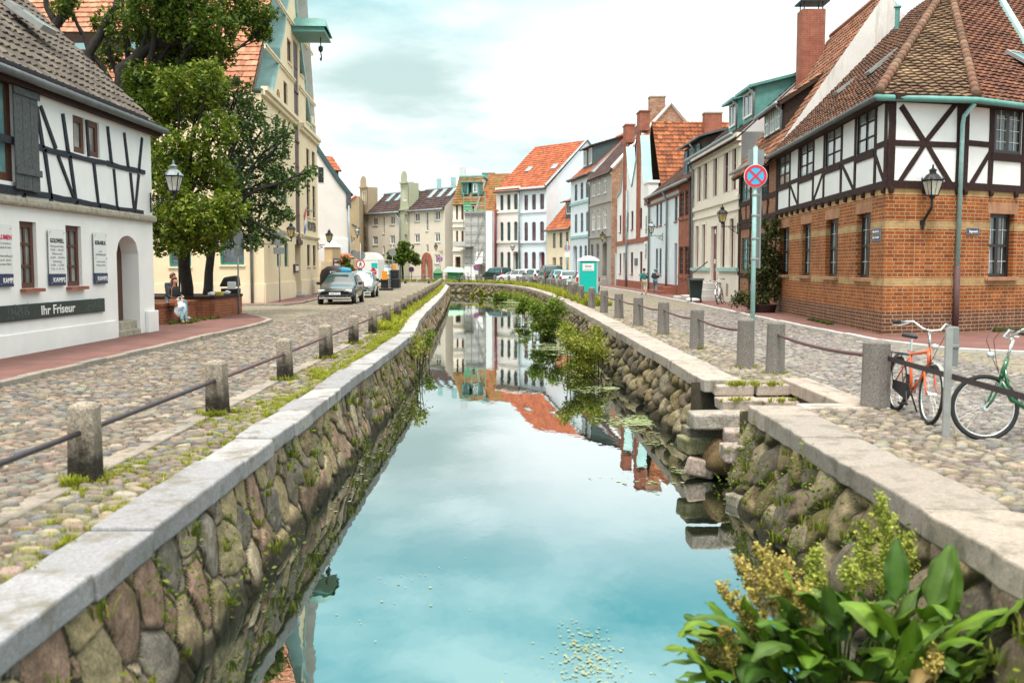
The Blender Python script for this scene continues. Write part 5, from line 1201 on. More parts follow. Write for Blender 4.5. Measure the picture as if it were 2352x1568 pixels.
mb=MB();mb.face([F.P(0,ez,0),F.P(0,11.6,-4.2),F.P(0,ez,-8.4)]);mb.build('gable_wall',MAT['greywhite'],H);mb=MB();mb.face([F.P(F.L,ez,0),F.P(F.L,11.6,-4.2),F.P(F.L,ez,-8.4)]);mb.build('gable_wall',MAT['greywhite'],H)
gutter(H,[F.P(-.1,ez-.12,.48),F.P(F.L+.1,ez-.12,.48)],'zinc',.09)
tube_part('downspout',H,[F.P(.12,ez-.2,.42),F.P(.12,ez-.7,.1),F.P(.12,.1,.1)],.06,'zinc')
for k_,(a,b_) in enumerate(((5.2,7.3),(8.2,10.6))):
 n0=-.75;zb=ez+.75*rk-.1;zt=zb+1.55;bk=-(zt+.5-ez)/rk;mb=MB()
 mb.face([F.P(a,zb,n0),F.P(b_,zb,n0),F.P(b_,zt,n0),F.P(a,zt,n0)]);mb.face([F.P(b_,zb,n0),F.P(b_,zt+.5,bk),F.P(b_,zt,n0)]);mb.face([F.P(a,zb,n0),F.P(a,zt,n0),F.P(a,zt+.5,bk)])
 for j in range(3):
  q=n0-(j+1)*.5;zr2=zt+.5*(n0-q)/(n0-bk);zl=max(zb,ez-q*rk);
  if zl<zr2:mb.hexa([F.P(b_+.03,zl,q),F.P(b_+.03,zl,q-.04),F.P(b_,zl,q-.04),F.P(b_,zl,q)],[F.P(b_+.03,zr2,q),F.P(b_+.03,zr2,q-.04),F.P(b_,zr2,q-.04),F.P(b_,zr2,q)])
 dm=mb.build('copper_dormer',MAT['copper'],H)
 mb=MB();mb.hexa([F.P(a-.2,zt-.12,n0+.35),F.P(b_+.2,zt-.12,n0+.35),F.P(b_+.2,zt+.5,bk),F.P(a-.2,zt+.5,bk)],[F.P(a-.2,zt,n0+.35),F.P(b_+.2,zt,n0+.35),F.P(b_+.2,zt+.62,bk),F.P(a-.2,zt+.62,bk)]);mb.build('dormer_roof',MAT['copper'],dm)
 h=(a+.35,b_-.35,zb+.3,zt-.1,.0);window(F,dm,h,'whiteframe','pane',nv=1,nh=0,fw=.09,n=n0+.03)
 tube_part('downspout',dm,[F.P(b_,zt-.1,n0+.35),F.P(b_+.05,zt-.35,n0+.1),F.P(b_+.05,zb,n0+.12)],.05,'zinc')
# ================================================================== right: red brick bay and pale blue house under one roof
F=Fac((9.95,72.2),(10.18,56.22));f4=lambda x,y:F.px(*Z4(x,y));ez=6.9;sp_=f4(738,1100)[0]
H=thing('brick_front_house',(10.15,58,0),'narrow red brick house with paired brown windows beside the cream house','house')
F2=Fac(tuple(F.P(sp_,0))[:2],(10.18,56.22));s_=lambda x,y:F2.px(*Z4(x,y))
hb=[(s_(745,850)[0],s_(776,850)[0],s_(745,945)[1],s_(745,770)[1],.12),(s_(784,850)[0],s_(818,850)[0],s_(745,945)[1],s_(745,770)[1],.12),(s_(742,1250)[0],s_(772,1250)[0],s_(742,1340)[1],s_(742,1148)[1],.12),(s_(780,1250)[0],s_(812,1250)[0],s_(742,1340)[1],s_(742,1148)[1],.12)]
wall(F2,[(0,ez),(F2.L,ez)],hb,'wall',MAT['redbrick'],H,n=.06)
for h in hb:window(F2,H,h,'brownframe','pane',nv=1,nh=4,fw=.07,mw=.05,n=.06,sill='redbrick',sillw=.2)
tube_part('downspout',H,[F2.P(F2.L-.1,ez-.1,.2),F2.P(F2.L-.1,.1,.14)],.06,'rust')
def shedroof(H,F,ez,over=.35):
 tiles(H,slope_quad(F,0,F.L,ez,3.6,3.1,over,0),'tilered',TB+TD,row=.33,cw=.25,seg=2,amp=.02);gutter(H,[F.P(0,ez-.3,over+.08),F.P(F.L,ez-.3,over+.08)],'zinc',.09)
 mb=MB();mb.face([F.P(0,ez,0),F.P(0,ez+3.1,-3.6),F.P(0,ez,-7)]);mb.build('gable_wall',MAT['greywhite'],H);mb=MB();mb.face([F.P(F.L,ez,0),F.P(F.L,ez+3.1,-3.6),F.P(F.L,ez,-7)]);mb.build('gable_wall',MAT['greywhite'],H)
shedroof(H,F2,ez)
n0=-.7;dz=ez+.6;mb=MB();mb.hexa([F2.P(-2.5,dz-.4,n0),F2.P(F2.L-.5,dz-.4,n0),F2.P(F2.L-.5,dz-.4,-3),F2.P(-2.5,dz-.4,-3)],[F2.P(-2.5,dz+1.5,n0),F2.P(F2.L-.5,dz+1.5,n0),F2.P(F2.L-.5,dz+2.2,-3),F2.P(-2.5,dz+2.2,-3)]);dm=mb.build('dormer',MAT['darkboards'],H)
mb=MB();mb.hexa([F2.P(-2.8,dz+1.5,n0+.4),F2.P(F2.L-.3,dz+1.5,n0+.4),F2.P(F2.L-.3,dz+2.25,-3.2),F2.P(-2.8,dz+2.25,-3.2)],[F2.P(-2.8,dz+1.6,n0+.4),F2.P(F2.L-.3,dz+1.6,n0+.4),F2.P(F2.L-.3,dz+2.4,-3.2),F2.P(-2.8,dz+2.4,-3.2)]);mb.build('dormer_roof',MAT['zincdark'],dm)
for a in(-2.2,-.4,1.6):window(F2,dm,(a,a+1.0,dz-.1,dz+1.3,.0),'greyframe','panesky',nv=1,nh=0,fw=.08,n=n0+.03)
tube_part('downspout',dm,[F2.P(1.2,dz+1.45,n0+.4),F2.P(1.2,dz+1.1,n0+.1),F2.P(1.2,dz-.3,n0+.1)],.06,'zinc')
H=thing('pale_blue_house',(10.05,66,0),'low pale blue plastered house with brick steps between two red fronts','house')
F3=Fac((9.95,72.2),tuple(F.P(sp_,0))[:2]);s_=lambda x,y:F3.px(*Z4(x,y))
zb1,zt1=s_(640,990)[1],s_(640,815)[1];zb2,zt2=s_(575,1340)[1],s_(575,1160)[1]
hb=[(s_(a,900)[0],s_(b_,900)[0],zb1,zt1,.09) for a,b_ in((577,592),(602,617),(642,658),(705,725))]+[(s_(a,1250)[0],s_(b_,1250)[0],zb2,zt2,.09) for a,b_ in((573,588),(598,613))]
ds=[(s_(638,1250)[0],s_(655,1250)[0],.5,zt2+.1,.12),(s_(702,1250)[0],s_(722,1250)[0],.5,zt2+.2,.12)]
wall(F3,[(0,ez),(F3.L,ez)],hb+ds,'wall',MAT['bluewhite'],H)
for h in hb:window(F3,H,h,'greyframe','pane',nv=1,nh=1,fw=.07,sill='redbrick')
for h in ds:
 mb=MB();F3.box(mb,h[0],h[1],.5,h[3],-.12,-.08);mb.build('door',MAT['greyframe'],H)
 mb=MB();F3.box(mb,h[0]-.4,h[1]+.4,-.05,.5,.07,.7);F3.box(mb,h[0]-.4,h[1]+.4,-.05,.25,.7,1.1);mb.build('steps',MAT['redbrick'],H)
mb=MB();F3.box(mb,0,F3.L,-.1,.62,0,.06);mb.build('plinth',MAT['redbrick'],H)
mb=MB();F3.box(mb,0,F3.L,ez-.5,ez-.3,0,.12);F3.box(mb,0,F3.L,ez-.9,ez-.75,0,.06);mb.build('cornice',MAT['redbrick'],H)
shedroof(H,F3,ez)
for a in(.2,F3.L-3.9):tube_part('downspout',H,[F3.P(a,ez-.35,.42),F3.P(a,ez-1,.12),F3.P(a,.1,.12)],.07,'zinc')
# ================================================================== right: guest house with twin steep gables
H=thing('twin_gable_house',(9.7,80,0),'white house with twin steep gables, red brick pilasters and black vertical lettering','house')
F=Fac((9.35,89.0),(9.93,72.25));f4=lambda x,y:F.px(*Z4(x,y));L=F.L
cN,cF=F.px(1469,400)[0],F.px(1437,400)[0];tz=13.4;e0=7.9
ol=[(0,e0),(cF-2.3,e0+.4),(cF-1.2,10.2),(cF-.75,11.6),(cF-.75,tz),(cF+.75,tz),(cF+.75,11.6),(cF+1.5,10.0),((cF+cN)/2,8.2),(cN-1.5,10.0),(cN-.75,11.6),(cN-.75,tz),(cN+.75,tz),(cN+.75,11.6),(cN+1.7,9.2),(cN+2.3,e0+.1),(cN+2.32,e0),(L,e0)]
ol=[(s,z) for s,z in ol];fx=[]
for s,z in ol:
 if fx and s<=fx[-1][0]:s=fx[-1][0]+.01
 fx.append((s,z))
ol=fx
zu0,zu1=f4(462,1015)[1],f4(462,880)[1];zl0,zl1=f4(465,1340)[1],f4(465,1180)[1]
hs=[(f4(a,950)[0],f4(b_,950)[0],zu0,zu1,.1) for a,b_ in((321,334),(372,384),(402,418),(458,478))]+[(f4(a,1250)[0],f4(b_,1250)[0],zl0,zl1,.1) for a,b_ in((321,333),(399,416),(463,480))]
hs+=[(f4(345,1250)[0],f4(362,1250)[0],.4,zl1,.3),(cN-.35,cN+.35,9.3,10.6,.2),(cF-.35,cF+.35,9.3,10.6,.2)]
wall(F,ol,hs,'wall',MAT['white'],H)
for i,h in enumerate(hs):
 if i!=7:window(F,H,h,'redframe','pane',nv=1,nh=1,fw=.08,sill='redbrick')
 else:mb=MB();F.box(mb,h[0],h[1],.4,h[3],-.3,-.25);mb.build('door',MAT['redframe'],H)
mb=MB();F.box(mb,0,L,-.1,.62,0,.08);mb.build('plinth',MAT['redbrick'],H)
mb=MB();zb=f4(520,1095)[1];F.box(mb,0,L,zb-.14,zb+.2,0,.12);mb.build('brick_band',MAT['redbrick'],H)
for c in(cN,cF):
 mb=MB()
 for a in(c-.62,c+.30):F.box(mb,a,a+.32,zb+.2,tz-.5,.0,.14)
 F.box(mb,c-.8,c+.8,tz-1.4,tz,-.62,.12);F.box(mb,c-.86,c+.86,tz,tz+.1,-.68,.18);mb.build('brick_turret',MAT['redbrick'],H)
mb=MB()
def cop(a,za_,b_,zb_):
 q=[F.P(a,za_+.03,.1),F.P(b_,zb_+.03,.1),F.P(b_,zb_+.03,-.62),F.P(a,za_+.03,-.62)];r_=[p-Vector((0,0,.12)) for p in q]
 mb.hexa([r_[3],r_[2],r_[1],r_[0]],[q[3],q[2],q[1],q[0]])
for(a,za_),(b_,zb_) in zip(ol,ol[1:]):
 if b_-a>.05 and abs(zb_-za_)>.05:mb=MB();cop(a,za_,b_,zb_);mb.build('copper_coping',MAT['copperpale'],H)
mb=MB();F.box(mb,L-1.6,L+.02,-.1,e0-.15,-.6,.12);F.box(mb,L-1.75,L+.1,e0-.15,e0+.05,-.7,.22);mb.build('end_pilaster',MAT['white'],H);mb=MB();F.box(mb,L-1.63,L+.04,6.2,6.6,-.6,.15);mb.build('brick_collar',MAT['redbrick'],H)
o=thing('wall_lettering',F.P(L-.9,4),'black capital letters running up the white corner pilaster of the twin gabled house','sign')
text(o,'PENSION',F,L-.45,f4(510,1055)[1],.72,'textdark',n=.14,vertical=True,width=f4(510,938)[1]-f4(510,1055)[1],bold=.006);text(o,'FRISEUR',F,L-.45,f4(510,1228)[1],.72,'textdark',n=.14,vertical=True,width=f4(510,1125)[1]-f4(510,1228)[1],bold=.006)
mb=MB();a,z_=f4(428,1250);b_,_=f4(448,1250);F.box(mb,a,b_,z_-.3,z_+.25,.01,.05);o2=thing('shop_plate',F.P(a,z_),'small dark blue plate on the white wall beside the pension doorway','sign');mb.build('plate',MAT['enamelblue'],o2)
tube_part('downspout',H,[F.P(f4(383,1000)[0],8.0,.15),F.P(f4(383,1000)[0],.1,.15)],.09,'zinc')
rid=Vector(F.P(cN,12.75,-.9));e_a=F.P(L+.1,6.7,-.9)
tiles(H,[e_a,e_a-F.n*9,rid-F.n*9,rid],'tileclean',[(0.30,0.10,0.04),(0.25,0.08,0.036),(0.35,0.125,0.048),(0.20,0.068,0.034)],row=.42,cw=.30,seg=3,amp=.03,lift=.06)
e_b=F.P((cN+cF)/2,8.3,-.9);tiles(H,[e_b-F.n*9,e_b,rid,rid-F.n*9],'tileclean',TR,row=.6,cw=.5,seg=2)
rid2=F.P(cF,12.75,-.9);tiles(H,[e_b,e_b-F.n*9,rid2-F.n*9,rid2],'tileclean',TR,row=.6,cw=.5,seg=2);e_c=F.P(-.1,7.2,-.9);tiles(H,[e_c-F.n*9,e_c,rid2,rid2-F.n*9],'tileclean',TR,row=.6,cw=.5,seg=2)
mb=MB();q=F.P(L,0,0);mb.face([q+Vector((0,0,-.1)),q-F.n*10+Vector((0,0,-.1)),q-F.n*10+Vector((0,0,7)),q+Vector((0,0,7))]);mb.build('side_wall',MAT['white'],H)
c_=D(1637,280,76);chimney(H,(c_.x,76.2),1.3,1.0,11.5,D(1637,262,76).z)
# ================================================================== right: grey unrendered house with a brick gable
H=thing('ruined_grey_house',(9.3,93,0),'weathered grey rendered house with white arched windows and bare brick gable','house')
F=Fac((7.66,99.0),(8.95,90.2));f4=lambda x,y:F.px(*Z4(x,y));L=F.L;ez=F.px(1402,388)[1]
def rr(xs,yb,yt,d=.09,rise=.18,yref=None):return[(f4(a,(yb+yt)/2)[0],f4(b_,(yb+yt)/2)[0],f4(xs[-1][0],yb)[1],f4(xs[-1][0],yt)[1],d,rise) for a,b_ in xs]
C3=((131,150),(167,189),(209,231))
hs=rr(C3,775,645)+rr(C3,1020,875)+rr(((122,140),(160,180)),1225,1125)
dr=(f4(200,1300)[0],f4(232,1300)[0],.9,f4(200,1120)[1],.6,.2)
wall(F,[(0,ez),(L,ez)],hs+[dr],'wall',MAT['grey'],H)
for h in hs[:6]:window(F,H,h,'whiteframe','panecurtain',nv=1,nh=0,fw=.09,transom=.62,sill='greywhite')
for h in hs[6:]:window(F,H,h,'greyframe','pane',nv=1,nh=1,fw=.09)
mb=MB();F.box(mb,dr[0],dr[1],0,dr[3],-.6,-.55);mb.build('doorway',MAT['black'],H)
mb=MB();F.box(mb,dr[0]-.1,dr[1]+.1,0,.9,-.55,.1);F.box(mb,dr[0]-.1,dr[1]+.1,0,.6,.1,.5);F.box(mb,dr[0]-.1,dr[1]+.1,0,.3,.5,.9);mb.build('steps',MAT['granite'],H)
for z_ in(f4(209,830)[1]-.2,f4(209,1080)[1],ez-.5):mb=MB();F.box(mb,0,L,z_,z_+.18,0,.12);mb.build('cornice',MAT['grey'],H)
rz=16.4-ez;ry=5.4
tiles(H,slope_quad(F,0,L,ez,ry,rz,.35,0),'tilered',TD+[(0.14,.075,.06)],row=.36,cw=.3,seg=2)
g=[F.P(L,-.1,0),F.P(L,-.1,-2*ry),F.P(L,ez,-2*ry),F.P(L,ez+rz,-ry),F.P(L,ez,0)]
mb=MB();mb.face([p+F.t*.02 for p in g],uv=[(0,0),(2*ry,0),(2*ry,ez),(ry,ez+rz),(0,ez)]);mb.build('brick_gable',MAT['oldbrick'],H)
mb=MB();mb.tube([F.P(L+.05,ez,0),F.P(L+.05,ez+rz,-ry),F.P(L+.05,ez,-2*ry)],.2,4);mb.build('verge_mortar',MAT['oldwhite'],H)
tiles(H,[F.P(L,ez,-2*ry),F.P(0,ez,-2*ry),F.P(0,ez+rz,-ry),F.P(L,ez+rz,-ry)],'tilered',TD,row=.6,cw=.5,seg=2)
chimney(H,tuple(F.P(L-1.7,0,-ry+.8))[:2],1.4,1.2,ez+rz-2,ez+rz+.7,'oldbrick',True)
r_ey=(Vector(-F.n*ry)+Vector((0,0,rz))).normalized();skylight(H,F.P(L-2.2,ez,0)+r_ey*3.2,F.t,r_ey,.7,1.1)
tube_part('downspout',H,[F.P(.1,ez-.3,.4),F.P(.1,ez-.9,.1),F.P(.1,.2,.1)],.07,'zinc')
gp=D(1408,625,90.0);mb=MB()
H=thing('sheet_gate',(9.3,89.6,0),'pale grey sheet metal gate between the grey house and the white pension','gate')
mb.box(9.25,9.40,88.9,90.2,.05,2.9);mb.build('gate_leaf',MAT['greywhite'],H);mb=MB();mb.box(9.2,9.25,89.5,89.56,.05,2.9);mb.build('gate_seam',MAT['steel'],H)
# ================================================================== right: white house with slate dormer
H=thing('white_slate_dormer_house',(8.4,103,0),'narrow white house with a big slate dormer on an orange roof','house')
F=Fac((6.27,107.0),(7.65,99.05));L=F.L;Z3=lambda x,y:(987.8+.27*x,282.2+.27*y);f3=lambda x,y:F.px(*Z3(x,y));ez=F.px(1340,400)[1]
C3=((1230,1253),(1280,1303),(1326,1349))
def rw3(xs,yb,yt,d=.09,rise=.15):return[(f3(a,(yb+yt)/2)[0],f3(b_,(yb+yt)/2)[0],f3(xs[-1][0],yb)[1],f3(xs[-1][0],yt)[1],d,rise) for a,b_ in xs]
hs=rw3(C3,640,492)+rw3(C3,925,755)+rw3(((1270,1293),(1313,1335)),1150,1040);dr=(f3(1216,1150)[0],f3(1250,1150)[0],.4,f3(1216,1043)[1],.4,.25)
wall(F,[(0,ez),(L,ez)],hs+[dr],'wall',MAT['bluewhite'],H)
for h in hs:window(F,H,h,'greyframe','pane',nv=1,nh=0,fw=.08,transom=.66)
mb=MB();F.box(mb,dr[0],dr[1],0,dr[3],-.4,-.35);mb.build('door',MAT['greyframe'],H)
mb=MB();F.box(mb,0,L,-.1,f3(1300,965)[1]-.3,0,.03);mb.build('grey_base',MAT['greywhite'],H) if False else None
for z_ in(f3(1326,665)[1],f3(1326,960)[1]):mb=MB();F.box(mb,0,L,z_-.15,z_+.1,0,.14);mb.build('sill_band',MAT['copperpale'],H)
tiles(H,slope_quad(F,0,L,ez,5,4.6,.4,.0),'tileclean',TO,row=.4,cw=.3,seg=2)
mb=MB();mb.face([F.P(L,ez,0),F.P(L,ez+4.6,-5),F.P(L,ez,-10)]);mb.build('gable_wall',MAT['bluewhite'],H);mb=MB();mb.face([F.P(0,-.1,0),F.P(0,ez,0),F.P(0,ez+4.6,-5),F.P(0,ez,-10),F.P(0,-.1,-10)]);mb.build('gable_wall',MAT['bluewhite'],H)
n0,dz=-.8,ez+.9;mb=MB();mb.hexa([F.P(2.2,dz-.4,n0),F.P(L-1.2,dz-.4,n0),F.P(L-1.2,dz-.4,-4),F.P(2.2,dz-.4,-4)],[F.P(2.2,dz+1.9,n0),F.P(L-1.2,dz+1.9,n0),F.P(L-1.2,dz+2.9,-4),F.P(2.2,dz+2.9,-4)]);dm=mb.build('slate_dormer',MAT['slate'],H)
for a in(2.6,4.9):window(F,dm,(a,a+1.2,dz+.1,dz+1.7,.0),'whiteframe','pane',nv=1,nh=0,fw=.1,n=n0+.03)
tiles(dm,[F.P(2.0,dz+1.85,n0+.4),F.P(L-1,dz+1.85,n0+.4),F.P(L-1,dz+3.0,-4.2),F.P(2.0,dz+3.0,-4.2)],'tileclean',TO,row=.4,cw=.3,seg=2,name='dormer_roof')
gutter(H,[F.P(0,ez-.25,.45),F.P(L,ez-.25,.45)],'zincdark',.1)
# ================================================================== right: small cream house
H=thing('small_cream_house',(6.0,110,0),'small low cream house with orange roof and grey dormer','house')
F=Fac((3.92,113.0),(6.26,107.05));L=F.L;f3=lambda x,y:F.px(*Z3(x,y));ez=f3(1090,890)[1]+.1
C3=((1045,1068),(1102,1126),(1156,1178))
hs=rw3(C3,1060,930,.12,0)+rw3(((1102,1126),(1156,1178)),1260,1140,.12,0);dr=(f3(1040,1200)[0],f3(1070,1200)[0],.3,f3(1040,1145)[1],.4)
wall(F,[(0,ez),(L,ez)],hs+[dr],'wall',MAT['yellowtrim'],H)
for h in hs:window(F,H,h,'brownframe','panecurtain',nv=1,nh=1,fw=.08)
mb=MB();F.box(mb,dr[0],dr[1],0,dr[3],-.4,-.35);mb.build('door',MAT['brownframe'],H)
tiles(H,slope_quad(F,0,L,ez,4,4.6,.35,0),'tileclean',TO+[(0.48,.15,.06)],row=.45,cw=.32,seg=2);gutter(H,[F.P(0,ez-.4,.4),F.P(L,ez-.4,.4)],'zincdark',.1)
n0,dz=-.7,ez+1.2;mb=MB();mb.hexa([F.P(3.6,dz-.5,n0),F.P(5.6,dz-.5,n0),F.P(5.6,dz-.5,-3),F.P(3.6,dz-.5,-3)],[F.P(3.6,dz+1.5,n0),F.P(5.6,dz+1.5,n0),F.P(5.6,dz+2.1,-3),F.P(3.6,dz+2.1,-3)]);dm=mb.build('dormer',MAT['slate'],H)
window(F,dm,(4.0,5.2,dz+.1,dz+1.35,0),'whiteframe','pane',nv=1,nh=0,fw=.1,n=n0+.03);tiles(dm,[F.P(3.2,dz+1.45,n0+.5),F.P(5.9,dz+1.45,n0+.5),F.P(5.9,dz+2.4,-3.2),F.P(3.2,dz+2.4,-3.2)],'tileclean',TO,row=.4,cw=.3,seg=2,name='dormer_roof')
# ================================================================== far end: three storey pair under one orange roof
FA=Fac((-1.86,119.5),(3.9,113.2));f3=lambda x,y:FA.px(*Z3(x,y));SPL=f3(770,800)[0];ez=avg([f3(570,585)[1],f3(1000,520)[1]])
def far_house(nm,lab,Fq,cols,mat,fr,door,parent_roof=False):
 H=thing(nm,tuple(Fq.A),lab,'house');g=lambda x,y:Fq.px(*Z3(x,y));hs=[]
 for(yb,yt,rise) in((745,615,0),(1005,845,.22),(1240,1098,.22)):
  zb,zt=g(cols[0][0],yb)[1],g(cols[0][0],yt)[1]
  for a,b_ in cols:hs.append((g(a,800)[0],g(b_,800)[0],zb,zt,.16,rise))
 d_=hs.pop(8);d_=(d_[0]-.15,d_[1]+.1,.2,d_[3],.5,.25)
 wall(Fq,[(0,ez),(Fq.L,ez)],hs+[d_],'wall',MAT[mat],H)
 for h in hs:window(Fq,H,h,fr,'pane',nv=1,nh=2,fw=.09,transom=.68)
 mb=MB();Fq.box(mb,d_[0],d_[1],0,d_[3],-.5,-.45);mb.build('door',MAT[fr],H)
 for yy,e in((760,.12),(1015,.16),(560,.2)):
  z_=g(cols[0][0],yy)[1];mb=MB();Fq.box(mb,0,Fq.L,z_-.12,z_+.12,0,e);mb.build('cornice',MAT['creamtrim' if mat=='pinkwhite' else 'bluewhite'],H)
 tiles(H,slope_quad(Fq,0,Fq.L,ez,6.5,5.6,.35,.1),'tileclean',TO,row=.42,cw=.32,seg=2,amp=.03,lift=.05)
 gutter(H,[Fq.P(0,ez-.3,.42),Fq.P(Fq.L,ez-.3,.42)],'zincdark',.1)
 ey=(-Fq.n*6.5+Vector((0,0,5.6))).normalized();skylight(H,Fq.P(Fq.L*.55,ez,0)+ey*3.2,Fq.t,ey,.9,.9)
 return H
H=far_house('cream_townhouse','three storey cream townhouse with dark green windows under a shared orange roof',Fac(tuple(FA.A)[:2],tuple(FA.P(SPL,0))[:2]),((597,624),(655,684),(713,744)),'pinkwhite','darkgreenframe',0)
tube_part('downspout',H,[FA.P(SPL,ez-.3,.3),FA.P(SPL,.2,.15)],.12,'zinc')
FB=Fac(tuple(FA.P(SPL+.01,0))[:2],(3.9,113.2));H=far_house('pale_blue_townhouse','three storey pale blue townhouse with dark red windows and a bare white side gable',FB,((801,833),(866,900),(934,970)),'bluewhite','redframe',0)
q=[FB.P(FB.L,z,n) for z,n in((-.1,0),(-.1,-13),(ez,-13),(ez+5.6,-6.5),(ez,0))];mb=MB();mb.face(q);mb.build('side_gable',MAT['bluewhite'],H);mb=MB();mb.tube([FB.P(FB.L+.05,ez,.3),FB.P(FB.L+.05,ez+5.7,-6.5),FB.P(FB.L+.05,ez,-13)],.16,4);mb.build('verge',MAT['zinc'],H)
# ================================================================== far end: mansard house behind scaffolding
ZA=lambda x,y:(809.1+x*.2040,376.3+y*.2040)
F=Fac((-7.15,121.0),(-1.88,119.55));L=F.L;fa=lambda x,y:F.px(*ZA(x,y));ez=fa(1150,430)[1]
H=thing('mansard_house',(-7.15,121.0,0),'cream mansard house with mossy orange roof, two copper dormers, partly scaffolded','house')
ms=fa(1400,480)[0]
hs=[]
for yb,yt in((630,470),(915,755)):
 zb,zt=fa(1168,yb)[1],fa(1168,yt)[1]
 for a,b_ in((1168,1190),(1228,1250),(1284,1306),(1350,1372)):hs.append((fa(a,600)[0],fa(b_,600)[0],zb,zt,.15))
hs+=[(fa(1160,1100)[0],fa(1218,1100)[0],.3,fa(1168,1045)[1],.5),(fa(1275,1100)[0],fa(1300,1100)[0],fa(1168,1210)[1],fa(1168,1045)[1],.2)]
wall(F,[(0,ez),(ms,ez),(ms+.01,ez-.9),(L,ez-.9)],hs,'wall',MAT['cream'],H)
for i,h in enumerate(hs):
 if i!=8:window(F,H,h,'brownframe','panecurtain',nv=1,nh=0,fw=.1)
 else:mb=MB();F.box(mb,h[0],h[1],0,h[3],-.5,-.45);mb.build('door',MAT['brownframe'],H)
for yy in(705,975,645):z_=fa(1168,yy)[1];mb=MB();F.box(mb,0,L,z_-.12,z_+.12,0,.18);mb.build('cornice',MAT['creamtrim'],H)
mh=fa(1240,125)[1]-ez
tiles(H,slope_quad(F,0,ms,ez,2.6,mh,.3,0),'tilemoss',[(0.24,0.13,0.05),(0.18,0.12,0.04),(0.30,0.125,0.05)],row=.42,cw=.32,seg=2,amp=.03,lift=.06)
for a,b_ in((1235,1278),(1352,1398)):
 s0,s1=fa(a,300)[0],fa(b_,300)[0];zb,zt=ez+mh*.28,ez+mh*.72;mb=MB();n0=-.4
 mb.hexa([F.P(s0-.2,zb,n0),F.P(s1+.2,zb,n0),F.P(s1+.2,zb,-2),F.P(s0-.2,zb,-2)],[F.P(s0-.2,zt,n0),F.P(s1+.2,zt,n0),F.P(s1+.2,zt+.2,-2),F.P(s0-.2,zt+.2,-2)]);dm=mb.build('copper_dormer',MAT['copper'],H)
 window(F,dm,(s0,s1,zb+.2,zt-.15,0),'whiteframe' if a>1300 else 'darkgreenframe','pane',nv=1,nh=0,fw=.1,n=n0+.03);mb=MB();F.box(mb,s0-.4,s1+.4,zt,zt+.12,-2,n0+.25);mb.build('dormer_roof',MAT['copper'],dm)
q=[F.P(ms,-.1,-.02),F.P(ms,ez,0),F.P(ms,ez+mh,-2.6),F.P(ms,ez+mh-.8,-9),F.P(ms,-.1,-9)];mb=MB();mb.face(q);mb.build('side_wall',MAT['cream'],H)
mb=MB();mb.tube([F.P(0,ez+mh,-2.6),F.P(ms,ez+mh,-2.6),F.P(ms,ez+mh-.8,-9)],.22,6);mb.build('ridge_capping',MAT['copper'],H);mb=MB();mb.face([F.P(0,ez+mh,-2.6),F.P(ms,ez+mh,-2.6),F.P(ms,ez+mh-.8,-9),F.P(0,ez+mh-.8,-9)]);mb.build('flat_roof',MAT['copper'],H)
tiles(H,slope_quad(Fac(tuple(F.P(ms,0))[:2],tuple(F.P(L+.8,0))[:2]),0,L+.8-ms,ez-.9,5,4.6,.3,0),'tilemoss',[(.33,.11,.05),(.24,.13,.05)],row=.42,cw=.32,seg=2)
c_=F.P(ms-.6,0,-7);chimney(H,(c_.x,c_.y),1.6,1.2,ez+mh-2,ez+mh+.7,'copper',True);c_=F.P(.3,0,-3);chimney(H,(c_.x,c_.y),.8,.8,ez+mh-1,ez+mh+1.2,'greywhite',False)
tube_part('downspout',H,[F.P(L-.1,ez-1.2,.3),F.P(L-.1,.2,.2)],.22,'redframe')
MAT['sheet']=plain('scaffold_sheeting',(0.50,0.49,0.47),.8,var=.12,scale=1.2);MAT['sheetwhite']=plain('white_sheeting',(0.80,0.83,0.83),.7,var=.05);MAT['netgreen']=plain('green_netting',(0.10,0.42,0.22),.8,var=.2)
H=thing('scaffolding',tuple(F.P(3,0,1)),'grey sheeted scaffolding tower with green netting in front of the mansard house','scaffolding')
s0,s1,sw_=fa(1300,900)[0],fa(1540,900)[0],fa(1612,900)[0];zt=fa(1400,540)[1];n0,n1=.3,1.5
mb=MB()
for s in np.linspace(s0,s1,4):
 for n in(n0,n1):mb.tube([F.P(s,0,n),F.P(s,zt+(2.2 if n==n1 else 0),n)],.05,5)
for z_ in np.arange(1.9,zt+2.5,1.0):mb.tube([F.P(s0,z_,n1+.02),F.P(s1,z_,n1+.02)],.04,5)
mb.tube([F.P(s1-.2,4.5,n1+.06),F.P((s0+s1)/2,1.9,n1+.06)],.05,5);mb.tube([F.P(s1,zt-.2,n1+.06),F.P((s0+s1)/2,zt-4,n1+.06)],.05,5);mb.build('tubes',MAT['steel'],H)
mb=MB();F.box(mb,s0+.1,s1,2.1,zt-.2,n0+.2,n1-.15);mb.build('grey_sheeting',MAT['sheet'],H)
mb=MB();F.box(mb,s0,s1,zt-.25,zt,n0,n1+.1);F.box(mb,s0-.8,s0+1.2,fa(1300,940)[1],fa(1300,940)[1]+.12,n0,n1+1.0);mb.build('deck',MAT['steel'],H)
mb=MB();F.box(mb,s1+.05,sw_,.1,zt,n0,n1);mb.build('white_sheeting',MAT['sheetwhite'],H)
mb=MB();F.box(mb,s0,s0+1.4,.1,2.0,n1-.1,n1);mb.build('hoarding',MAT['sheetwhite'],H)
mb=MB()
for z_ in(zt+.1,zt+.9):F.box(mb,s0,s1,z_,z_+.12,n1,n1+.03)
F.box(mb,s0,s0+.05,zt,zt+2.2,n1,n1+.05);F.box(mb,s1-.06,s1,zt,zt+2.2,n1,n1+.05);F.box(mb,s0+.1,s0+.8,zt+.1,zt+1.0,n1-.03,n1);mb.build('green_netting',MAT['netgreen'],H)
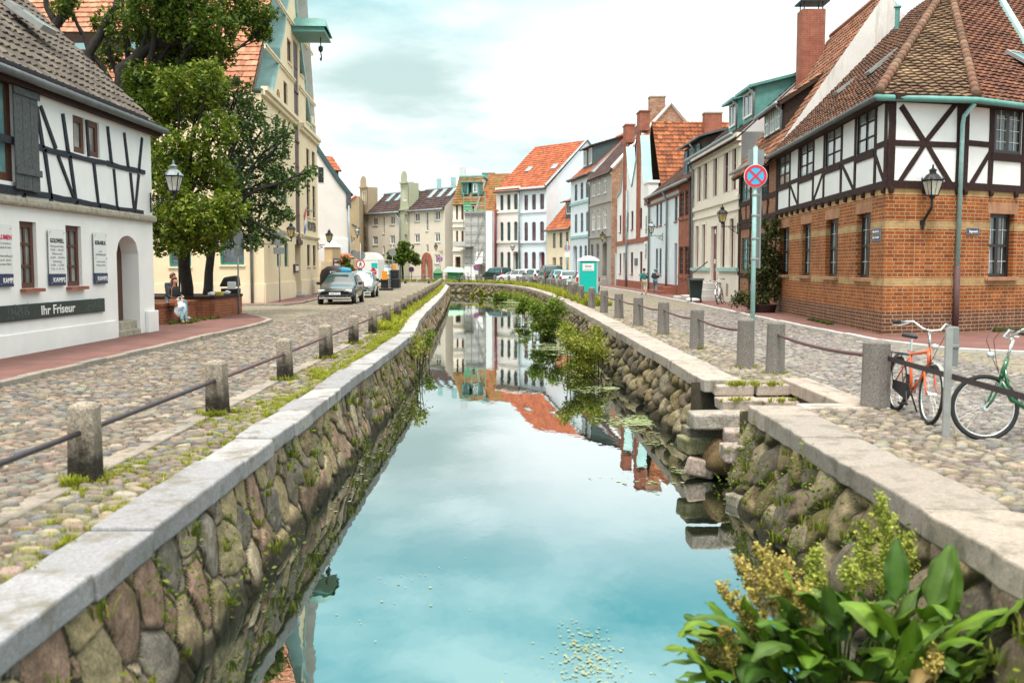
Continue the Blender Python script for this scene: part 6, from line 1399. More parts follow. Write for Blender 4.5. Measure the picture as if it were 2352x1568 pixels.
mb=MB();a,z_=fa(1425,1130);q=[F.P(a,z_,n1+.1),F.P(a+.95,z_+.05,n1+.1),F.P(a+1.0,z_+1.5,n1-.1),F.P(a+.15,z_+1.5,n1-.1)];mb.prism(q,F.n*.03);mb.build('notice_board',MAT['signwhite'],H)
mb=MB();F.box(mb,s0+.1-1.1,s0+.5,fa(1225,940)[1],fa(1225,880)[1],n1+.9,n1+1.0);mb.build('catch_fan',MAT['sheet'],H)
# ================================================================== far end: long beige apartment terrace with dark roofs
F=Fac((-20.2,136.0),(-8.2,122.3));L=F.L;fa=lambda x,y:F.px(*ZA(x,y));ez=avg([fa(190,560)[1],fa(1030,465)[1]])
H=thing('beige_apartment_terrace',(-8.2,122.3,0),'long three storey beige terrace with dark mansard roof, green stair tower and curved dormer gables','apartment building')
def col(a,b_,rows):return[(fa(a,(t_+bb)/2)[0],fa(b_,(t_+bb)/2)[0],fa(a,bb)[1],fa(a,t_)[1],.15) for t_,bb in rows]
hw=col(232,286,((598,700),(818,918),(1035,1120)))+col(425,480,((585,690),(805,908)))+col(702,760,((550,655),(788,895),(1020,1125)))+col(928,990,((525,640),(775,885),(1018,1125)))
hn=col(342,364,((590,790),))+col(344,366,((925,1015),))+col(830,856,((540,760),))+col(832,858,((905,1000),))+col(140,166,((615,710),(830,925)))+col(598,628,((568,670),(795,900)))
dr=(fa(830,1150)[0],fa(858,1150)[0],.2,fa(830,1080)[1],.5,.5)
wall(F,[(0,ez),(L,ez)],hw+hn+[dr],'wall',MAT['beige'],H)
for h in hw:window(F,H,h,'whiteframe','pane',nv=1,nh=0,fw=.16,mw=.1,sill='stoneband')
for h in hn:window(F,H,h,'whiteframe','pane',nv=0,nh=2 if h[3]-h[2]>2 else 0,fw=.10,sill='stoneband')
mb=MB();F.box(mb,dr[0],dr[1],0,dr[3],-.5,-.45);mb.build('door',MAT['brownframe'],H)
cz=(dr[0]+dr[1])/2;r0,r1=(dr[1]-dr[0])/2+.05,(dr[1]-dr[0])/2+.85;mb=MB();zc=dr[3]-.3;k=10
F.box(mb,cz-r1,cz-r0,0,zc,0,.12);F.box(mb,cz+r0,cz+r1,0,zc,0,.12)
for i in range(k):
 a0,a1=math.pi*i/k,math.pi*(i+1)/k;P4=[(cz+r*math.cos(a),zc+r*math.sin(a)*1.1) for a,r in((a0,r0),(a0,r1),(a1,r1),(a1,r0))];mb.prism([F.P(*p,.12) for p in P4],-F.n*.12)
mb.build('brick_door_arch',MAT['redbrick'],H)
tz_={}
for(a,b_,mt) in((92,186,'tan'),(548,645,'green')):
 s0,s1=fa(a,800)[0],fa(b_,800)[0]
 hh=[h for h in hn if s0<(h[0]+h[1])/2<s1];g0=fa(a,600)[1];top=ez+5.2;m_=(s0+s1)/2;w_=(s1-s0)/2
 up=(m_-.45,m_+.55,ez+1.1,ez+2.9,.15)
 o_=[(s0,ez+.4),(s0+.12,ez+.9),(s0+.14,ez+3.5),(s0+.24,ez+3.6),(s0+.26,ez+4.1)]+[(m_+(w_-.26)*math.cos(math.pi*(1-i/8)),ez+4.1+.8*math.sin(math.pi*i/8)) for i in range(9)]+[(s1-.25,ez+4.1),(s1-.24,ez+3.6),(s1-.14,ez+3.5),(s1-.12,ez+.9),(s1,ez+.4)]
 fx=[]
 for s,z in o_:
  if fx and s<=fx[-1][0]:s=fx[-1][0]+.005
  fx.append((s,z))
 tw=wall(F,fx,hh+[up],'stair_tower',MAT[mt],H,n=.12)
 window(F,tw,up,'whiteframe','pane',nv=1,nh=0,fw=.12,n=.12)
 mb=MB();F.box(mb,s0+.16,s1-.16,ez+.3,ez+3.4,-1.6,.0);F.box(mb,s0+.1,s1-.1,ez+3.3,ez+3.5,.12,.3);F.box(mb,s0,s1,ez-.1,ez+.1,.12,.3);mb.build('gable_block',MAT[mt],tw)
mh=fa(700,262)[1]-fa(700,490)[1]
for(a,b_) in((170,548),(628,1040)):
 s0,s1=fa(a,500)[0],min(L,fa(b_,480)[0]);tiles(H,slope_quad(F,s0,s1,ez,2.9,mh,.35,0),'tilered',TD,row=.42,cw=.32,seg=2,amp=.03,lift=.06)
 ey=(-F.n*2.9+Vector((0,0,mh))).normalized()
 for i in range(3):sk=s0+(s1-s0)*(.27+.26*i);skylight(H,F.P(sk,ez,0)+ey*2.0,F.t,ey,.85,1.9)
 mb=MB();mb.tube([F.P(s0,ez+mh,-2.85),F.P(s1,ez+mh,-2.85)],.2,6);mb.build('ridge_capping',MAT['zinc'],H)
 gutter(H,[F.P(s0,ez-.3,.4),F.P(s1,ez-.3,.4)],'zinc',.12)
mb=MB();mb.face([F.P(0,ez+mh,-2.9),F.P(L,ez+mh,-2.9),F.P(L,ez+mh-.5,-10),F.P(0,ez+mh-.5,-10)]);mb.build('flat_roof',MAT['zincdark'],H)
q=[F.P(L,-.1,0),F.P(L,ez,0),F.P(L,ez+mh+.15,-2.8),F.P(L,ez+mh,-10),F.P(L,-.1,-10)];mb=MB();mb.face(q);mb.build('side_wall',MAT['beige'],H)
for x in(410,720,880):s=fa(x,300)[0];c_=F.P(s,0,-3.6);chimney(H,(c_.x,c_.y),.6,.6,ez+mh-.5,ez+mh+1.4,'copperpale',False)
tube_part('downspout',H,[F.P(fa(500,520)[0],ez-.2,.4),F.P(fa(550,570)[0],ez-1.3,.2),F.P(fa(550,570)[0],.2,.2)],.12,'zinc')
H=thing('tan_house',(-19,128,0),'shabby ochre tan house squeezed in before the beige terrace','house')
a,b_=D(770,600,122),D(826,600,126);F=Fac((a.x,a.y),(b_.x,b_.y));zt=F.px(822,450)[1];z1=F.px(806,458)[1]
wall(F,[(0,z1-2),(F.L-.9,zt-.2),(F.L-.5,zt),(F.L,zt)],[],'wall',MAT['tan2'],H)
FE=Fac((b_.x,b_.y),(b_.x-1.2,140));mb=MB();mb.face([FE.P(0,-.1),FE.P(FE.L,-.1),FE.P(FE.L,zt),FE.P(0,zt)]);mb.build('street_wall',MAT['tan'],H)
mb=MB();F.beam(mb,(0,z1-1.9),(F.L-.6,zt-.1),.3,-.2,.1);mb.build('brick_verge',MAT['redbrick'],H);mb=MB();s_,z_=F.px(808,515);F.beam(mb,(s_,z_),(F.L,z_-.5),.12,0,.1);mb.build('old_roofline',MAT['zincdark'],H)
# ================================================================== posts and rails
ORD=['first','second','third','fourth','fifth','sixth','seventh','eighth','ninth','tenth','eleventh','twelfth','thirteenth','fourteenth','fifteenth','sixteenth','seventeenth','eighteenth','nineteenth','twentieth','twenty-first','twenty-second','twenty-third','twenty-fourth','twenty-fifth','twenty-sixth','twenty-seventh','twenty-eighth','twenty-ninth','thirtieth']
def stained(name,c_hi,c_lo,z0,z1,speck):
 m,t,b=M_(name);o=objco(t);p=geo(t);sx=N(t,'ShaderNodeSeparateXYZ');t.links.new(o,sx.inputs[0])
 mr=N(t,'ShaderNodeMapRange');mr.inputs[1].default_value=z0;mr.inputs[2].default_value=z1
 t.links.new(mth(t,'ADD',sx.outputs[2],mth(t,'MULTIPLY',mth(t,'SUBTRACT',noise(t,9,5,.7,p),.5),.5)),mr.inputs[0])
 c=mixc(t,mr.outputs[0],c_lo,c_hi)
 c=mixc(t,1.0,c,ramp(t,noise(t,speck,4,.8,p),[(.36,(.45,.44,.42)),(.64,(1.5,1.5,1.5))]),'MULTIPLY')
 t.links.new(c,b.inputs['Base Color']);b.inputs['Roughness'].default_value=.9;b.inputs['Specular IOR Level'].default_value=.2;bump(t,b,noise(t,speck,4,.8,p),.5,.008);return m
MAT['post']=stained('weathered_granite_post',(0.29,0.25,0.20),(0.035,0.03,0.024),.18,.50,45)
MAT['postr']=stained('speckled_concrete_post',(0.19,0.175,0.16),(0.22,0.20,0.185),.1,.5,65)
def post_mesh(w,h,k,mat,top):
 mb=MB();prof=[]
 mb.lathe([(w*.62*f,z) for f,z in((1.06,-.12),(1.05,0),(1.0,h*.5),(.96,h-top),(.80,h-top*.35),(.30,h))],k,rot=math.pi/k if k==4 else 0)
 o=mb.build('stone_bollard',MAT[mat],bevel=.012)
 return o
PL_=[(-3.47,4.5),(-3.47,8.0),(-3.47,11.65),(-3.48,15.2),(-3.52,18.8),(-3.56,22.3),(-3.62,25.8),(-3.68,29.2)]
y=32.7
while y<92:PL_.append((lx(LP,y)-.72,y));y+=3.55
LPo=offs(LP,-.85);PL_+=[(LPo[-4][0]+.6,LPo[-4][1]-2),(LPo[-3][0]+1.2,LPo[-3][1]-.6),(LPo[-3][0]-1.4,LPo[-3][1]+1.6),(LPo[-2][0]+1,LPo[-2][1]-.3)]
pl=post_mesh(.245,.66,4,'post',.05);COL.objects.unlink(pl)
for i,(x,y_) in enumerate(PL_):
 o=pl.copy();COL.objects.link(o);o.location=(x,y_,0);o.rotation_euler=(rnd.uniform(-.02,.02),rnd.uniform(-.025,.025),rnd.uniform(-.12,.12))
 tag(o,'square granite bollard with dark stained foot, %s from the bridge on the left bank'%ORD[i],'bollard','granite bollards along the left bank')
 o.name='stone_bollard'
def bar(p,q,r,mat,lab,grp,sag=0.0,n=8):
 mb=MB();P=[]
 for i in range(n+1):
  f=i/n;a=Vector(p).lerp(Vector(q),f);P.append(a-Vector((0,0,sag*4*f*(1-f))))
 mb.tube(P,r,8);return tag(mb.build('rail_bar',MAT[mat],smooth=True),lab,'railing',grp)
for i in range(len(PL_)-1):
 a,b_=PL_[i],PL_[i+1];bar((a[0],a[1],.42),(b_[0],b_[1],.42),.024,'ruststeel' if i<2 else 'rust','iron bar running between the %s and %s bollards of the left bank'%(ORD[i],ORD[i+1]),'iron bars along the left bank')
PR_=[tuple(G(u,v))[:2] for u,v in((2010,940),(1780,860),(1712,846),(1600,803),(1523,770),(1466,750),(1422,733),(1387,718),(1359,707),(1335,698),(1315,691))]
RPo=offs(RP,1.1);y=PR_[-1][1]+4.0
while y<95:PR_.append((lx(RPo,y),y));y+=3.9
for f in(0.15,.6,1.05,1.5,1.95,2.4,2.9):
 i=int(f);k_=f-i;a,b_=RPo[-5+i],RPo[-4+i];PR_.append((a[0]+(b_[0]-a[0])*k_,a[1]+(b_[1]-a[1])*k_))
pr=post_mesh(.24,.88,10,'postr',.05);COL.objects.unlink(pr)
for i,(x,y_) in enumerate(PR_):
 o=pr.copy();COL.objects.link(o);o.location=(x,y_,0);o.rotation_euler=(rnd.uniform(-.03,.03),rnd.uniform(-.03,.03),rnd.uniform(0,3))
 if i==0:o.scale=(1.15,1.15,.98)
 tag(o,'round speckled concrete bollard, %s from the bridge on the right bank'%ORD[i],'bollard','concrete bollards along the right bank');o.name='stone_bollard'
for i in range(len(PR_)-1):
 if i==1:continue
 a,b_=PR_[i],PR_[i+1];bar((a[0],a[1],.66),(b_[0],b_[1],.66),.025,'rust','sagging iron bar between the %s and %s bollards of the right bank'%(ORD[i],ORD[i+1]),'iron bars along the right bank',.06)
pp=G(2172,1010);p0_=PR_[0]
mb=MB();mb.box(-.035,.035,-.015,.015,-.1,1.14)
o=thing('flat_iron_post',(pp.x,pp.y,0),'slim grey flat steel post carrying the dark handrail between the two bicycles','post');mb.build('upright',MAT['steel'],o,local=True)
mb=MB();mb.box(.05,.15,.10,.16,.74,1.14);mb.box(.045,.155,.09,.17,.92,.96);mb.build('meter_box',MAT['signgrey'],o,local=True,bevel=.01)
d_=Vector((pp.x-p0_[0],pp.y+.05-p0_[1],0));e_=Vector((p0_[0],p0_[1],0))+d_*2.6
mb=MB();a=Vector((p0_[0]+.1,p0_[1]-.05,.64));b_=Vector((e_.x,e_.y,.64));mb.hexa([a+Vector((0,.0,-.03)),b_+Vector((0,0,-.03)),b_+Vector((0,.03,-.03)),a+Vector((0,.03,-.03))],[a+Vector((0,0,.03)),b_+Vector((0,0,.03)),b_+Vector((0,.03,.03)),a+Vector((0,.03,.03))])
tag(mb.build('flat_handrail',MAT['ruststeel']),'dark flat iron handrail the orange and green bicycles lean against','railing')
# ================================================================== wall lanterns
def lantern(name,loc,rz,arm,lab,glass='glasslamp',s=1.0,down=False):
 t=thing(name,loc,lab,'street lamp','old lanterns on the house walls',rz);mb=MB()
 if not down:
  mb.tube([(0.02,0,-.35),(0.02,0,.15)],.022,6);mb.tube([(0,0,0),(arm+.02,0,0)],.02,6)
  mb.tube([(.03,0,-.30),(arm*.35,0,-.18),(arm*.6,0,-.03)],.014,6)
  mb.tube([(.17+(.03+.075*k/12)*math.cos(k*.75),0,-.13+(.03+.075*k/12)*math.sin(k*.75)) for k in range(13)],.012,5)
  mb.tube([(arm,0,-.05),(arm,0,.18)],.024,8)
 else:
  mb.tube([(0.03,0,-.62),(0.06,0,-.4),(arm,0,-.08),(arm,0,.18)],.035,8);mb.box(-.0,.05,-.06,.06,-.5,-.38)
 mb.lathe([(.02,.10),(.06,.14),(.09,.2)],8,(arm,0,0));br=mb.build('bracket',MAT['iron'],t,local=True)
 s*=.72;z0,z1,w0,w1=.2,.2+.46*s,.12*s,.215*s;K=4
 mb=MB();c=Vector((arm,0,0))
 lo=[c+Vector((w0*math.cos(a),w0*math.sin(a),z0)) for a in(R(45),R(135),R(225),R(315))];hi=[c+Vector((w1*math.cos(a),w1*math.sin(a),z1)) for a in(R(45),R(135),R(225),R(315))]
 lo=[c+(p-c-Vector((0,0,z0)))*1.41+Vector((0,0,z0)) for p in lo];hi=[c+(p-c-Vector((0,0,z1)))*1.41+Vector((0,0,z1)) for p in hi]
 for i in range(4):
  j=(i+1)%4;mb.tube([lo[i],hi[i]],.016,5);mb.tube([lo[i],lo[j]],.016,5);mb.tube([hi[i],hi[j]],.022,5)
  mb.tube([(lo[i]+lo[j])/2,(hi[i]+hi[j])/2],.008,4);mb.lathe([(.0,0),(.03,.03),(.0,.10)],5,hi[i])
 mb.build('lantern_frame',MAT['iron'],t,local=True)
 mb=MB();mb.face(lo[::-1])
 for i in range(4):j=(i+1)%4;mb.face([lo[i],lo[j],hi[j],hi[i]])
 mb.build('lantern_glass',MAT[glass],t,local=True)
 mb=MB();r_=w1*1.45;mb.lathe([(r_,z1+.01),(r_*.62,z1+.16*s),(r_*.45,z1+.2*s),(r_*.34,z1+.21*s),(r_*.34,z1+.3*s),(r_*.45,z1+.31*s),(.03,z1+.37*s),(.018,z1+.48*s),(.0,z1+.5*s)],8,(arm,0,0),rot=R(22.5));mb.build('lantern_cap',MAT['zinc' if glass=='glasslamp' and not down else 'iron'],t,local=True)
 return t
def zat(u,v,y_):return D(u,v,y_).z
lantern('wall_lantern',(-9.22,25.55,zat(340,457,25.6)),0,.62,'lantern with pale glass on a scrolled bracket at the corner of the white half-timbered house','glasslamp',1.12)
lantern('wall_lantern',(-11.62,49.4,zat(640,553,49.4)),0,.72,'amber lantern on the yellow warehouse beside the round traffic sign','glasslampy',1.1)
lantern('wall_lantern',(-12.62,65.0,zat(740,562,65)),0,.75,'amber lantern at the far corner of the yellow warehouse above the parked cars','glasslampy',1.25)
lantern('wall_lantern',(-12.15,75.7,zat(810,546,75.7)),0,.45,'small lantern on the edge of the white gable house before the tan wall','glasslamp',.95)
lantern('wall_lantern',(-8.55,122.5,zat(1010,577,122)),R(200),.8,'amber lantern beside the brick arched door of the beige terrace','glasslampy',1.2)
lantern('wall_lantern',(.75,116.5,zat(1190,578,116)),R(222),.9,'dark lantern on the joint between cream and pale blue townhouses','glasslamp',1.3)
lantern('wall_lantern',(8.85,92.0,zat(1390,556,92)),R(188),.55,'amber lantern on the weathered grey house above its dark doorway','glasslampy',1.25)
lantern('wall_lantern',(10.0,66.5,zat(1530,541,66.5)),R(180),.75,'lantern with pale glass beside the drainpipe of the pale blue house','glasslamp',1.25)
lantern('wall_lantern',(10.22,45.3,zat(1690,520,45.3)),R(181),.72,'amber lantern at the right corner of the cream house','glasslampy',1.15)
q=FC.px(2118,470);P_=FC.P(q[0],q[1],.02);lantern('wall_lantern',tuple(P_),math.atan2(FC.n.y,FC.n.x),.34,'black lantern on the chamfered corner of the brick house','glasslamp',1.1,True)
# ================================================================== traffic signs
def pole(t,h,r=.03,mat='steel',z0=-.05):mb=MB();mb.tube([(0,0,z0),(0,0,h)],r,8);mb.lathe([(r*1.1,h),(.0,h+.02)],8);return mb.build('pole',MAT[mat],t,local=True,smooth=True)
def disc(mb,z,r0,r1,y,n=28,th=.004,x0=0):
 for i in range(n):
  a,b_=2*math.pi*i/n,2*math.pi*(i+1)/n
  P=[(x0+r0*math.cos(a),y,z+r0*math.sin(a)),(x0+r1*math.cos(a),y,z+r1*math.sin(a)),(x0+r1*math.cos(b_),y,z+r1*math.sin(b_)),(x0+r0*math.cos(b_),y,z+r0*math.sin(b_))]
  if r0<1e-5:P=[P[0],P[1],P[2]]
  mb.face(P)
  if r0>1e-5 or True:mb.face([P[1],(P[1][0],y+.01,P[1][2]),(P[2][0],y+.01,P[2][2]),P[2]])
def nostop(t,z,r=.21,cross=2,blue='signcyan',y=-.045):
 mb=MB();disc(mb,z,0,r,y+.012);disc(mb,z,0,r,y+.014);pb=mb.build('sign_back',MAT['signwhite'],t,local=True)
 mb=MB();disc(mb,z,0,r*.74,y+.004);mb.build('blue_field',MAT[blue],t,local=True)
 mb=MB();disc(mb,z,r*.72,r*.95,y)
 for k in range(cross):
  a=R(45) if k==0 else R(-45);d1=Vector((math.cos(a),0,math.sin(a)));d2=Vector((-d1.z,0,d1.x));c=Vector((0,y-.002-k*.002,z));L_,w_=r*.78,r*.085
  mb.face([c+d1*L_+d2*w_,c-d1*L_+d2*w_,c-d1*L_-d2*w_,c+d1*L_-d2*w_])
 mb.build('red_border',MAT['signred'],t,local=True)
sp0=D(1727,817,19.6);t=thing('traffic_sign',(sp0.x,19.6,0),'red and blue no stopping sign on a tall pale teal pole by the right railing','traffic sign',None,R(-4))
pole(t,4.08,.045,'poleteal');nostop(t,zat(1735,405,19.6),.225,2,'signcyan',-.07)
mb=MB();mb.box(-.14,.17,.03,.06,3.72,4.02);mb.build('upper_plate',MAT['signgrey'],t,local=True);mb=MB();mb.box(.10,.13,-.02,.42,1.72,3.32);mb.build('side_plate',MAT['signgrey'],t,local=True)
mb=MB()
for z in(1.9,2.3,2.75,3.15):mb.lathe([(.055,z-.02),(.06,z),(.055,z+.02)],10);mb.box(0,.12,-.015,.015,z-.012,z+.012)
mb.build('clamp',MAT['steel'],t,local=True)
def roundsign(x,y_,h,zs,r,lab,face,rz=0.0,extra=None,pm='steel',group=None):
 t=thing('traffic_sign',(x,y_,0),lab,'traffic sign',group,rz);pole(t,h,.03,pm);mb=MB();disc(mb,zs,0,r,-.04 if face!='signgrey' else.04);disc(mb,zs,0,r,-.03);mb.build('sign_disc',MAT[face],t,local=True)
 if extra:mb=MB();mb.box(-.26,.26,-.045,-.03,zs-r-.36,zs-r-.06);mb.build('sub_plate',MAT[extra],t,local=True)
 return t
q=G(643,697);roundsign(q.x,q.y,zat(647,543,q.y)+.35,zat(647,549,q.y),.34,'grey back of a round sign with small plate before the yellow warehouse corner','signgrey',.2,'signgrey')
q=G(549,727);roundsign(q.x,q.y,3.0,2.78,.3,'narrow pole with a round sign seen nearly edge on behind the brick planter','signgrey',1.25,'signgrey')
q=D(489,690,38);roundsign(q.x,38,2.9,2.7,.28,'thin stickered pole with half hidden round sign below the dark tree','signgrey',.3)
q=D(413,690,36.5);t=thing('street_pole',(q.x,36.5,0),'thin black pole rising behind the seated couple','pole');pole(t,2.95,.035,'iron');mb=MB();mb.box(-.12,.12,-.03,.03,2.6,2.95);mb.build('frame_plate',MAT['signgrey'],t,local=True)
q=D(1305,600,86);t=thing('traffic_sign',(4.75,86,0),'small red and blue no stopping sign above a pale plate near the portable toilet','traffic sign');pole(t,3.9,.05,'poleteal');nostop(t,zat(1303,569,86),.26,1);mb=MB();mb.box(-.25,.25,-.05,-.03,2.55,2.95);mb.build('sub_plate',MAT['signwhite'],t,local=True)
q=D(1090,612,108);t=thing('traffic_sign',(q.x,112.2,0),'red and blue no parking sign with white plate before the scaffolding','traffic sign',None,.5);pole(t,2.6,.05);nostop(t,zat(1090,614,112),.36,1,'signblue');mb=MB();mb.box(-.25,.25,-.05,-.03,.85,1.3);mb.build('sub_plate',MAT['signwhite'],t,local=True)
q=D(1011,595,118);t=thing('traffic_sign',(q.x,118,0),'blue no parking sign on a pole before the beige terrace','traffic sign');pole(t,3.0,.05);nostop(t,zat(1011,595,118),.32,1,'signblue')
q=D(945,619,114);t=thing('traffic_sign',(q.x,114,0),'blue and red round sign low beside the round young tree','traffic sign');pole(t,1.6,.05);nostop(t,zat(945,619,114),.32,1,'signblue')
# ================================================================== roadworks on the left
q=D(828,600,70);t=thing('traffic_sign',(q.x,70,0),'white red bordered no pedestrians sign beside the construction trailer','traffic sign');pole(t,3.4,.035)
zs=zat(828,607,70);mb=MB();disc(mb,zs,0,.30,-.045);mb.build('white_disc',MAT['signwhite'],t,local=True);mb=MB();disc(mb,zs,.245,.315,-.05);mb.build('red_border',MAT['signred'],t,local=True)
mb=MB();mb.tube([(-.02,-.052,zs+.02),(0,-.052,zs+.11)],.032,6);mb.tube([(0,-.052,zs+.15),(0,-.052,zs+.19)],.028,6);mb.tube([(-.01,-.052,zs+.02),(-.09,-.052,zs-.15)],.018,5);mb.tube([(-.01,-.052,zs+.02),(.09,-.052,zs-.15)],.018,5);mb.tube([(0,-.052,zs+.10),(.09,-.052,zs)],.014,5);mb.tube([(0,-.052,zs+.10),(-.09,-.052,zs)],.014,5);mb.build('walking_figure',MAT['textdark'],t,local=True)
mb=MB();disc(mb,zat(828,587,70),0,.33,.05);mb.build('grey_sign_back',MAT['signgrey'],t,local=True)
q=D(829,588,76);roundsign(q.x-.55,76,3.9,zat(829,584,76),.32,'grey round sign back standing left behind the no pedestrians sign','signgrey')
q=D(868,585,82);roundsign(q.x,92,3.9,zat(868,580,92),.34,'grey round sign back half hidden behind the trailer roof','signgrey')
MAT['trailerwhite']=plain('trailer_white',(0.80,0.81,0.80),.5,var=.05);MAT['teal']=plain('bright_teal_plastic',(0.0,0.50,0.44),.45,var=.06);MAT['tealdark']=plain('dark_teal',(0.02,0.16,0.18),.5)
a,b_=D(822,620,84),D(868,620,84);t=thing('site_trailer',(a.x,84,0),'white round topped construction trailer with a teal door behind the sign','trailer')
w_=b_.x-a.x;ztop=zat(845,579,84);mb=MB();k=10
sec=[(0,.6),(w_,.6),(w_,ztop-.75)]+[(w_/2+w_/2*math.cos(math.pi*i/k),ztop-.75+.75*math.sin(math.pi*i/k)) for i in range(1,k)]+[(0,ztop-.75)]
mb.prism([(x,0,z) for x,z in sec],(0,4.2,0));mb.build('body',MAT['trailerwhite'],t,local=True)
mb=MB();mb.box(w_*.68,w_*.98,-.03,.0,1.0,ztop-.9);mb.build('door',MAT['teal'],t,local=True);mb=MB();mb.box(0,.35,-.03,0,.7,ztop-1.0);mb.build('end_panel',MAT['tealdark'],t,local=True);
for x in(.3,w_-.3):mb=MB();mb.tube([(x-.1,1.6,.33),(x+.1,1.6,.33)],.33,14);mb.build('wheel',MAT['rubber'],t,local=True)
a,b_=D(846,640,74),D(866,640,74);t=thing('banner',(a.x,74,0),'white building site banner with a red house emblem','banner');w_=b_.x-a.x;zt,zb=zat(855,617,74),.25
mb=MB();mb.box(0,w_+.1,0,.03,zb,zt);mb.build('sheet',MAT['signwhite'],t,local=True);zc=(zb+zt)/2+.25;mb=MB();mb.prism([(w_*.25,-.01,zc+.25),(w_*.95,-.01,zc+.25),(w_*.6,-.01,zc+.55)],(0,.006,0));mb.box(w_*.1,w_*.95,-.01,-.002,zc+.0,zc+.2);mb.box(w_*.3,w_*.9,-.01,-.002,zc-.3,zc-.1);mb.build('house_emblem',MAT['signred'],t,local=True)
mb=MB();mb.box(.02,w_,-.008,-.002,zt-.18,zt-.13);mb.build('text_line',MAT['textgrey'],t,local=True);mb=MB();[mb.tube([(x,.05,-.05),(x,.05,zt)],.03,6) for x in(.05,w_)];mb.build('posts',MAT['steel'],t,local=True)
a=D(877,650,76);t=thing('warning_board',(a.x,76,0),'orange roadworks board standing on a dark machine','board');w_=D(890,650,76).x-a.x;mb=MB();mb.box(0,w_,0,.06,.75,zat(880,622,76));mb.build('orange_board',MAT['orange'],t,local=True);mb=MB();mb.box(-.1,w_+.9,.1,1.2,.1,.85);mb.box(w_+.1,w_+.8,.3,1.0,.85,1.5);mb.build('machine',MAT['iron'],t,local=True,bevel=.05);mb=MB();mb.lathe([(.12,1.5),(.12,1.9),(.05,1.95)],8,(w_+.45,.5,0));mb.build('beacon',MAT['orange'],t,local=True)
a,b_=D(893,655,73),D(920,645,96);t=thing('mesh_fence',(a.x,73,0),'grey wire mesh site fence panel on a dark rubber foot','fence');d_=Vector((b_.x-a.x,23,0))*.42;mb=MB()
for i in range(8):p=d_*(i/7);mb.tube([p+Vector((0,0,.15)),p+Vector((0,0,2.2))],.03 if i in(0,7) else.012,5)
for z in np.linspace(.15,2.2,9):mb.tube([Vector((0,0,z)),d_+Vector((0,0,z))],.012 if.2<z<2.1 else.03,5)
mb.tube([Vector((-2.6,.5,2.2)),Vector((0,0,2.2))],.03,5);mb.build('mesh_panel',MAT['steel'],t,local=True);mb=MB();mb.box(-.9,.3,-.25,.2,0,.16);mb.build('rubber_foot',MAT['rubber'],t,local=True,bevel=.02)
# ================================================================== portable toilet, bins, containers
q=G(1352,676);t=thing('portable_toilet',(q.x,q.y,0),'bright teal portable toilet with white domed roof and white name panel','portable toilet',None,R(-7));w_,h_=.60,2.12
mb=MB();mb.box(-w_,w_,-.58,.58,.10,h_);mb.build('cabin',MAT['teal'],t,local=True,bevel=.03);mb=MB();mb.box(-w_+.1,w_-.1,-.615,-.58,.16,h_-.12);dd=mb.build('door',MAT['teal'],t,local=True,bevel=.015)
mb=MB();mb.box(-w_-.02,-w_+.09,-.63,-.52,.1,h_);mb.box(w_-.09,w_+.02,-.63,-.52,.1,h_);mb.build('corner_post',MAT['copperpale'],t,local=True)
mb=MB();mb.box(-w_-.05,w_+.05,-.66,.62,0,.10);mb.build('base',MAT['signgrey'],t,local=True)
mb=MB();k=8
for i in range(k):
 f0,f1=i/k,(i+1)/k;x0,x1=-w_-.06+(2*w_+.12)*f0,-w_-.06+(2*w_+.12)*f1;z0,z1=h_+.05+.26*math.sin(math.pi*f0),h_+.05+.26*math.sin(math.pi*f1)
 mb.hexa([(x0,-.66,h_-.02),(x1,-.66,h_-.02),(x1,.64,h_-.02),(x0,.64,h_-.02)],[(x0,-.60,z0),(x1,-.60,z1),(x1,.58,z1),(x0,.58,z0)])
mb.build('roof',MAT['signwhite'],t,local=True);mb=MB();mb.box(-.36,.36,-.63,-.616,1.48,1.93);pnl=mb.build('name_panel',MAT['signwhite'],t,local=True)
f_=Fac((-.36,-.632),(.36,-.632));ORG[pnl.name]=Vector((0,0,0));text(pnl,'DIXI',f_,.36,1.70,.17,'textdark',n=.003,width=.36,mid=True);text(pnl,'miettoilette',f_,.36,1.55,.07,'textgrey',n=.003,width=.46,mid=True)
def wheelie(name,loc,rz,lab,col,open_=False):
 t=thing(name,loc,lab,'rubbish bin',None,rz);mb=MB();mb.hexa([(-.21,-.25,.05),(.21,-.25,.05),(.21,.22,.05),(-.21,.22,.05)],[(-.28,-.32,.95),(.28,-.32,.95),(.28,.30,.95),(-.28,.30,.95)]);mb.build('body',MAT[col],t,local=True,bevel=.02)
 mb=MB();
 if not open_:mb.box(-.32,.32,-.36,.36,.95,1.02);mb.box(-.25,.25,.34,.42,.90,.98)
 else:mb.hexa([(-.32,-.30,1.12),(.32,-.30,1.12),(.32,.34,.95),(-.32,.34,.95)],[(-.30,-.22,1.30),(.30,-.22,1.30),(.30,.36,1.02),(-.30,.36,1.02)])
 mb.build('lid',MAT[col],t,local=True,bevel=.025)
 for x in(-.2,.2):mb=MB();mb.tube([(x-.03,.22,.1),(x+.03,.22,.1)],.1,10);mb.build('wheel',MAT['rubber'],t,local=True)
 return t
MAT['bin']=plain('dark_green_black_plastic',(0.012,0.028,0.028),.4)
q=G(1597,697);wheelie('wheelie_bin',(q.x,q.y,.07),R(175),'dark wheelie bin standing beside the stone stoop of the cream house','bin').scale=(1.15,1.15,1.1)
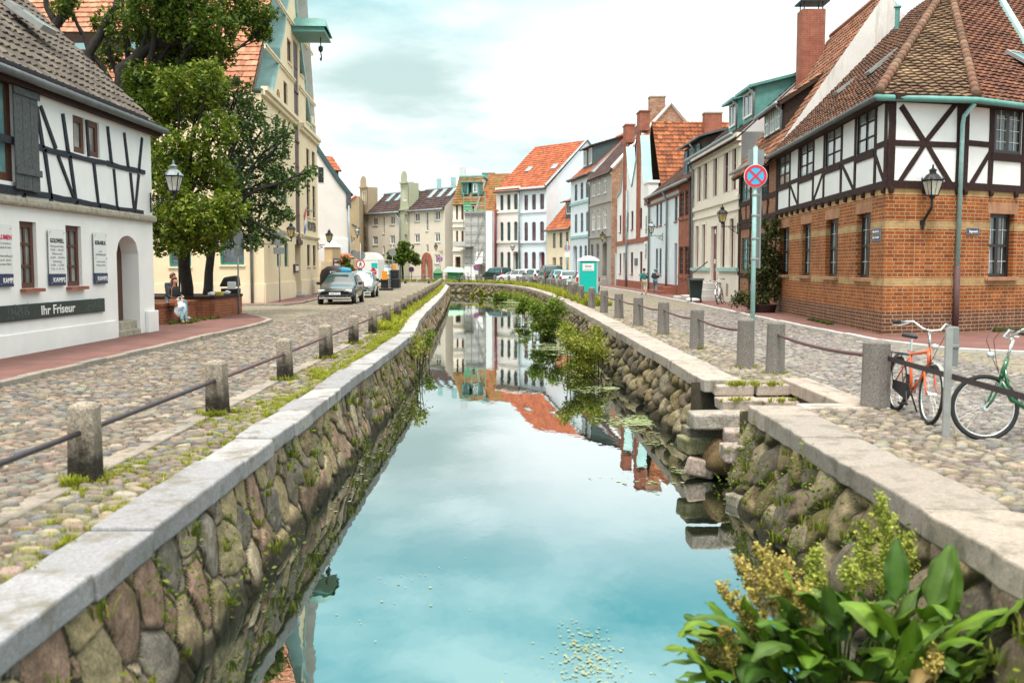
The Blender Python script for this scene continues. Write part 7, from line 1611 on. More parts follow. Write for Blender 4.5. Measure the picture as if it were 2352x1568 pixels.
q=D(534,690,35.6);t=thing('litter_bin',(q.x-.05,35.6,.42),'black litter bin with a rounded flap lid behind the brick planter','litter bin');mb=MB();mb.hexa([(-.26,-.22,0),(.26,-.22,0),(.26,.22,0),(-.26,.22,0)],[(-.30,-.25,.55),(.30,-.25,.55),(.30,.25,.55),(-.30,.25,.55)]);mb.build('body',MAT['black'],t,local=True,bevel=.03)
mb=MB();mb.hexa([(-.36,-.28,.62),(.30,-.28,.62),(.30,.28,.62),(-.36,.28,.62)],[(-.20,-.22,.95),(.26,-.22,1.02),(.26,.22,1.02),(-.20,.22,.95)]);mb.build('lid',MAT['black'],t,local=True,bevel=.06);mb=MB();mb.box(-.05,.26,-.30,-.2,.52,.80);mb.build('bag_edge',MAT['signwhite'],t,local=True,bevel=.04);mb=MB();mb.tube([(0,.1,-.5),(0,.1,.1)],.05,8);mb.build('stand',MAT['iron'],t,local=True)
q=D(770,660,62);t=thing('recycling_container',(q.x,62,.07),'big rounded dark recycling container with teal lid behind the parked wagon','container');mb=MB();mb.lathe([(.8,0),(.95,.5),(.95,1.15),(.85,1.45),(.5,1.68),(.0,1.75)],16);mb.build('body',plain('dark_brown_plastic',(0.035,0.028,0.03),.5),t,local=True,smooth=True);mb=MB();mb.lathe([(.55,0),(.45,.25),(.0,.32)],12,(.55,-.2,1.32));mb.build('teal_lid',MAT['signcyan'],t,local=True,smooth=True)
q=D(1030,640,113);t=thing('green_container',(-7.6,113.2,0),'green waste container with a pale green pitched roof at the canal end','container');MAT['pgreen']=plain('pale_green_sheet',(0.30,0.58,0.36),.5);MAT['dgreen']=plain('dark_green_paint',(0.02,0.15,0.05),.5)
mb=MB();mb.box(.3,2.1,-.6,.6,.1,1.15);mb.build('body',MAT['dgreen'],t,local=True);mb=MB();mb.hexa([(-.2,-.8,1.15),(2.4,-.8,1.05),(2.4,.8,1.05),(-.2,.8,1.15)],[(.3,-.1,1.75),(2.0,-.1,1.6),(2.0,.1,1.6),(.3,.1,1.75)]);mb.build('roof',MAT['pgreen'],t,local=True);mb=MB();mb.hexa([(-1.3,-.5,.1),(-.3,-.5,.1),(-.3,.5,.1),(-1.3,.5,.1)],[(-1.3,-.5,1.0),(-.3,-.5,1.0),(-.3,.5,1.0),(-1.3,.5,1.0)]);mb.hexa([(-1.4,-.6,1.0),(-.2,-.6,1.0),(-.2,.6,1.0),(-1.4,.6,1.0)],[(-1.0,-.1,1.5),(-.6,-.1,1.5),(-.6,.1,1.5),(-1.0,.1,1.5)]);mb.build('side_box',MAT['dgreen'],t,local=True)
q=G(1589,695);mb=MB();
Vb,Fb=rock((q.x-.1,q.y-1.2,.17),np.eye(3),(.42,.3,.14),2,3);o=np_mesh('crumpled_bag',Vb,Fb,np.tile((.8,.78,.76),(len(Fb),1)),MAT['stone'],smooth=True);tag(o,'crumpled white plastic sack lying on the red pavement beside the stoop','bag')
# ================================================================== brick planter round the tree
H=thing('brick_planter',(-10.1,28.6,.09),'low brick planter walls with a dark coping around the street tree','planter')
for nm,(x0,x1,y0,y1,h_) in(('front_bed',(-12.8,-10.1,28.5,31.8,.60)),('corner_bed',(-12.8,-9.6,32.1,35.4,.70))):
 mb=MB();mb.box(x0,x1,y0,y1,0,h_);mb.build(nm,MAT['planterbrick'],H);mb=MB();t_=.09
 for a in((x0-.03,x1+.03,y0-.03,y0+.25),(x0-.03,x1+.03,y1-.25,y1+.03),(x1-.25,x1+.03,y0+.25,y1-.25)):mb.box(*a,h_,h_+t_)
 mb.build('coping',MAT['timber' if nm=='corner_bed' else 'planterbrick'],H);mb=MB();mb.box(x0,x1-.25,y0+.25,y1-.25,h_-.02,h_+.05);mb.build('soil',MAT['soil'],H)
MAT['yellowtub']=plain('yellow_tub',(0.75,0.62,0.12),.5)
mb=MB();mb.lathe([(.12,0),(.17,.12),(.16,.125),(.11,.02)],12);o=mb.build('plastic_tub',MAT['yellowtub']);o.location=(-9.75,33.2,.79);tag(o,'pale yellow plastic tub standing on the planter edge','tub')
for i,(x,y_,l_) in enumerate(((-9.8,32.5,'silver tin nearest the woman on the dark planter edge'),(-9.72,34.0,'pale crumpled wrapper at the far end of the planter edge'))):
 V_,F_=rock((x,y_,.86),np.eye(3),(.14,.12,.08),1,5);tag(np_mesh('litter',V_,F_,np.tile((.7,.72,.72),(len(F_),1)),MAT['stone']),l_,'litter')
# ================================================================== cars
def carpaint(name,c,metal=.2):
 m,t,b=M_(name);b.inputs['Base Color'].default_value=(*c,1);b.inputs['Metallic'].default_value=metal;b.inputs['Roughness'].default_value=.28
 b.inputs['Coat Weight'].default_value=.8;b.inputs['Coat Roughness'].default_value=.06;return m
MAT['carglass']=glass_dark('car_glass',(.02,.05,.05),(.05,.10,.10),.03)
MAT['lamp']=plain('clear_lamp',(.6,.62,.62),.12,var=.05);MAT['lampred']=plain('red_lamp',(.45,.01,.02),.2,var=.05)
MAT['darkpaint']=carpaint('dark_grey_green_paint',(.018,.027,.03));MAT['silver']=carpaint('pale_silver_paint',(.50,.58,.62),.5);MAT['blackpaint']=carpaint('black_green_paint',(.008,.022,.02));MAT['whitepaint']=carpaint('white_paint',(.78,.80,.82),0);MAT['vangreen']=carpaint('dark_green_paint',(.01,.06,.055));MAT['tealpaint']=carpaint('teal_metallic_paint',(.12,.34,.37),.4);MAT['ltblue']=carpaint('light_blue_silver_paint',(.42,.58,.64),.4)
ST={
 'wagon':(4.62,[(0,.33,.52,.60,.60,.66,.58),(.14,.22,.62,.73,.76,.81,.70),(.95,.19,.80,.89,.82,.86,.76),(1.38,.19,.87,.97,.84,.87,.76),(2.12,.19,.91,1.42,.84,.87,.60),(3.2,.19,.93,1.46,.84,.87,.61),(4.05,.2,.94,1.42,.83,.86,.59),(4.42,.25,.95,1.02,.79,.82,.66),(4.62,.33,.68,.78,.70,.75,.62)]),
 'hatch':(4.05,[(0,.33,.52,.62,.58,.66,.56),(.14,.22,.64,.78,.74,.80,.68),(.75,.19,.84,.98,.80,.85,.74),(1.05,.19,.90,1.05,.82,.86,.74),(1.85,.19,.94,1.47,.82,.86,.58),(2.7,.19,.96,1.51,.82,.86,.60),(3.5,.2,.98,1.45,.81,.85,.57),(3.88,.25,.98,1.06,.77,.81,.64),(4.05,.33,.70,.80,.68,.74,.60)]),
 'suv':(4.2,[(0,.40,.62,.74,.64,.70,.62),(.14,.28,.78,.92,.78,.82,.74),(.85,.25,.98,1.06,.82,.86,.78),(1.15,.25,1.02,1.10,.84,.87,.78),(1.75,.25,1.05,1.66,.84,.87,.66),(2.8,.25,1.06,1.70,.84,.87,.67),(3.85,.26,1.06,1.66,.84,.87,.66),(4.1,.30,1.04,1.12,.82,.85,.74),(4.2,.40,.72,.82,.74,.80,.70)]),
 'van':(4.75,[(0,.38,.66,.80,.70,.78,.66),(.14,.26,.84,1.0,.86,.90,.80),(.65,.22,1.05,1.18,.90,.94,.84),(.9,.22,1.10,1.24,.92,.95,.84),(1.6,.22,1.14,1.84,.92,.95,.76),(3.0,.22,1.15,1.92,.92,.95,.78),(4.5,.22,1.15,1.88,.92,.95,.78),(4.68,.26,1.12,1.22,.90,.94,.86),(4.75,.36,.72,.82,.84,.90,.80)])}
def car(name,kind,paint,lab,loc,rz,plate=True,rails=False,rear_red=True):
 L,st=ST[kind];t=thing(name,loc,lab,'car',None,rz);mb=MB();rings=[]
 def ring(s):
  x,zl,zb,zt,wl_,wb,wt=s;x=L/2-x;half=[(wl_*.86,zl),(wl_,zl+.10),(wb,(zl+zb)/2),(wb*.985,zb),(wt+(wb-wt)*.12,zt-(zt-zb)*.14),(wt*.86,zt),(wt*.4,zt+.025)]
  return[Vector((x,y,z)) for y,z in half]+[Vector((x,-y,z)) for y,z in half[::-1]]
 rings=[ring(s) for s in st];n=len(rings[0])
 for a,b_ in zip(rings,rings[1:]):
  for i in range(n-1):mb.face([a[i],a[i+1],b_[i+1],b_[i]])
  mb.face([a[n-1],a[0],b_[0],b_[n-1]])
 mb.face(rings[0]);mb.face(rings[-1][::-1]);bd=mb.build('body',MAT[paint],t,smooth=True,local=True)
 w=bd.modifiers.new('weld','WELD');w.merge_threshold=.002;sb=bd.modifiers.new('round','SUBSURF');sb.levels=1;sb.render_levels=1
 def glass(nm,pts):mb=MB();mb.face(pts);mb.build(nm,MAT['carglass'],t,local=True)
 def inset(q,k,off):c=sum(q,Vector())/len(q);nn=(q[1]-q[0]).cross(q[2]-q[1]).normalized();nn=nn if nn.dot(c-Vector((0,0,.7)))>0 else-nn;return[p+(c-p)*k+nn*off for p in q]
 a,b_=rings[3],rings[4];glass('windscreen',inset([a[4],a[-5],b_[-5],b_[4]],.06,.035))
 a,b_=rings[-3],rings[-2];glass('rear_window',inset([a[4],a[-5],b_[-5],b_[4]],.10,.035))
 for sgn in(0,1):
  ix=(3,4) if sgn==0 else(-4,-5)
  a,b_=rings[3],rings[4];glass('side_window',inset([a[ix[0]],b_[ix[0]],b_[ix[1]]],.16,.012))
  for k in(4,5):
   a,b_=rings[k],rings[k+1]
   if kind=='van' and k==5 and False:continue
   glass('side_window',inset([a[ix[0]],b_[ix[0]],b_[ix[1]],a[ix[1]]],.09,.012))
 fw=.30 if kind!='van' else.33
 for x in(L/2-.84,-L/2+.82):
  for y in(-1,1):
   yy=y*(st[4][5]-.10);mb=MB();mb.tube([(x,yy-y*.09,fw),(x,yy+y*.105,fw)],fw,20);wh=mb.build('wheel',MAT['rubber'],t,local=True)
   mb=MB();c0=Vector((x,yy+y*.11,fw))
   for k in range(5):an=k*1.257;mb.tube([c0,c0+Vector((math.cos(an)*fw*.62,0,math.sin(an)*fw*.62))],.028,4)
   P=[c0+Vector((math.cos(2*math.pi*k/16)*fw*.66,0,math.sin(2*math.pi*k/16)*fw*.66)) for k in range(17)];mb.tube(P,.022,5);mb.build('rim',MAT['chrome'],wh,local=True)
   mb=MB();mb.tube([(x,yy,fw),(x,yy+y*.085,fw)],fw+.07,20);mb.build('wheel_arch',MAT['black'],t,local=True)
 zf=st[1][2]
 for y in(-1,1):
  mb=MB();mb.box(L/2-.22,L/2-.045,y*.62-.15,y*.62+.15,zf-.06,zf+.08);mb.build('headlight',MAT['lamp'],t,local=True,bevel=.03)
  zr=st[-2][2];mb=MB();mb.box(-L/2+.02,-L/2+.24,y*(st[-2][5]-.09)-.09,y*(st[-2][5]-.09)+.09,zr-.26,zr+(.05 if kind not in('van','suv') else.0));mb.build('tail_light',MAT['lampred'],t,local=True,bevel=.02)
  mb=MB();mb.hexa(*[[(L/2-1.52+dx,y*(st[3][5]+.03)+dy*y,st[3][2]+z) for dx,dy in((0,0),(.12,0),(.12,.17),(0,.17))][::y] for z in(.03,.16)]);mb.build('mirror',MAT['black'],t,local=True,bevel=.02)
 mb=MB();mb.box(L/2-.10,L/2+.02,-.50,.50,.36,.46);mb.box(L/2-.12,L/2-.02,-.42,.42,zf-.07,zf+.03);mb.build('grille',MAT['black'],t,local=True,bevel=.015)
 mb=MB();mb.box(L/2-.08,L/2+.035,-st[1][5]*.9,st[1][5]*.9,.27,.35);mb.build('bumper_trim',MAT['chrome' if paint=='darkpaint' else paint],t,local=True,bevel=.02)
 mb=MB();mb.box(L/2+.02,L/2+.032,-.26,.26,.46,.57);pl=mb.build('number_plate',MAT['signwhite'],t,local=True);mb=MB();mb.box(-L/2-.02,-L/2+.0,-.26,.26,.62,.73);mb.build('number_plate',MAT['signwhite'],t,local=True)
 if plate:
  ORG[pl.name]=Vector((0,0,0));f_=Fac((L/2+.032,-.24),(L/2+.032,.24));text(pl,'HWI PY 3',f_,.24,.485,.09,'textdark',n=.004,width=.40,mid=True)
 if rails:
  for y in(-1,1):mb=MB();mb.tube([(L/2-2.2,y*.52,1.44),(L/2-2.4,y*.53,1.50),(L/2-3.9,y*.53,1.50),(L/2-4.05,y*.52,1.44)],.02,6);mb.build('roof_rail',MAT['chrome'],t,local=True)
 return t
q=G(763,700);car('parked_car','wagon','darkpaint','dark grey green estate car with roof rails parked nearest on the left street',(q.x+.05,q.y+2.3,0),R(-88),rails=True)
q=G(818,684);car('parked_car','hatch','silver','pale silver hatchback parked right behind the dark estate car',(q.x,q.y+2.0,0),R(-87),False)
q=D(882,640,112);car('parked_car','van','ltblue','light blue van parked behind the site fence by the round tree',(q.x,112,0),R(-75),False)
q=D(1140,640,110);car('parked_car','suv','blackpaint','black green off-roader parked at the canal end before the white sheeting',(q.x,110.3,0),R(128),False)
q=D(1187,640,108);car('parked_car','wagon','whitepaint','white estate car parked before the cream townhouse',(q.x,107.5,0),R(140),False)
q=D(1222,640,104);car('parked_car','hatch','silver','silver car half hidden between the white estate and the green van',(q.x+.25,104,0),R(112),False)
q=D(1265,640,97);car('parked_car','van','vangreen','dark green van seen from behind with tall red rear lights',(q.x,99,0),R(98),False)
q=D(1291,640,82);car('parked_car','hatch','tealpaint','teal blue hatchback seen from behind after the green van',(q.x,87,0),R(94),False)
q=D(1309,640,74);car('parked_car','wagon','ltblue','light blue car seen from behind the bollards',(q.x+.1,80,0),R(93),False)
q=D(1350,640,67);car('parked_car','hatch','whitepaint','white hatchback mostly hidden behind the teal portable toilet',(q.x+.0,70,0),R(93),False)
# ================================================================== bicycles
MAT['bikeorange']=carpaint('orange_frame_paint',(.72,.10,.012),0);MAT['bikegreen']=carpaint('green_frame_paint',(.004,.10,.032),0);MAT['bikewhite']=carpaint('white_frame_paint',(.7,.7,.7),0);MAT['bikeblack']=carpaint('black_frame_paint',(.02,.02,.02),0);MAT['bikepink']=carpaint('pink_frame_paint',(.62,.25,.42),0)
def bicycle(loc,rz,paint,lab,lean=0.0,lady=False,simple=False,basket=False):
 t=thing('bicycle',loc,lab,'bicycle',None,rz);t.rotation_euler=(lean,0,rz);r,wb=.335,1.06
 def circ(c,rr,n=36):return[Vector((c[0]+rr*math.cos(2*math.pi*k/n),0,c[2]+rr*math.sin(2*math.pi*k/n))) for k in range(n+1)]
 for nm,x in(('rear',0),('front',wb)):
  mb=MB();mb.tube(circ((x,0,r),r-.021),.0225,8,cap=False);wh=mb.build('wheel',MAT['rubber'],t,local=True,smooth=True)
  mb=MB();mb.tube(circ((x,0,r),r-.050),.010,6,cap=False);mb.build('rim',MAT['chrome'],wh,local=True,smooth=True)
  mb=MB()
  for k in range(10 if simple else 28):a=2*math.pi*k/(10 if simple else 28);s=.022 if k%2 else-.022;mb.tube([Vector((x+.025*math.cos(a+.8),s,r+.025*math.sin(a+.8))),Vector((x+(r-.05)*math.cos(a),0,r+(r-.05)*math.sin(a)))],.0016,4)
  mb.build('spokes',MAT['chrome'],wh,local=True);mb=MB();mb.tube([(x,-.05,r),(x,.05,r)],.028,8);mb.build('hub',MAT['chrome'],wh,local=True)
  mb=MB();n=14;a0,a1=(R(25),R(200)) if x==0 else(R(20),R(175));P=[Vector((x+(r+.03)*math.cos(a0+(a1-a0)*k/n),0,r+(r+.03)*math.sin(a0+(a1-a0)*k/n))) for k in range(n+1)]
  for A,B in zip(P,P[1:]):mb.face([A+Vector((0,-.025,0)),B+Vector((0,-.025,0)),B+Vector((0,.025,0)),A+Vector((0,.025,0))])
  mb.build('mudguard',MAT['chrome'] if lady else MAT['steel'],t,local=True)
 bb,ht,hb,stt=(.46,0,.29),(wb-.22,0,.84),(wb-.155,0,.62),(.30,0,.76)
 mb=MB()
 if lady:
  mb.tube([hb,(.80,0,.42),(.62,0,.32),bb],[.026,.027,.027,.024],8);mb.tube([(wb-.19,0,.74),(.82,0,.50),(.62,0,.40),(.42,0,.40)],.022,8)
 else:mb.tube([hb,bb],.022,8);mb.tube([(wb-.215,0,.80),(.305,0,.72)],.018,8)
 mb.tube([bb,stt],.018,8);mb.tube([hb,ht],.025,8)
 for s in(-.05,.05):mb.tube([(bb[0],s*.5,bb[2]),(0,s,r)],.011,6);mb.tube([(.315,s*.4,.68),(0,s,r)],.010,6)
 mb.build('frame',MAT[paint],t,local=True,smooth=True)
 mb=MB()
 for s in(-.055,.055):mb.tube([(wb-.15,s*.6,.62),(wb-.14,s,.58),(wb-.06,s,.42),(wb,s,r)],[.014,.015,.013,.010],6)
 mb.build('fork',MAT[paint],t,local=True,smooth=True)
 mb=MB();top=(wb-.275,0,1.02);mb.tube([ht,(wb-.245,0,.93),top],.016,8)
 W=.29;hp=[(wb-.40,-W,1.10),(wb-.30,-W*.62,1.12),(wb-.22,-.1,1.05),(top[0]+.05,0,top[2]+.01),(wb-.22,.1,1.05),(wb-.30,W*.62,1.12),(wb-.40,W,1.10)];mb.tube(hp,.012,8);mb.tube([top,(top[0]+.05,0,top[2]+.01)],.016,6);hbm=mb.build('handlebar',MAT['chrome'],t,local=True,smooth=True)
 for s in(-1,1):
  mb=MB();mb.tube([(wb-.52,s*(W+.035),1.085),(wb-.40,s*W,1.10)],.018,8);mb.build('grip',MAT['rubber'],hbm,local=True)
  mb=MB();mb.tube([(wb-.33,s*W*.75,1.10),(wb-.36,s*(W+.02),1.06),(wb-.46,s*(W+.05),1.055)],.008,5);mb.build('brake_lever',MAT['chrome'],hbm,local=True)
  mb=MB();mb.tube([(wb-.30,s*W*.6,1.11),(wb-.14,s*.16,1.16),(wb-.05,s*.10,1.02),(wb-.10,s*.03,.80),(wb-.14,0,.68)],.004,4);mb.build('cable',MAT['black'],hbm,local=True)
 mb=MB();mb.tube([stt,(.275,0,.90)],.013,8);mb.build('seat_post',MAT['chrome'],t,local=True)
 mb=MB();mb.hexa([(.14,-.085,.91),(.42,-.02,.91),(.42,.02,.91),(.14,.085,.91)],[(.13,-.075,.965),(.43,-.016,.95),(.43,.016,.95),(.13,.075,.965)]);mb.build('saddle',MAT['black'],t,local=True,bevel=.022)
 mb=MB();mb.tube([(bb[0],-.045,bb[2]),(bb[0],-.055,bb[2])],.10,16);mb.tube([(bb[0],-.06,bb[2]),(bb[0]+.10,-.075,bb[2]-.13)],.012,6);mb.tube([(bb[0],.04,bb[2]),(bb[0]-.10,.075,bb[2]+.13)],.012,6);cr_=mb.build('crank',MAT['iron'],t,local=True)
 for(x,y,z) in((bb[0]+.10,-.12,bb[2]-.13),(bb[0]-.10,.12,bb[2]+.13)):mb=MB();mb.box(x-.045,x+.045,y-.045,y+.045,z-.012,z+.012);mb.build('pedal',MAT['black'],cr_,local=True)
 mb=MB();mb.hexa([(-.02,-.062,r-.06),(bb[0],-.062,bb[2]-.10),(bb[0],-.05,bb[2]-.10),(-.02,-.05,r-.06)],[(-.02,-.062,r+.05),(bb[0],-.062,bb[2]+.10),(bb[0],-.05,bb[2]+.10),(-.02,-.05,r+.05)]);mb.build('chain_guard',MAT['black'],t,local=True,bevel=.02)
 mb=MB()
 for s in(-.06,.06):mb.tube([(-.28,s,.70),(.26,s*.7,.71)],.007,5);mb.tube([(-.18,s,.70),(0,s,r)],.006,5)
 for k in range(3):mb.tube([(-.26+k*.2,-.06,.70),(-.26+k*.2,.06,.70)],.006,5)
 mb.build('rack',MAT['iron'],t,local=True)
 mb=MB();mb.tube([(.34,.04,.27),(.22,.20,-.0 if not lady else.0)],.011,6);mb.build('kickstand',MAT['iron'],t,local=True)
 mb=MB();mb.lathe([(.0,-.04),(.035,-.02),(.04,.03),(.0,.035)],10,(wb-.06,0,.86));mb.build('head_lamp',MAT['chrome'],t,local=True,smooth=True)
 if basket:mb=MB();mb.hexa([(-.25,-.11,.72),(.1,-.11,.72),(.1,.11,.72),(-.25,.11,.72)],[(-.30,-.14,.95),(.12,-.14,.95),(.12,.14,.95),(-.30,.14,.95)]);mb.build('basket',MAT['rust'],t,local=True)
 return t
a,b_=G(2050,943),G(2124,974);ang=math.atan2(b_.y-a.y,b_.x-a.x);bicycle((a.x+.02,a.y-.02,0),ang,'bikeorange','orange bicycle with silver handlebar leaning on the dark handrail by the first right bollard',R(-5))
a=G(2272,1016);bicycle((a.x+1.05,a.y-.02,.0),R(174),'bikegreen','green step-through bicycle cut off by the right edge, standing before the brick house',R(5),True)
q=G(1652,703);bicycle((q.x+.35,q.y+1.0,.07),R(-112),'bikewhite','white bicycle leaning by the stoop of the cream house',R(8),True)
for i,(u,v,rz,pt,lab) in enumerate(((1049,640,20,'bikeblack','black bicycle leftmost in the rack at the canal end'),(1062,641,60,'bikewhite','white bicycle in the middle of the rack at the canal end'),(1073,641,75,'bikepink','pinkish bicycle next to the scaffold hoarding'),(1196,645,40,'bikepink','small pale bicycle tied to the bollards before the white estate car'))):
 q=D(u,640,107.2 if i<3 else 102.0);bicycle((q.x,q.y,0),R(rz),pt,lab,R(4),simple=True)
# ================================================================== people
MAT['skin']=plain('skin',(.52,.29,.20),.55,var=.08,scale=20);MAT['jacketblack']=plain('black_leather_jacket',(.010,.011,.014),.6,var=.4,scale=14);MAT['jeans']=plain('washed_pale_jeans',(.26,.44,.48),.85,var=.4,scale=12);MAT['hairbrown']=plain('brown_hair',(.11,.045,.022),.6,var=.5,scale=40);MAT['hairdark']=plain('dark_hair',(.025,.018,.014),.6,var=.4,scale=40);MAT['tealjacket']=plain('teal_jacket',(.02,.17,.18),.8,var=.3,scale=9);MAT['navy']=plain('dark_navy_shirt',(.015,.035,.045),.8,var=.3,scale=9);MAT['khaki']=plain('beige_shorts',(.52,.40,.28),.85,var=.2);MAT['greytrousers']=plain('grey_blue_trousers',(.14,.20,.24),.85,var=.25);MAT['shoe']=plain('dark_teal_trainers',(.02,.10,.11),.6,var=.3);MAT['brownleather']=plain('tan_leather',(.32,.10,.035),.5,var=.25);MAT['scarf']=plain('purple_scarf',(.22,.03,.10),.8,var=.4,scale=25);MAT['capteal']=plain('pale_teal_cap',(.16,.42,.44),.7)
def skin(name,V,E,Rr,mat,parent,sub_=2):
 me=bpy.data.meshes.new(name);me.from_pydata([tuple(v) for v in V],E,[]);o=link(name,me,MAT[mat],parent);o.modifiers.new('skin','SKIN')
 if not me.skin_vertices:
  bm=bmesh.new();bm.from_mesh(me);bm.verts.layers.skin.verify();bm.to_mesh(me);bm.free()
 for i,r in enumerate(Rr):me.skin_vertices[0].data[i].radius=r if isinstance(r,tuple) else(r,r)
 me.skin_vertices[0].data[0].use_root=True;o.modifiers['skin'].use_smooth_shade=True
 s=o.modifiers.new('smooth','SUBSURF');s.levels=sub_;s.render_levels=sub_
 return o
def person(loc,rz,J,lab,top,legs,hair,shoe='shoe',long_hair=False,shorts=False,cap=None,scale=1.0):
 """J: joints in metres, figure faces +x"""
 t=thing('person',loc,lab,'person',None,rz);t.scale=(scale,)*3;V,E,Rr,ix=[],[],[],{}
 def add(k,p,r,par=None):ix[k]=len(V);V.append(Vector(p));Rr.append(r);(E.append((ix[par],ix[k])) if par else None)
 pel,ch,nk,hd=map(Vector,(J['pelvis'],J['chest'],J['neck'],J['head']));ws=(pel+ch)/2
 add('pelvis',pel,(.125,.16));add('waist',ws,(.11,.135),'pelvis');add('chest',ch,(.125,.165),'waist');add('neckbase',ch.lerp(nk,.75),(.07,.09),'chest');add('neck',nk,.052,'neckbase')
 add('jaw',nk.lerp(hd,.55)+Vector((.012,0,0)),.066,'neck');add('head',hd,(.092,.080),'jaw');add('crown',hd+Vector((-.012,0,.075)),.066,'head');add('nose',hd+Vector((.098,0,-.025)),.014,'head')
 for s,n in((1,'l'),(-1,'r')):
  sh,el,wr,hp,kn,an,to=(Vector(J[k+n]) for k in('sh','el','wr','hip','kn','an','to'))
  add('sh'+n,sh,.062,'chest');add('el'+n,el,.044,'sh'+n);add('wr'+n,wr,.029,'el'+n);d_=(wr-el).normalized();sd=d_.cross(Vector((0,0,1)));sd=sd.normalized() if sd.length>.1 else Vector((0,1,0))
  pm=wr+d_*.055;add('palm'+n,pm,(.022,.034),'wr'+n)
  for k,(o_,l_) in enumerate(((-.026,.060),(-.009,.072),(.009,.068),(.026,.052))):add('f%d'%k+n,pm+d_*l_*.7+sd*o_,.0095,'palm'+n);add('g%d'%k+n,pm+d_*l_*1.1+sd*o_-Vector((0,0,.018)),.008,'f%d'%k+n)
  add('th'+n,wr+d_*.035+sd*.042*-s,.011,'wr'+n);add('tk'+n,wr+d_*.07+sd*.05*-s,.009,'th'+n)
  add('hip'+n,hp,.088,'pelvis');add('kn'+n,kn,.058,'hip'+n);add('an'+n,an,.036,'kn'+n);add('to'+n,to,(.032,.036),'an'+n)
 skin('body',V,E,Rr,'skin',t)
 def sub_(keys,edges,rad,nm,mat):skin(nm,[V[ix[k]] for k in keys],[(keys.index(a),keys.index(b_)) for a,b_ in edges],rad,mat,t)
 tk=['chest','waist','pelvis','neckbase','shl','ell','wrl','shr','elr','wrr'];sub_(tk,[('chest','waist'),('waist','pelvis'),('chest','neckbase'),('chest','shl'),('shl','ell'),('ell','wrl'),('chest','shr'),('shr','elr'),('elr','wrr')],[(.148,.188),(.138,.165),(.145,.18),(.085,.10),.08,.062,.046,.08,.062,.046],'jacket',top)
 lk=['pelvis','hipl','knl','anl','hipr','knr','anr']
 if shorts:
  kk={n:V[ix['hip'+n]].lerp(V[ix['kn'+n]],.85) for n in 'lr'};skin('shorts',[V[ix['pelvis']],V[ix['hipl']],kk['l'],V[ix['hipr']],kk['r']],[(0,1),(1,2),(0,3),(3,4)],[(.135,.165),.105,.085,.105,.085],legs,t)
 else:sub_(lk,[('pelvis','hipl'),('hipl','knl'),('knl','anl'),('pelvis','hipr'),('hipr','knr'),('knr','anr')],[(.135,.168),.104,.075,.056,.104,.075,.056],'trousers',legs)
 for n in 'lr':a,b_=V[ix['an'+n]],V[ix['to'+n]];skin('shoe',[a+Vector((-.035,0,-.035)),a.lerp(b_,.5)+Vector((0,0,-.02)),b_+Vector((.01,0,0))],[(0,1),(1,2)],[.05,.048,.040],shoe,t,1)
 v,f=ICO[3];vv=v.copy()*np.array((.108,.094,.112));keep=~((vv[:,0]>.045)&(vv[:,2]<.055));keep&=vv[:,2]>(-.07 if not long_hair else-.2)
 ff=f[keep[f].all(1)];vv=vv*(1+.05*nr.normal(0,1,(len(vv),1)));
 if long_hair:lowm=vv[:,2]<0;vv[lowm,2]*=2.3;vv[lowm,1]*=1.18
 o=np_mesh('hair',vv+np.array(hd+Vector((-.012,0,.028))),ff,np.tile((1,1,1),(len(ff),1)),MAT[hair],t,smooth=True,world=False);sm=o.modifiers.new('thick','SOLIDIFY');sm.thickness=.02
 for s in(-1,1):mb=MB();mb.lathe([(.0,-.008),(.009,0),(.0,.008)],6,hd+Vector((.087,s*.032,.012)));mb.build('eye',MAT['black'],t,local=True)
 mb=MB();mb.box(hd.x+.082,hd.x+.094,-.022,.022,hd.z-.062,hd.z-.054);mb.build('mouth',MAT['scarf'],t,local=True)
 if cap:mb=MB();mb.lathe([(.115,.03),(.112,.08),(.08,.125),(.0,.14)],12,hd-Vector((.01,0,0)));mb.box(hd.x+.07,hd.x+.19,-.07,.07,hd.z+.03,hd.z+.045);mb.build('cap',MAT[cap],t,local=True)
 return t
SIT=dict(pelvis=(0,0,.79),chest=(.05,0,1.13),neck=(.08,0,1.31),head=(.125,0,1.43),shl=(.04,.165,1.22),shr=(.04,-.165,1.22),ell=(.08,.22,.98),elr=(.10,-.22,.98),wrl=(.30,.10,.90),wrr=(.32,-.08,.90),hipl=(.04,.085,.77),hipr=(.04,-.085,.77),knl=(.43,.09,.74),knr=(.44,-.07,.73),anl=(.46,.10,.28),anr=(.52,-.08,.27),tol=(.62,.11,.215),tor=(.68,-.09,.205))
person((-10.05,29.45,-.11),R(-32),SIT,'seated woman with long brown hair, black jacket and pale jeans on the brick planter','jacketblack','jeans','hairbrown',long_hair=True)
S2=dict(SIT);S2['elr']=(.05,-.2,.98);person((-10.42,30.35,-.07),R(-12),S2,'man almost hidden behind the seated woman, only his head showing','navy','greytrousers','hairbrown',scale=1.04)
MAT['bagwhite']=plain('white_plastic_bag',(.80,.80,.80),.45,var=.06)
t=thing('shopping_bag',(-9.72,29.14,.28),'white plastic shopping bag with blue print hanging at the seated woman\'s knees','bag',None,R(-40));v,f=ICO[3];vv=v*np.array((.075,.19,.23));vv[:,2]+=np.where(vv[:,2]>.1,.02*np.sin(vv[:,1]*60),0);vv=vv*(1+.05*np.sin(v[:,[1]]*9+v[:,[2]]*7));np_mesh('bag_body',vv+np.array((0,0,.21)),f,np.ones((len(f),3)),MAT['bagwhite'],t,smooth=True,world=False)
mb=MB()
for k in range(3):mb.tube([(.075-.01*k,-.11,.18+.035*k),(.084,.0,.22+.035*k),(.075-.01*k,.10,.25+.03*k)],.007,5)
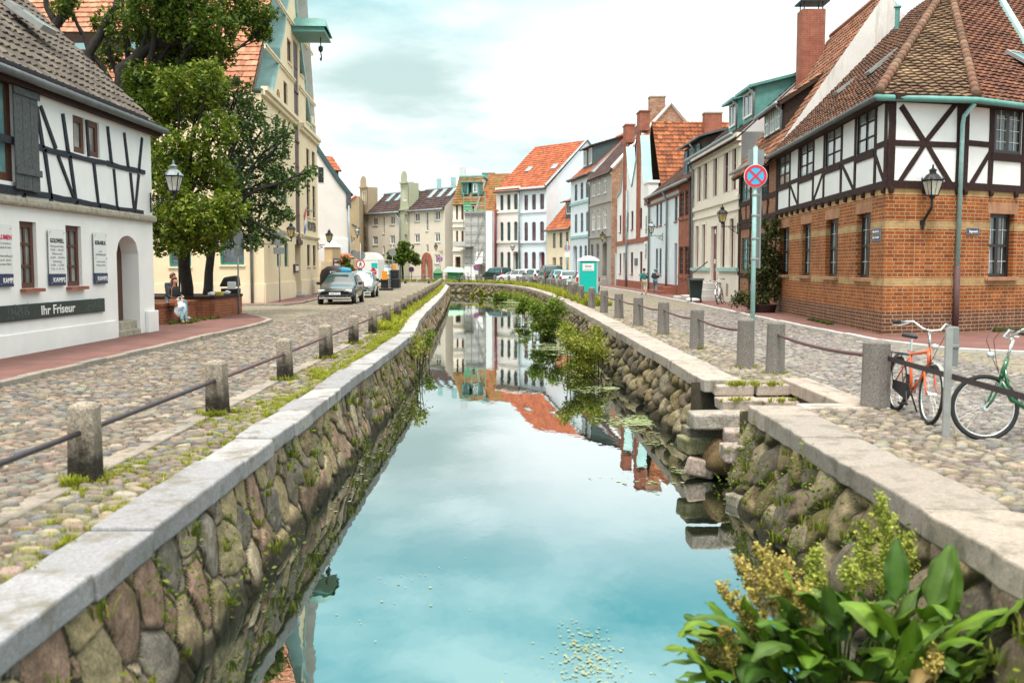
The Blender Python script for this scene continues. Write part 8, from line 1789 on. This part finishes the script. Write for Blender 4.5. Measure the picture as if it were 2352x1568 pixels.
mb.build('blue_print',MAT['signblue'],t,local=True);mb=MB();mb.tube([(0,-.09,.40),(0,-.05,.58),(0,.05,.58),(0,.09,.40)],.01,5);mb.build('handle',MAT['bagwhite'],t,local=True)
t=thing('handbag',(-9.88,29.05,.60),'tan leather shoulder bag beside the seated woman\'s hip','bag',None,R(-32));mb=MB();mb.hexa([(-.10,-.06,0),(.16,-.06,0),(.16,.05,0),(-.10,.05,0)],[(-.08,-.05,.20),(.14,-.05,.20),(.14,.04,.20),(-.08,.04,.20)]);mb.build('bag_body',MAT['brownleather'],t,local=True,bevel=.03);mb=MB();mb.tube([(-.06,0,.2),(-.10,.03,.5),(-.12,.2,.72)],.01,5);mb.build('strap',MAT['brownleather'],t,local=True);mb=MB();mb.hexa([(-.09,-.07,.08),(.15,-.07,.08),(.15,-.06,.08),(-.09,-.06,.08)],[(-.09,-.06,.21),(.15,-.06,.21),(.15,-.05,.21),(-.09,-.05,.21)]);mb.build('flap',MAT['brownleather'],t,local=True,bevel=.008)
STD=dict(pelvis=(0,0,.93),chest=(.0,0,1.27),neck=(.01,0,1.46),head=(.035,0,1.59),shl=(-.01,.17,1.36),shr=(-.01,-.17,1.36),ell=(-.06,.23,1.10),elr=(.02,-.23,1.10),wrl=(.05,.22,.88),wrr=(.14,-.18,.92),hipl=(0,.085,.90),hipr=(0,-.085,.90),knl=(.12,.09,.50),knr=(-.03,-.09,.50),anl=(.10,.09,.09),anr=(-.20,-.09,.13),tol=(.24,.10,.04),tor=(-.08,-.10,.045))
q=G(1479,680);person((q.x,q.y,.07),R(96),STD,'boy in a teal hooded jacket and beige shorts walking away on the red pavement','tealjacket','khaki','hairdark',shorts=True,scale=.92)
q=G(1501,676);S3=dict(STD);S3['wrl']=(.22,.06,1.12);S3['wrr']=(.22,-.06,1.12);person((q.x+.1,q.y,.07),R(80),S3,'boy in a dark shirt, grey trousers and pale cap before the pale blue house','navy','greytrousers','hairdark',cap='capteal',scale=.90)
# ================================================================== plants
def leafcloud(name,pts,size,pal,parent,mat,aspect=.55,up=0.3,world=True,jit=.28):
 """pts (n,3) leaf positions; each leaf is a folded diamond of two triangles"""
 n=len(pts);nrm=nr.normal(0,1,(n,3));nrm[:,2]=np.abs(nrm[:,2])+up;nrm/=np.linalg.norm(nrm,axis=1)[:,None]
 a=np.cross(nrm,nr.normal(0,1,(n,3)));a/=np.linalg.norm(a,axis=1)[:,None]+1e-9;b_=np.cross(nrm,a);s=size*nr.uniform(.6,1.3,(n,1))
 V=np.stack([pts-a*s,pts+b_*s*aspect+nrm*s*.15,pts+a*s*1.1-nrm*s*.2,pts-b_*s*aspect+nrm*s*.15],1).reshape(-1,3);k=np.arange(n)*4
 F=np.concatenate([np.stack([k,k+1,k+2],-1),np.stack([k,k+2,k+3],-1)],0);c=np.array(pal)[nr.integers(0,len(pal),n)]*nr.uniform(1-jit,1+jit,(n,1));C=np.concatenate([c,c],0)
 return np_mesh(name,V,F,C,MAT[mat],parent,world=world)
MAT['leaf']=attr('leaves',.55,var=.12,bmp=0,transl=.30,spec=.35)
def clump_pts(clumps,dens,shell=.62):
 """clump = (x,y,z,r): twigs of leaves spread through a lumpy ball"""
 out=[]
 for x,y_,z,r in clumps:
  nt_=max(6,int(dens*r*r*9));d_=nr.normal(0,1,(nt_,3));d_/=np.linalg.norm(d_,axis=1)[:,None];rad=r*(shell*nr.uniform(.3,1.0,(nt_,1))**.45+(1-shell)*nr.uniform(0,1.5,(nt_,1)));tw=np.array((x,y_,z))+d_*rad*np.array((1,1,.85))
  m=11;out.append((tw[:,None]+nr.normal(0,.06+.03*r,(nt_,m,3))).reshape(-1,3))
 return np.concatenate(out)
def limb(mb,P,r0,r1,n=7,wob=.06):
 P=[Vector(p) for p in P];Q=[]
 for a,b_ in zip(P,P[1:]):
  k=max(2,int((b_-a).length/.5))
  for i in range(k):Q.append(a.lerp(b_,i/k)+Vector((rnd.uniform(-wob,wob),rnd.uniform(-wob,wob),rnd.uniform(-wob,wob)))*(1 if Q else 0))
 Q.append(P[-1]);m=len(Q)-1;mb.tube(Q,[r0+(r1-r0)*(i/m) for i in range(m+1)],n)
 return Q
def tree(name,lab,base,trunk_top,r0,clumps,dens,size,pal,limbs=None,lean=None,cat='tree'):
 t=thing(name,base,lab,cat);mb=MB();b0=Vector(base);tt=Vector(trunk_top);limb(mb,[b0-Vector((0,0,.2)),b0.lerp(tt,.5),tt],r0,r0*.75,10,.04)
 for(x,y_,z,r) in clumps:
  c=Vector((x,y_,z));md=tt.lerp(c,.5)+Vector((0,0,.25));limb(mb,[tt,md,c],r0*.42,.025,6,.10)
  for _ in range(4):e=c+Vector((rnd.uniform(-1,1),rnd.uniform(-1,1),rnd.uniform(-.6,.9)))*r*.8;limb(mb,[c.lerp(md,rnd.uniform(0,.5)),e],.03,.010,4,.04)
 for P,ra,rb in(limbs or[]):limb(mb,P,ra,rb,8,.07)
 tr=mb.build('trunk',MAT['bark'],t,smooth=True)
 leafcloud('crown',clump_pts(clumps,dens),size,pal,t,'leaf');return t
PA=[(.145,.21,.015),(.105,.17,.012),(.20,.26,.02),(.065,.12,.012),(.24,.28,.03)]
PB=[(.06,.125,.028),(.085,.155,.033),(.045,.095,.024),(.11,.185,.045),(.15,.22,.06)]
PC=[(.085,.145,.012),(.06,.115,.011),(.125,.185,.015),(.04,.08,.010),(.15,.205,.018)]
def cl(L_,y_,ys_):return[(*D(u,v,y_+rnd.uniform(-ys_,ys_)),r*.92) for u,v,r in L_]
q=D(430,690,32.9)
cA=cl([(365,330,.75),(400,260,.8),(455,235,.75),(500,300,.7),(380,420,.8),(445,360,.9),(490,410,.8),(365,500,.75),(420,490,.95),(480,500,.85),(525,470,.6),(370,560,.45),(415,545,.7),(465,550,.65),(520,525,.5),(345,395,.55),(405,190,.7),(470,180,.7)],32.3,1.3)
tree('street_tree','bright green street tree rising from the brick planter',(q.x,32.9,.6),(q.x-.1,32.9,3.0),.21,cA,22,.08,PA)
cB=cl([(545,205,.6),(565,255,.75),(540,310,.85),(600,300,.8),(570,370,.95),(635,340,.7),(620,410,.9),(560,450,.9),(655,420,.65),(690,415,.45),(715,395,.3),(600,490,.85),(650,485,.55),(560,520,.7),(610,545,.5),(575,560,.4),(510,560,.45),(660,300,.4),(530,420,.8),(640,550,.25),(500,240,.6)],36.5,1.4)
q=D(470,640,35.0);tree('dark_tree','darker bluish green tree spreading toward the yellow warehouse gable',(q.x,35.0,.6),(q.x+.4,35.4,3.6),.16,cB,12,.08,PB)
cC=cl([(290,60,.9),(350,20,1.0),(420,30,1.1),(480,60,1.0),(540,20,.8),(595,30,.65),(600,75,.5),(420,100,1.0),(370,110,.8),(490,120,.8),(330,190,.8),(300,250,.7),(355,250,.9),(430,180,.9),(480,200,.8),(250,130,.5),(150,20,.45),(210,180,.4),(275,-60,1.0),(400,-70,1.2),(520,-60,1.1),(235,60,.4)],34.0,1.4)
b0=Vector((-13.6,34.5,0));g_=lambda u,v,y_=34.0:D(u,v,y_)
tree('old_tree','huge old tree with gnarled black limbs leaning over the white house roof',tuple(b0),(g_(292,300).x,34.4,g_(292,300).z),.42,cC,22,.08,PC,
     [([g_(292,300),g_(275,215),g_(283,160),g_(330,115),g_(400,92),g_(470,85)],.34,.12),([g_(290,290),g_(215,200),g_(205,120),g_(245,50),g_(275,-20)],.24,.10),([g_(250,270),g_(150,120),g_(130,60),g_(165,0),g_(172,-60)],.26,.12),([g_(135,60),g_(110,20),g_(105,-40)],.15,.06)])
q=D(925,640,113);tree('young_tree','small round crowned tree on the far left bank before the beige terrace',(q.x,113,0),(q.x,113,2.2),.13,[(q.x+a,113+b_,z,r) for a,b_,z,r in((-.9,0,3.0,.8),(.2,.4,3.6,.9),(.9,-.3,2.9,.8),(-.2,-.5,2.6,.8),(1.5,.2,2.3,.5),(-1.4,.2,2.4,.5),(0,0,4.2,.5))],14,.16,PC)
q=G(1757,722);cl_=[(q.x+a,q.y+.3+b_,z,r) for a,b_,z,r in((-.1,0,.5,.5),(.25,.1,1.0,.5),(-.15,.1,1.5,.45),(.25,.2,2.0,.5),(.0,.1,2.5,.42),(.3,.1,2.9,.35),(.05,0,3.3,.22),(-.75,-.3,.6,.35),(-1.1,-.3,.5,.22),(.45,.2,3.3,.2),(.4,.1,1.6,.4))]
t=thing('climbing_shrub',(q.x,q.y,.07),'tall dark climbing shrub growing up the corner of the brick house','shrub');mb=MB()
for x,y_,z,r in cl_:limb(mb,[(q.x,q.y+.3,.05),(x,y_,z)],.035,.012,5,.05)
mb.build('stem',MAT['bark'],t);leafcloud('foliage',clump_pts(cl_,34),.06,[(.035,.06,.014),(.05,.08,.018),(.10,.11,.025),(.14,.12,.03),(.03,.05,.014)],t,'leaf');mb=MB();mb.lathe([(.38,0),(.46,.28),(.42,.30)],14,(q.x,q.y+.1,.07));mb.build('tub',MAT['timber'],t)
q=D(795,640,70.5);t=thing('flower_bush',(q.x,70.5,0),'bush with red flowers before the cream garden wall','bush');cl_=[(q.x+a,70.5,z,r) for a,z,r in((-.1,.8,.5),(.1,1.5,.55),(-.05,2.1,.45),(.5,1.0,.3))];leafcloud('foliage',clump_pts(cl_,14),.11,PC,t,'leaf');leafcloud('flowers',clump_pts([(x,y_-.1,z+.1,r*1.02) for x,y_,z,r in cl_],1.2),.08,[(.55,.05,.03),(.6,.12,.06)],t,'leaf');mb=MB();limb(mb,[(q.x,70.5,0),(q.x,70.5,1.8)],.05,.02,5);mb.build('stem',MAT['bark'],t)
# ------------------------------------------------------------------ grass
def blades(name,tufts,pal,hgt=.12,w=.006,per=26,spread=.05,mat='grass'):
 """tufts (n,3[,scale]); every blade is a bent three segment strip"""
 T=np.asarray(tufts);sc=T[:,3] if T.shape[1]>3 else np.ones(len(T));P=np.repeat(T[:,:3],per,0);s=np.repeat(sc,per);n=len(P);a=nr.uniform(0,2*np.pi,n);rr=nr.uniform(0,1,n)**.6*spread*s;P=P+np.stack([np.cos(a)*rr,np.sin(a)*rr,np.zeros(n)],-1)
 h=hgt*s*nr.uniform(.45,1.25,n);lean=nr.uniform(.15,.95,n)*h;az=a+nr.normal(0,.7,n);dx=np.stack([np.cos(az),np.sin(az),np.zeros(n)],-1);sd=np.stack([-np.sin(az),np.cos(az),np.zeros(n)],-1)*(w*s*nr.uniform(.7,1.4,n))[:,None];up=np.array((0,0,1.0))
 m=P+dx*(lean*.3)[:,None]+up*(h*.6)[:,None];e=P+dx*lean[:,None]+up*(h*nr.uniform(.75,1.0,n))[:,None]
 V=np.stack([P-sd,P+sd,m+sd*.8,m-sd*.8,e],1).reshape(-1,3);k=np.arange(n)*5
 F=np.concatenate([np.stack([k,k+1,k+2],-1),np.stack([k,k+2,k+3],-1),np.stack([k+3,k+2,k+4],-1)],0);c=np.array(pal)[nr.integers(0,len(pal),n)]*nr.uniform(.7,1.3,(n,1));C=np.concatenate([c]*3,0)
 o=np_mesh(name,V,F,C,MAT[mat]);return tag(o,kind='stuff')
GP=[(.27,.32,.02),(.33,.36,.025),(.20,.26,.018),(.38,.37,.045),(.30,.29,.04)]
tf=[]
for i in range(4200):
 y_=3.8+23*nr.uniform()**1.1;e0,e1=BLX(y_)+.05,lx(LP,y_)-.36
 f=nr.uniform();x=e1-(e1-e0)*(abs(nr.normal(0,.22)) if nr.uniform()<.5+.42*(y_>12) else f)
 if x<e0:continue
 if math.sin(x*5.3+1)+math.sin(y_*1.7)+math.sin(y_*.6+x*2)<.1 and nr.uniform()<.8:continue
 tf.append((x,y_,.005,nr.uniform(.3,.85)*(1.15 if y_>15 else.8)))
for x,y_ in PL_[1:8]:tf+=[(x+.2*math.cos(a),y_+.2*math.sin(a),0,nr.uniform(.7,1.2)) for a in nr.uniform(-2.6,1.6,11)]
blades('verge_grass',tf,GP,.10,.0055,30,.055)
tf=[(lx(LP,y_)-nr.uniform(.42,1.0),y_,0,nr.uniform(.5,1.3)) for y_ in nr.uniform(26.5,92,2200)]
blades('bank_grass',tf,GP,.22,.012,16,.10)
tf=[(lx(RP,y_)+nr.uniform(.5,1.7),y_,0,nr.uniform(.5,1.5)) for y_ in nr.uniform(44,104,1300)]
tf+=[(x,103+nr.uniform(.4,4),0,nr.uniform(.6,1.5)) for x in nr.uniform(-4,1,0)]
for f in np.linspace(0,1,260):k=7+f*3.99;i=int(k);a,b_=Vector(RP[i]),Vector(RP[i+1]);p=a.lerp(b_,k-i);nn=Vector(((b_-a).y,-(b_-a).x)).normalized();o_=nr.uniform(.5,1.6);tf.append((p.x+nn.x*o_,p.y+nn.y*o_,0,nr.uniform(.8,1.6)))
blades('far_bank_grass',tf,GP,.30,.018,16,.14)
tf=[]
for i in range(900):
 y_=nr.uniform(9,40);x=lx(RP,y_)+.55+abs(nr.normal(0,.8))*.9 if y_>15.4 else nr.uniform(3.6,6.5)
 if 11.9<y_<15.4 and x<4.75:continue
 if math.sin(x*4.1)+math.sin(y_*1.3)+math.sin(y_*.5+x*3)<.35:continue
 tf.append((x,y_,0,nr.uniform(.2,.55)))
for x,y_ in PR_[:6]:tf+=[(x+.18*math.cos(a),y_+.18*math.sin(a),0,nr.uniform(.5,.9)) for a in nr.uniform(0,6.3,12)]
for y_,z in((14.75,-.02),(14.3,-.2),(13.8,-.35)):tf+=[(nr.uniform(3.0,4.1),y_+nr.uniform(-.05,.05),z,nr.uniform(.6,1.1)) for _ in range(20)]
blades('paving_grass',tf,GP,.10,.006,22,.06)
tf=[(F_.x,F_.y,.08,nr.uniform(.5,1)) for F_ in[FR.P(s,0,.12+nr.uniform(0,.3)) for s in nr.uniform(1.2,5.2,70)]]+[(p.x,p.y,.07,nr.uniform(.4,.8)) for p in[FL.P(s,0,.1+nr.uniform(0,.2)) for s in nr.uniform(6.3,9,40)]]+[(-9.9+nr.uniform(0,.5),28.6+nr.uniform(-.3,3.4),.09,nr.uniform(.4,.9)) for _ in range(60)]
blades('wall_foot_grass',tf,[(.10,.15,.02),(.15,.19,.025),(.07,.11,.02)],.14,.008,20,.08)
def wallweed(P,out,ylo,yhi,n,bt,pal,h,sc=(.5,1.3)):
 return[(lx(P,y_)+out*(.05+bt*(1-(z+1.1)/1.0)),y_,z,nr.uniform(*sc)) for y_,z in zip(nr.uniform(ylo,yhi,n),nr.uniform(-1.0,-.18,n))]
blades('wall_weed_grass',wallweed(LP,1,4,25,70,.28,None,0,(.35,.95))+wallweed(RP,-1,4.5,12,55,.42,None,0,(.35,.9)),[(.16,.20,.02),(.20,.21,.03),(.10,.15,.02)],.15,.009,18,.07)
pts=np.array([(x,y_,z) for x,y_,z,s in wallweed(LP,1,4,26,60,.3,None,0)+wallweed(RP,-1,4.5,12.2,45,.46,None,0)]);pts=(pts[:,None]+nr.normal(0,1,(len(pts),26,3))*np.array((.03,.09,.13))).reshape(-1,3)
tag(leafcloud('wall_creeper_foliage',pts,.022,[(.13,.19,.02),(.18,.22,.02),(.09,.15,.02)],None,'leaf'),kind='stuff')
def bush(lab,cls,dens,size,pal,hang=None):
 x,y_,z,r=cls[0];t=thing('waterside_bush',(x,y_,WATER),lab,'bush','bushes at the foot of the canal walls');mb=MB()
 for c in cls:limb(mb,[(c[0]+rnd.uniform(-.1,.1),c[1],min(c[2],WATER+.1)-.15),(c[0],c[1],c[2])],.016,.006,5,.04)
 mb.build('stem',MAT['bark'],t);leafcloud('foliage',clump_pts(cls,dens),size,pal,t,'leaf');return t
GB=[(.13,.21,.018),(.18,.26,.022),(.09,.155,.018),(.21,.27,.03)];GY=[(.23,.27,.022),(.28,.31,.03),(.17,.22,.02),(.32,.32,.06)]
def bcl(L_,y_):return[(*D(u,v,y_+rnd.uniform(-.5,.5)),r*.60) for u,v,r in L_]
bush('rounded bright green bush midway along the right canal wall',bcl([(1262,770,.4),(1250,755,.5),(1240,715,.6),(1275,705,.6),(1265,745,.55),(1235,745,.5),(1255,780,.4),(1225,705,.35),(1290,715,.35)],37.5),62,.05,GB)
bush('yellow green bush spilling onto the water nearest the steps on the right',bcl([(1350,790,.45),(1325,800,.4),(1370,800,.4),(1340,830,.35),(1310,785,.35),(1375,770,.35),(1320,850,.4),(1350,856,.4),(1315,838,.35),(1345,815,.4),(1355,835,.3),(1385,815,.3),(1300,765,.35)],25.5),70,.042,GY)
bush('low dark bush on the right wall before the bend',bcl([(1200,705,.5),(1190,712,.4),(1215,700,.4),(1205,690,.4)],52),20,.09,GB)
bush('green tuft bush at the centre of the far canal wall',bcl([(1140,690,.7),(1150,680,.7),(1155,697,.6),(1132,697,.6)],82),12,.14,GB)
bush('pale yellow green bush hanging on the far wall left of the centre tuft',bcl([(1110,675,.5),(1112,688,.5),(1105,668,.4)],90),12,.14,GY)
bush('small leafy weed clump leftmost on the far canal wall',bcl([(1082,685,.5),(1078,692,.4),(1088,677,.35)],92),12,.14,GY)
bush('weedy shrub growing out of the coping beside the distant right bollards',[(*D(1287,700,57),.35),(*D(1290,680,57),.3),(*D(1283,690,57),.3)],26,.06,GY)
bush('leafy weed clump under the end of the near left coping',bcl([(965,795,.28),(955,780,.25),(975,805,.2),(960,815,.22)],24.5),40,.04,GY)
bush('strap leaved tuft on the left waterline beyond the step',bcl([(985,778,.25),(990,765,.25),(980,790,.2)],29.5),36,.05,GB)
wl_p=[]
for i in range(230):
 y_=27+66*nr.uniform();r_=nr.uniform(.07,.22)*(1+y_/90);wl_p.append((lx(RP,y_)-.28-abs(nr.normal(0,.06)),y_,WATER+r_*.5+nr.uniform(0,.35)**2,r_))
tag(leafcloud('bank_weed_foliage',clump_pts(wl_p,30),.05,GB+GY,None,'leaf'),kind='stuff')
# ------------------------------------------------------------------ duckweed and scum on the water
def floats(name,cs,pal,mat='grass',h=.006):
 V,F,C,n0=[],[],[],0;k=7
 for(x,y_,r,ar) in cs:
  a=np.arange(k)*2*np.pi/k;rr=r*nr.uniform(.6,1.2,k);V.append(np.stack([x+np.cos(a)*rr,y_+np.sin(a)*rr*ar,np.full(k,WATER+h+nr.uniform(0,.002))],-1));T=[(n0,n0+i,n0+i+1) for i in range(1,k-1)];F+=T;C+=[np.array(pal[nr.integers(0,len(pal))])*nr.uniform(.8,1.2)]*len(T);n0+=k
 return tag(np_mesh(name,np.concatenate(V),np.array(F),np.array(C),MAT[mat]),kind='stuff')
MAT['float']=attr('floating_weed',.8,var=.2,bmp=0,spec=.2)
cs=[]
for i in range(26000):
 y_=12.6+78*nr.uniform()**1.3;e=lx(RP,y_)-.40;x=e-abs(nr.normal(0,.62))*(1.6 if y_>30 else.75)
 m=math.sin(y_*1.15+.35*math.sin(x*4))+.8*math.sin(y_*2.7-x*1.4)+.7*math.sin(x*2.6+y_*.5)+.5*math.sin(y_*6.1+x*3)
 if m+nr.normal(0,.45)<(.35 if y_>28 else 1.1 if y_>21 else 1.5) or x<lx(LP,y_)+.3:continue
 cs.append((x,y_,nr.uniform(.008,.030)*(1+y_/25),nr.uniform(.5,1.0)))
for i in range(420):y_=nr.uniform(11,60);x=lx(LP,y_)+.30+abs(nr.normal(0,.16));cs.append((x,y_,nr.uniform(.008,.03),1))
floats('duckweed',cs,[(.22,.28,.12),(.27,.32,.16),(.17,.22,.07),(.32,.36,.22)],'float')
cs=[]
for cx_,cy_,n,sx_,sy_ in((.55,7.0,150,.10,.30),(.45,6.6,30,.25,.3),(1.55,5.75,420,.22,.28),(1.75,5.6,300,.3,.3),(.2,6.15,60,.14,.12),(-.9,8.4,14,.3,.5)):cs+=[(cx_+nr.normal(0,sx_),cy_+nr.normal(0,sy_),nr.uniform(.003,.016),.8) for _ in range(n*2)]
floats('water_scum',cs,[(.30,.34,.14),(.36,.37,.18),(.25,.30,.14)],'float')
# ------------------------------------------------------------------ great water dock in the foreground
MAT['dock']=attr('dock_leaf',.55,var=.18,scale=16,bmp=.25,transl=.2,spec=.3,fine=30);MAT['dockseed']=attr('dock_seed_heads',.8,var=.25,bmp=0,transl=.2)
def dock_leaf(mb,base,az,L,W,lift,droop,col,twist=0.0):
 n=10;pr=None;p=Vector(base);el=lift;ds=L/n;h=Vector((math.cos(az),math.sin(az),0));side0=Vector((-h.y,h.x,0))
 for i in range(n+1):
  f=i/n;w_=W*(math.sin(math.pi*min(1,f*.9+.06))**.8)*(1-.25*f)*(0.18 if f<.12 else 1);d_=h*math.cos(el)+Vector((0,0,math.sin(el)));up=side0.cross(d_)*-1;up=d_.cross(side0)*-1
  s=side0*math.cos(twist*f)+Vector((0,0,1))*math.sin(twist*f);wv=.20*W*math.sin(f*17+az*5)
  upv=s.cross(d_).normalized();cur=[p-s*w_+upv*(w_*.35+wv),p-s*w_*.5+upv*w_*.12,p,p+s*w_*.5+upv*w_*.12,p+s*w_+upv*(w_*.35-wv)]
  if pr:
   for k in range(4):mb.face([pr[k],pr[k+1],cur[k+1],cur[k]],c=tuple(x*(1.25 if k in(1,2) else.92) for x in col))
  pr=cur;p=p+d_*ds;el-=droop/n*(.4+1.6*f)
DG=[(.065,.14,.010),(.09,.18,.012),(.04,.095,.010),(.12,.21,.016),(.07,.13,.022)]
t=thing('water_dock',(2.0,6.3,WATER),'large leaved water dock with yellow green seed heads growing from the near right water edge','plant')
rl=random.Random(21)
def dl(u,v,y_,az,L,W,lift,droop,col=None,tw=0):
 mb=MB();tip=D(u,v,y_);h=Vector((math.cos(az),math.sin(az),0));b0=Vector((2.05+rl.uniform(-.35,.35),6.15+rl.uniform(-.2,.2),WATER)) if tip is None else tip
 dock_leaf(mb,b0,az,L,W,lift,droop,col or rl.choice(DG),tw);i0=len(mb.f);rt=Vector((2.1+(b0.x-2.1)*.45,6.2+(b0.y-6.2)*.5,WATER-.02));mb.tube([rt,rt.lerp(b0,.6)+Vector((0,0,.05)),b0],[.012,.010,.008],5);mb.c[i0:]=[(.12,.16,.03)]*(len(mb.f)-i0);o=mb.build('leaf',MAT['dock'],t,smooth=True);w=o.modifiers.new('weld','WELD');w.merge_threshold=.001;s=o.modifiers.new('smooth','SUBSURF');s.levels=s.render_levels=1
def D_(u,v,y_):return D(u,v,y_)
for i in range(210):
 u=rl.uniform(1640,2300);v=1660-250*rl.random()**1.1+abs(u-1960)*.12;y_=rl.uniform(5.6,6.5);cxu=(u-1960)/300.0
 az=math.atan2(rl.uniform(-1.2,.5),cxu*1.3+rl.uniform(-.7,.7));dl(u,v,y_,az,rl.uniform(.30,.50),rl.uniform(.065,.115),rl.uniform(.5,1.55),rl.uniform(.4,1.9),None,rl.uniform(-.5,.5))
for(u,v,az,L_,W_,li,dr_) in((1930,1420,2.7,.45,.085,1.2,1.9),(1900,1390,-1.2,.60,.10,.75,2.2),(2030,1450,-2.6,.5,.09,1.1,1.6),(2130,1400,.5,.50,.085,1.35,.5),(2170,1430,.9,.55,.075,1.45,.3),(2200,1470,-.3,.5,.08,1.0,1.2),(1760,1480,3.0,.5,.08,.6,1.2),(1720,1430,3.1,.42,.07,.5,1.0),(2100,1500,-1.4,.55,.10,.7,1.5),(1990,1500,-1.6,.5,.10,.9,1.8),(1860,1500,-1.9,.5,.095,.8,1.6),(2060,1380,1.3,.45,.07,1.4,.4)):dl(u,v+10,5.9,az,L_*.9,W_*1.25,li,dr_,rl.choice(DG))
for k in range(6):dl(rl.uniform(1900,2180),rl.uniform(1530,1580),5.7,rl.uniform(-2.6,-.5),.4,.07,.4,1.2,(.20,.14,.05))
V_,F_,C_=[],[],[]
def seedhead(P0,P1,r0,col,dens=1.0):
 mb=MB();i0=len(mb.f);limb(mb,[P0,P0.lerp(P1,.5)+Vector((rl.uniform(-.03,.03),0,0)),P1],.008,.003,5,.012);mb.c[i0:]=[(.16,.17,.04)]*(len(mb.f)-i0);mb.build('flower_stalk',MAT['dockseed'],t)
 pts=[];d_=P1-P0
 for k in range(int(26*dens)):
  f=.30+.70*k/(26*dens);b0=P0+d_*f;ln=r0*(1.15-f)*rl.uniform(1.0,2.0)+.04;a=rl.uniform(0,6.3);br=Vector((math.cos(a)*.55,math.sin(a)*.55,.85)).normalized()
  for j in range(int(16+ln*230)):g=rl.random();pts.append(b0+br*ln*g+Vector((rl.gauss(0,.011),rl.gauss(0,.011),rl.gauss(0,.011))))
 return np.array([tuple(p) for p in pts])
SH=[]
for(u0,v0,u1,v1,y_,r_,ye) in((2060,1420,2020,1140,6.6,.16,0),(1980,1420,1990,1200,6.6,.12,0),(2080,1400,2085,1230,6.7,.10,0),(1800,1470,1745,1265,6.1,.14,1),(1790,1480,1690,1290,6.1,.13,1),(1830,1470,1800,1290,6.2,.13,1),(1760,1500,1650,1350,6.0,.10,1),(1870,1450,1875,1270,6.3,.11,0),(1860,1480,1840,1360,5.9,.10,1),(2010,1420,2050,1250,6.5,.10,0),(1960,1400,1950,1300,6.2,.08,0),(1700,1560,1600,1490,5.9,.08,1),(1690,1570,1660,1450,5.8,.07,1),(2130,1590,2150,1500,5.6,.06,1)):
 SH.append((seedhead(D(u0,v0,y_-.1),D(u1,v1,y_),r_,None),ye))
for ye,nm,pal in((0,'seed_head',[(.34,.38,.06),(.40,.42,.08),(.26,.32,.05)]),(1,'seed_head',[(.46,.38,.09),(.52,.43,.12),(.38,.34,.07),(.40,.28,.10)])):
 for p,y2_ in SH:
  if y2_==ye:leafcloud(nm,p,.011,pal,t,'dockseed',.8)
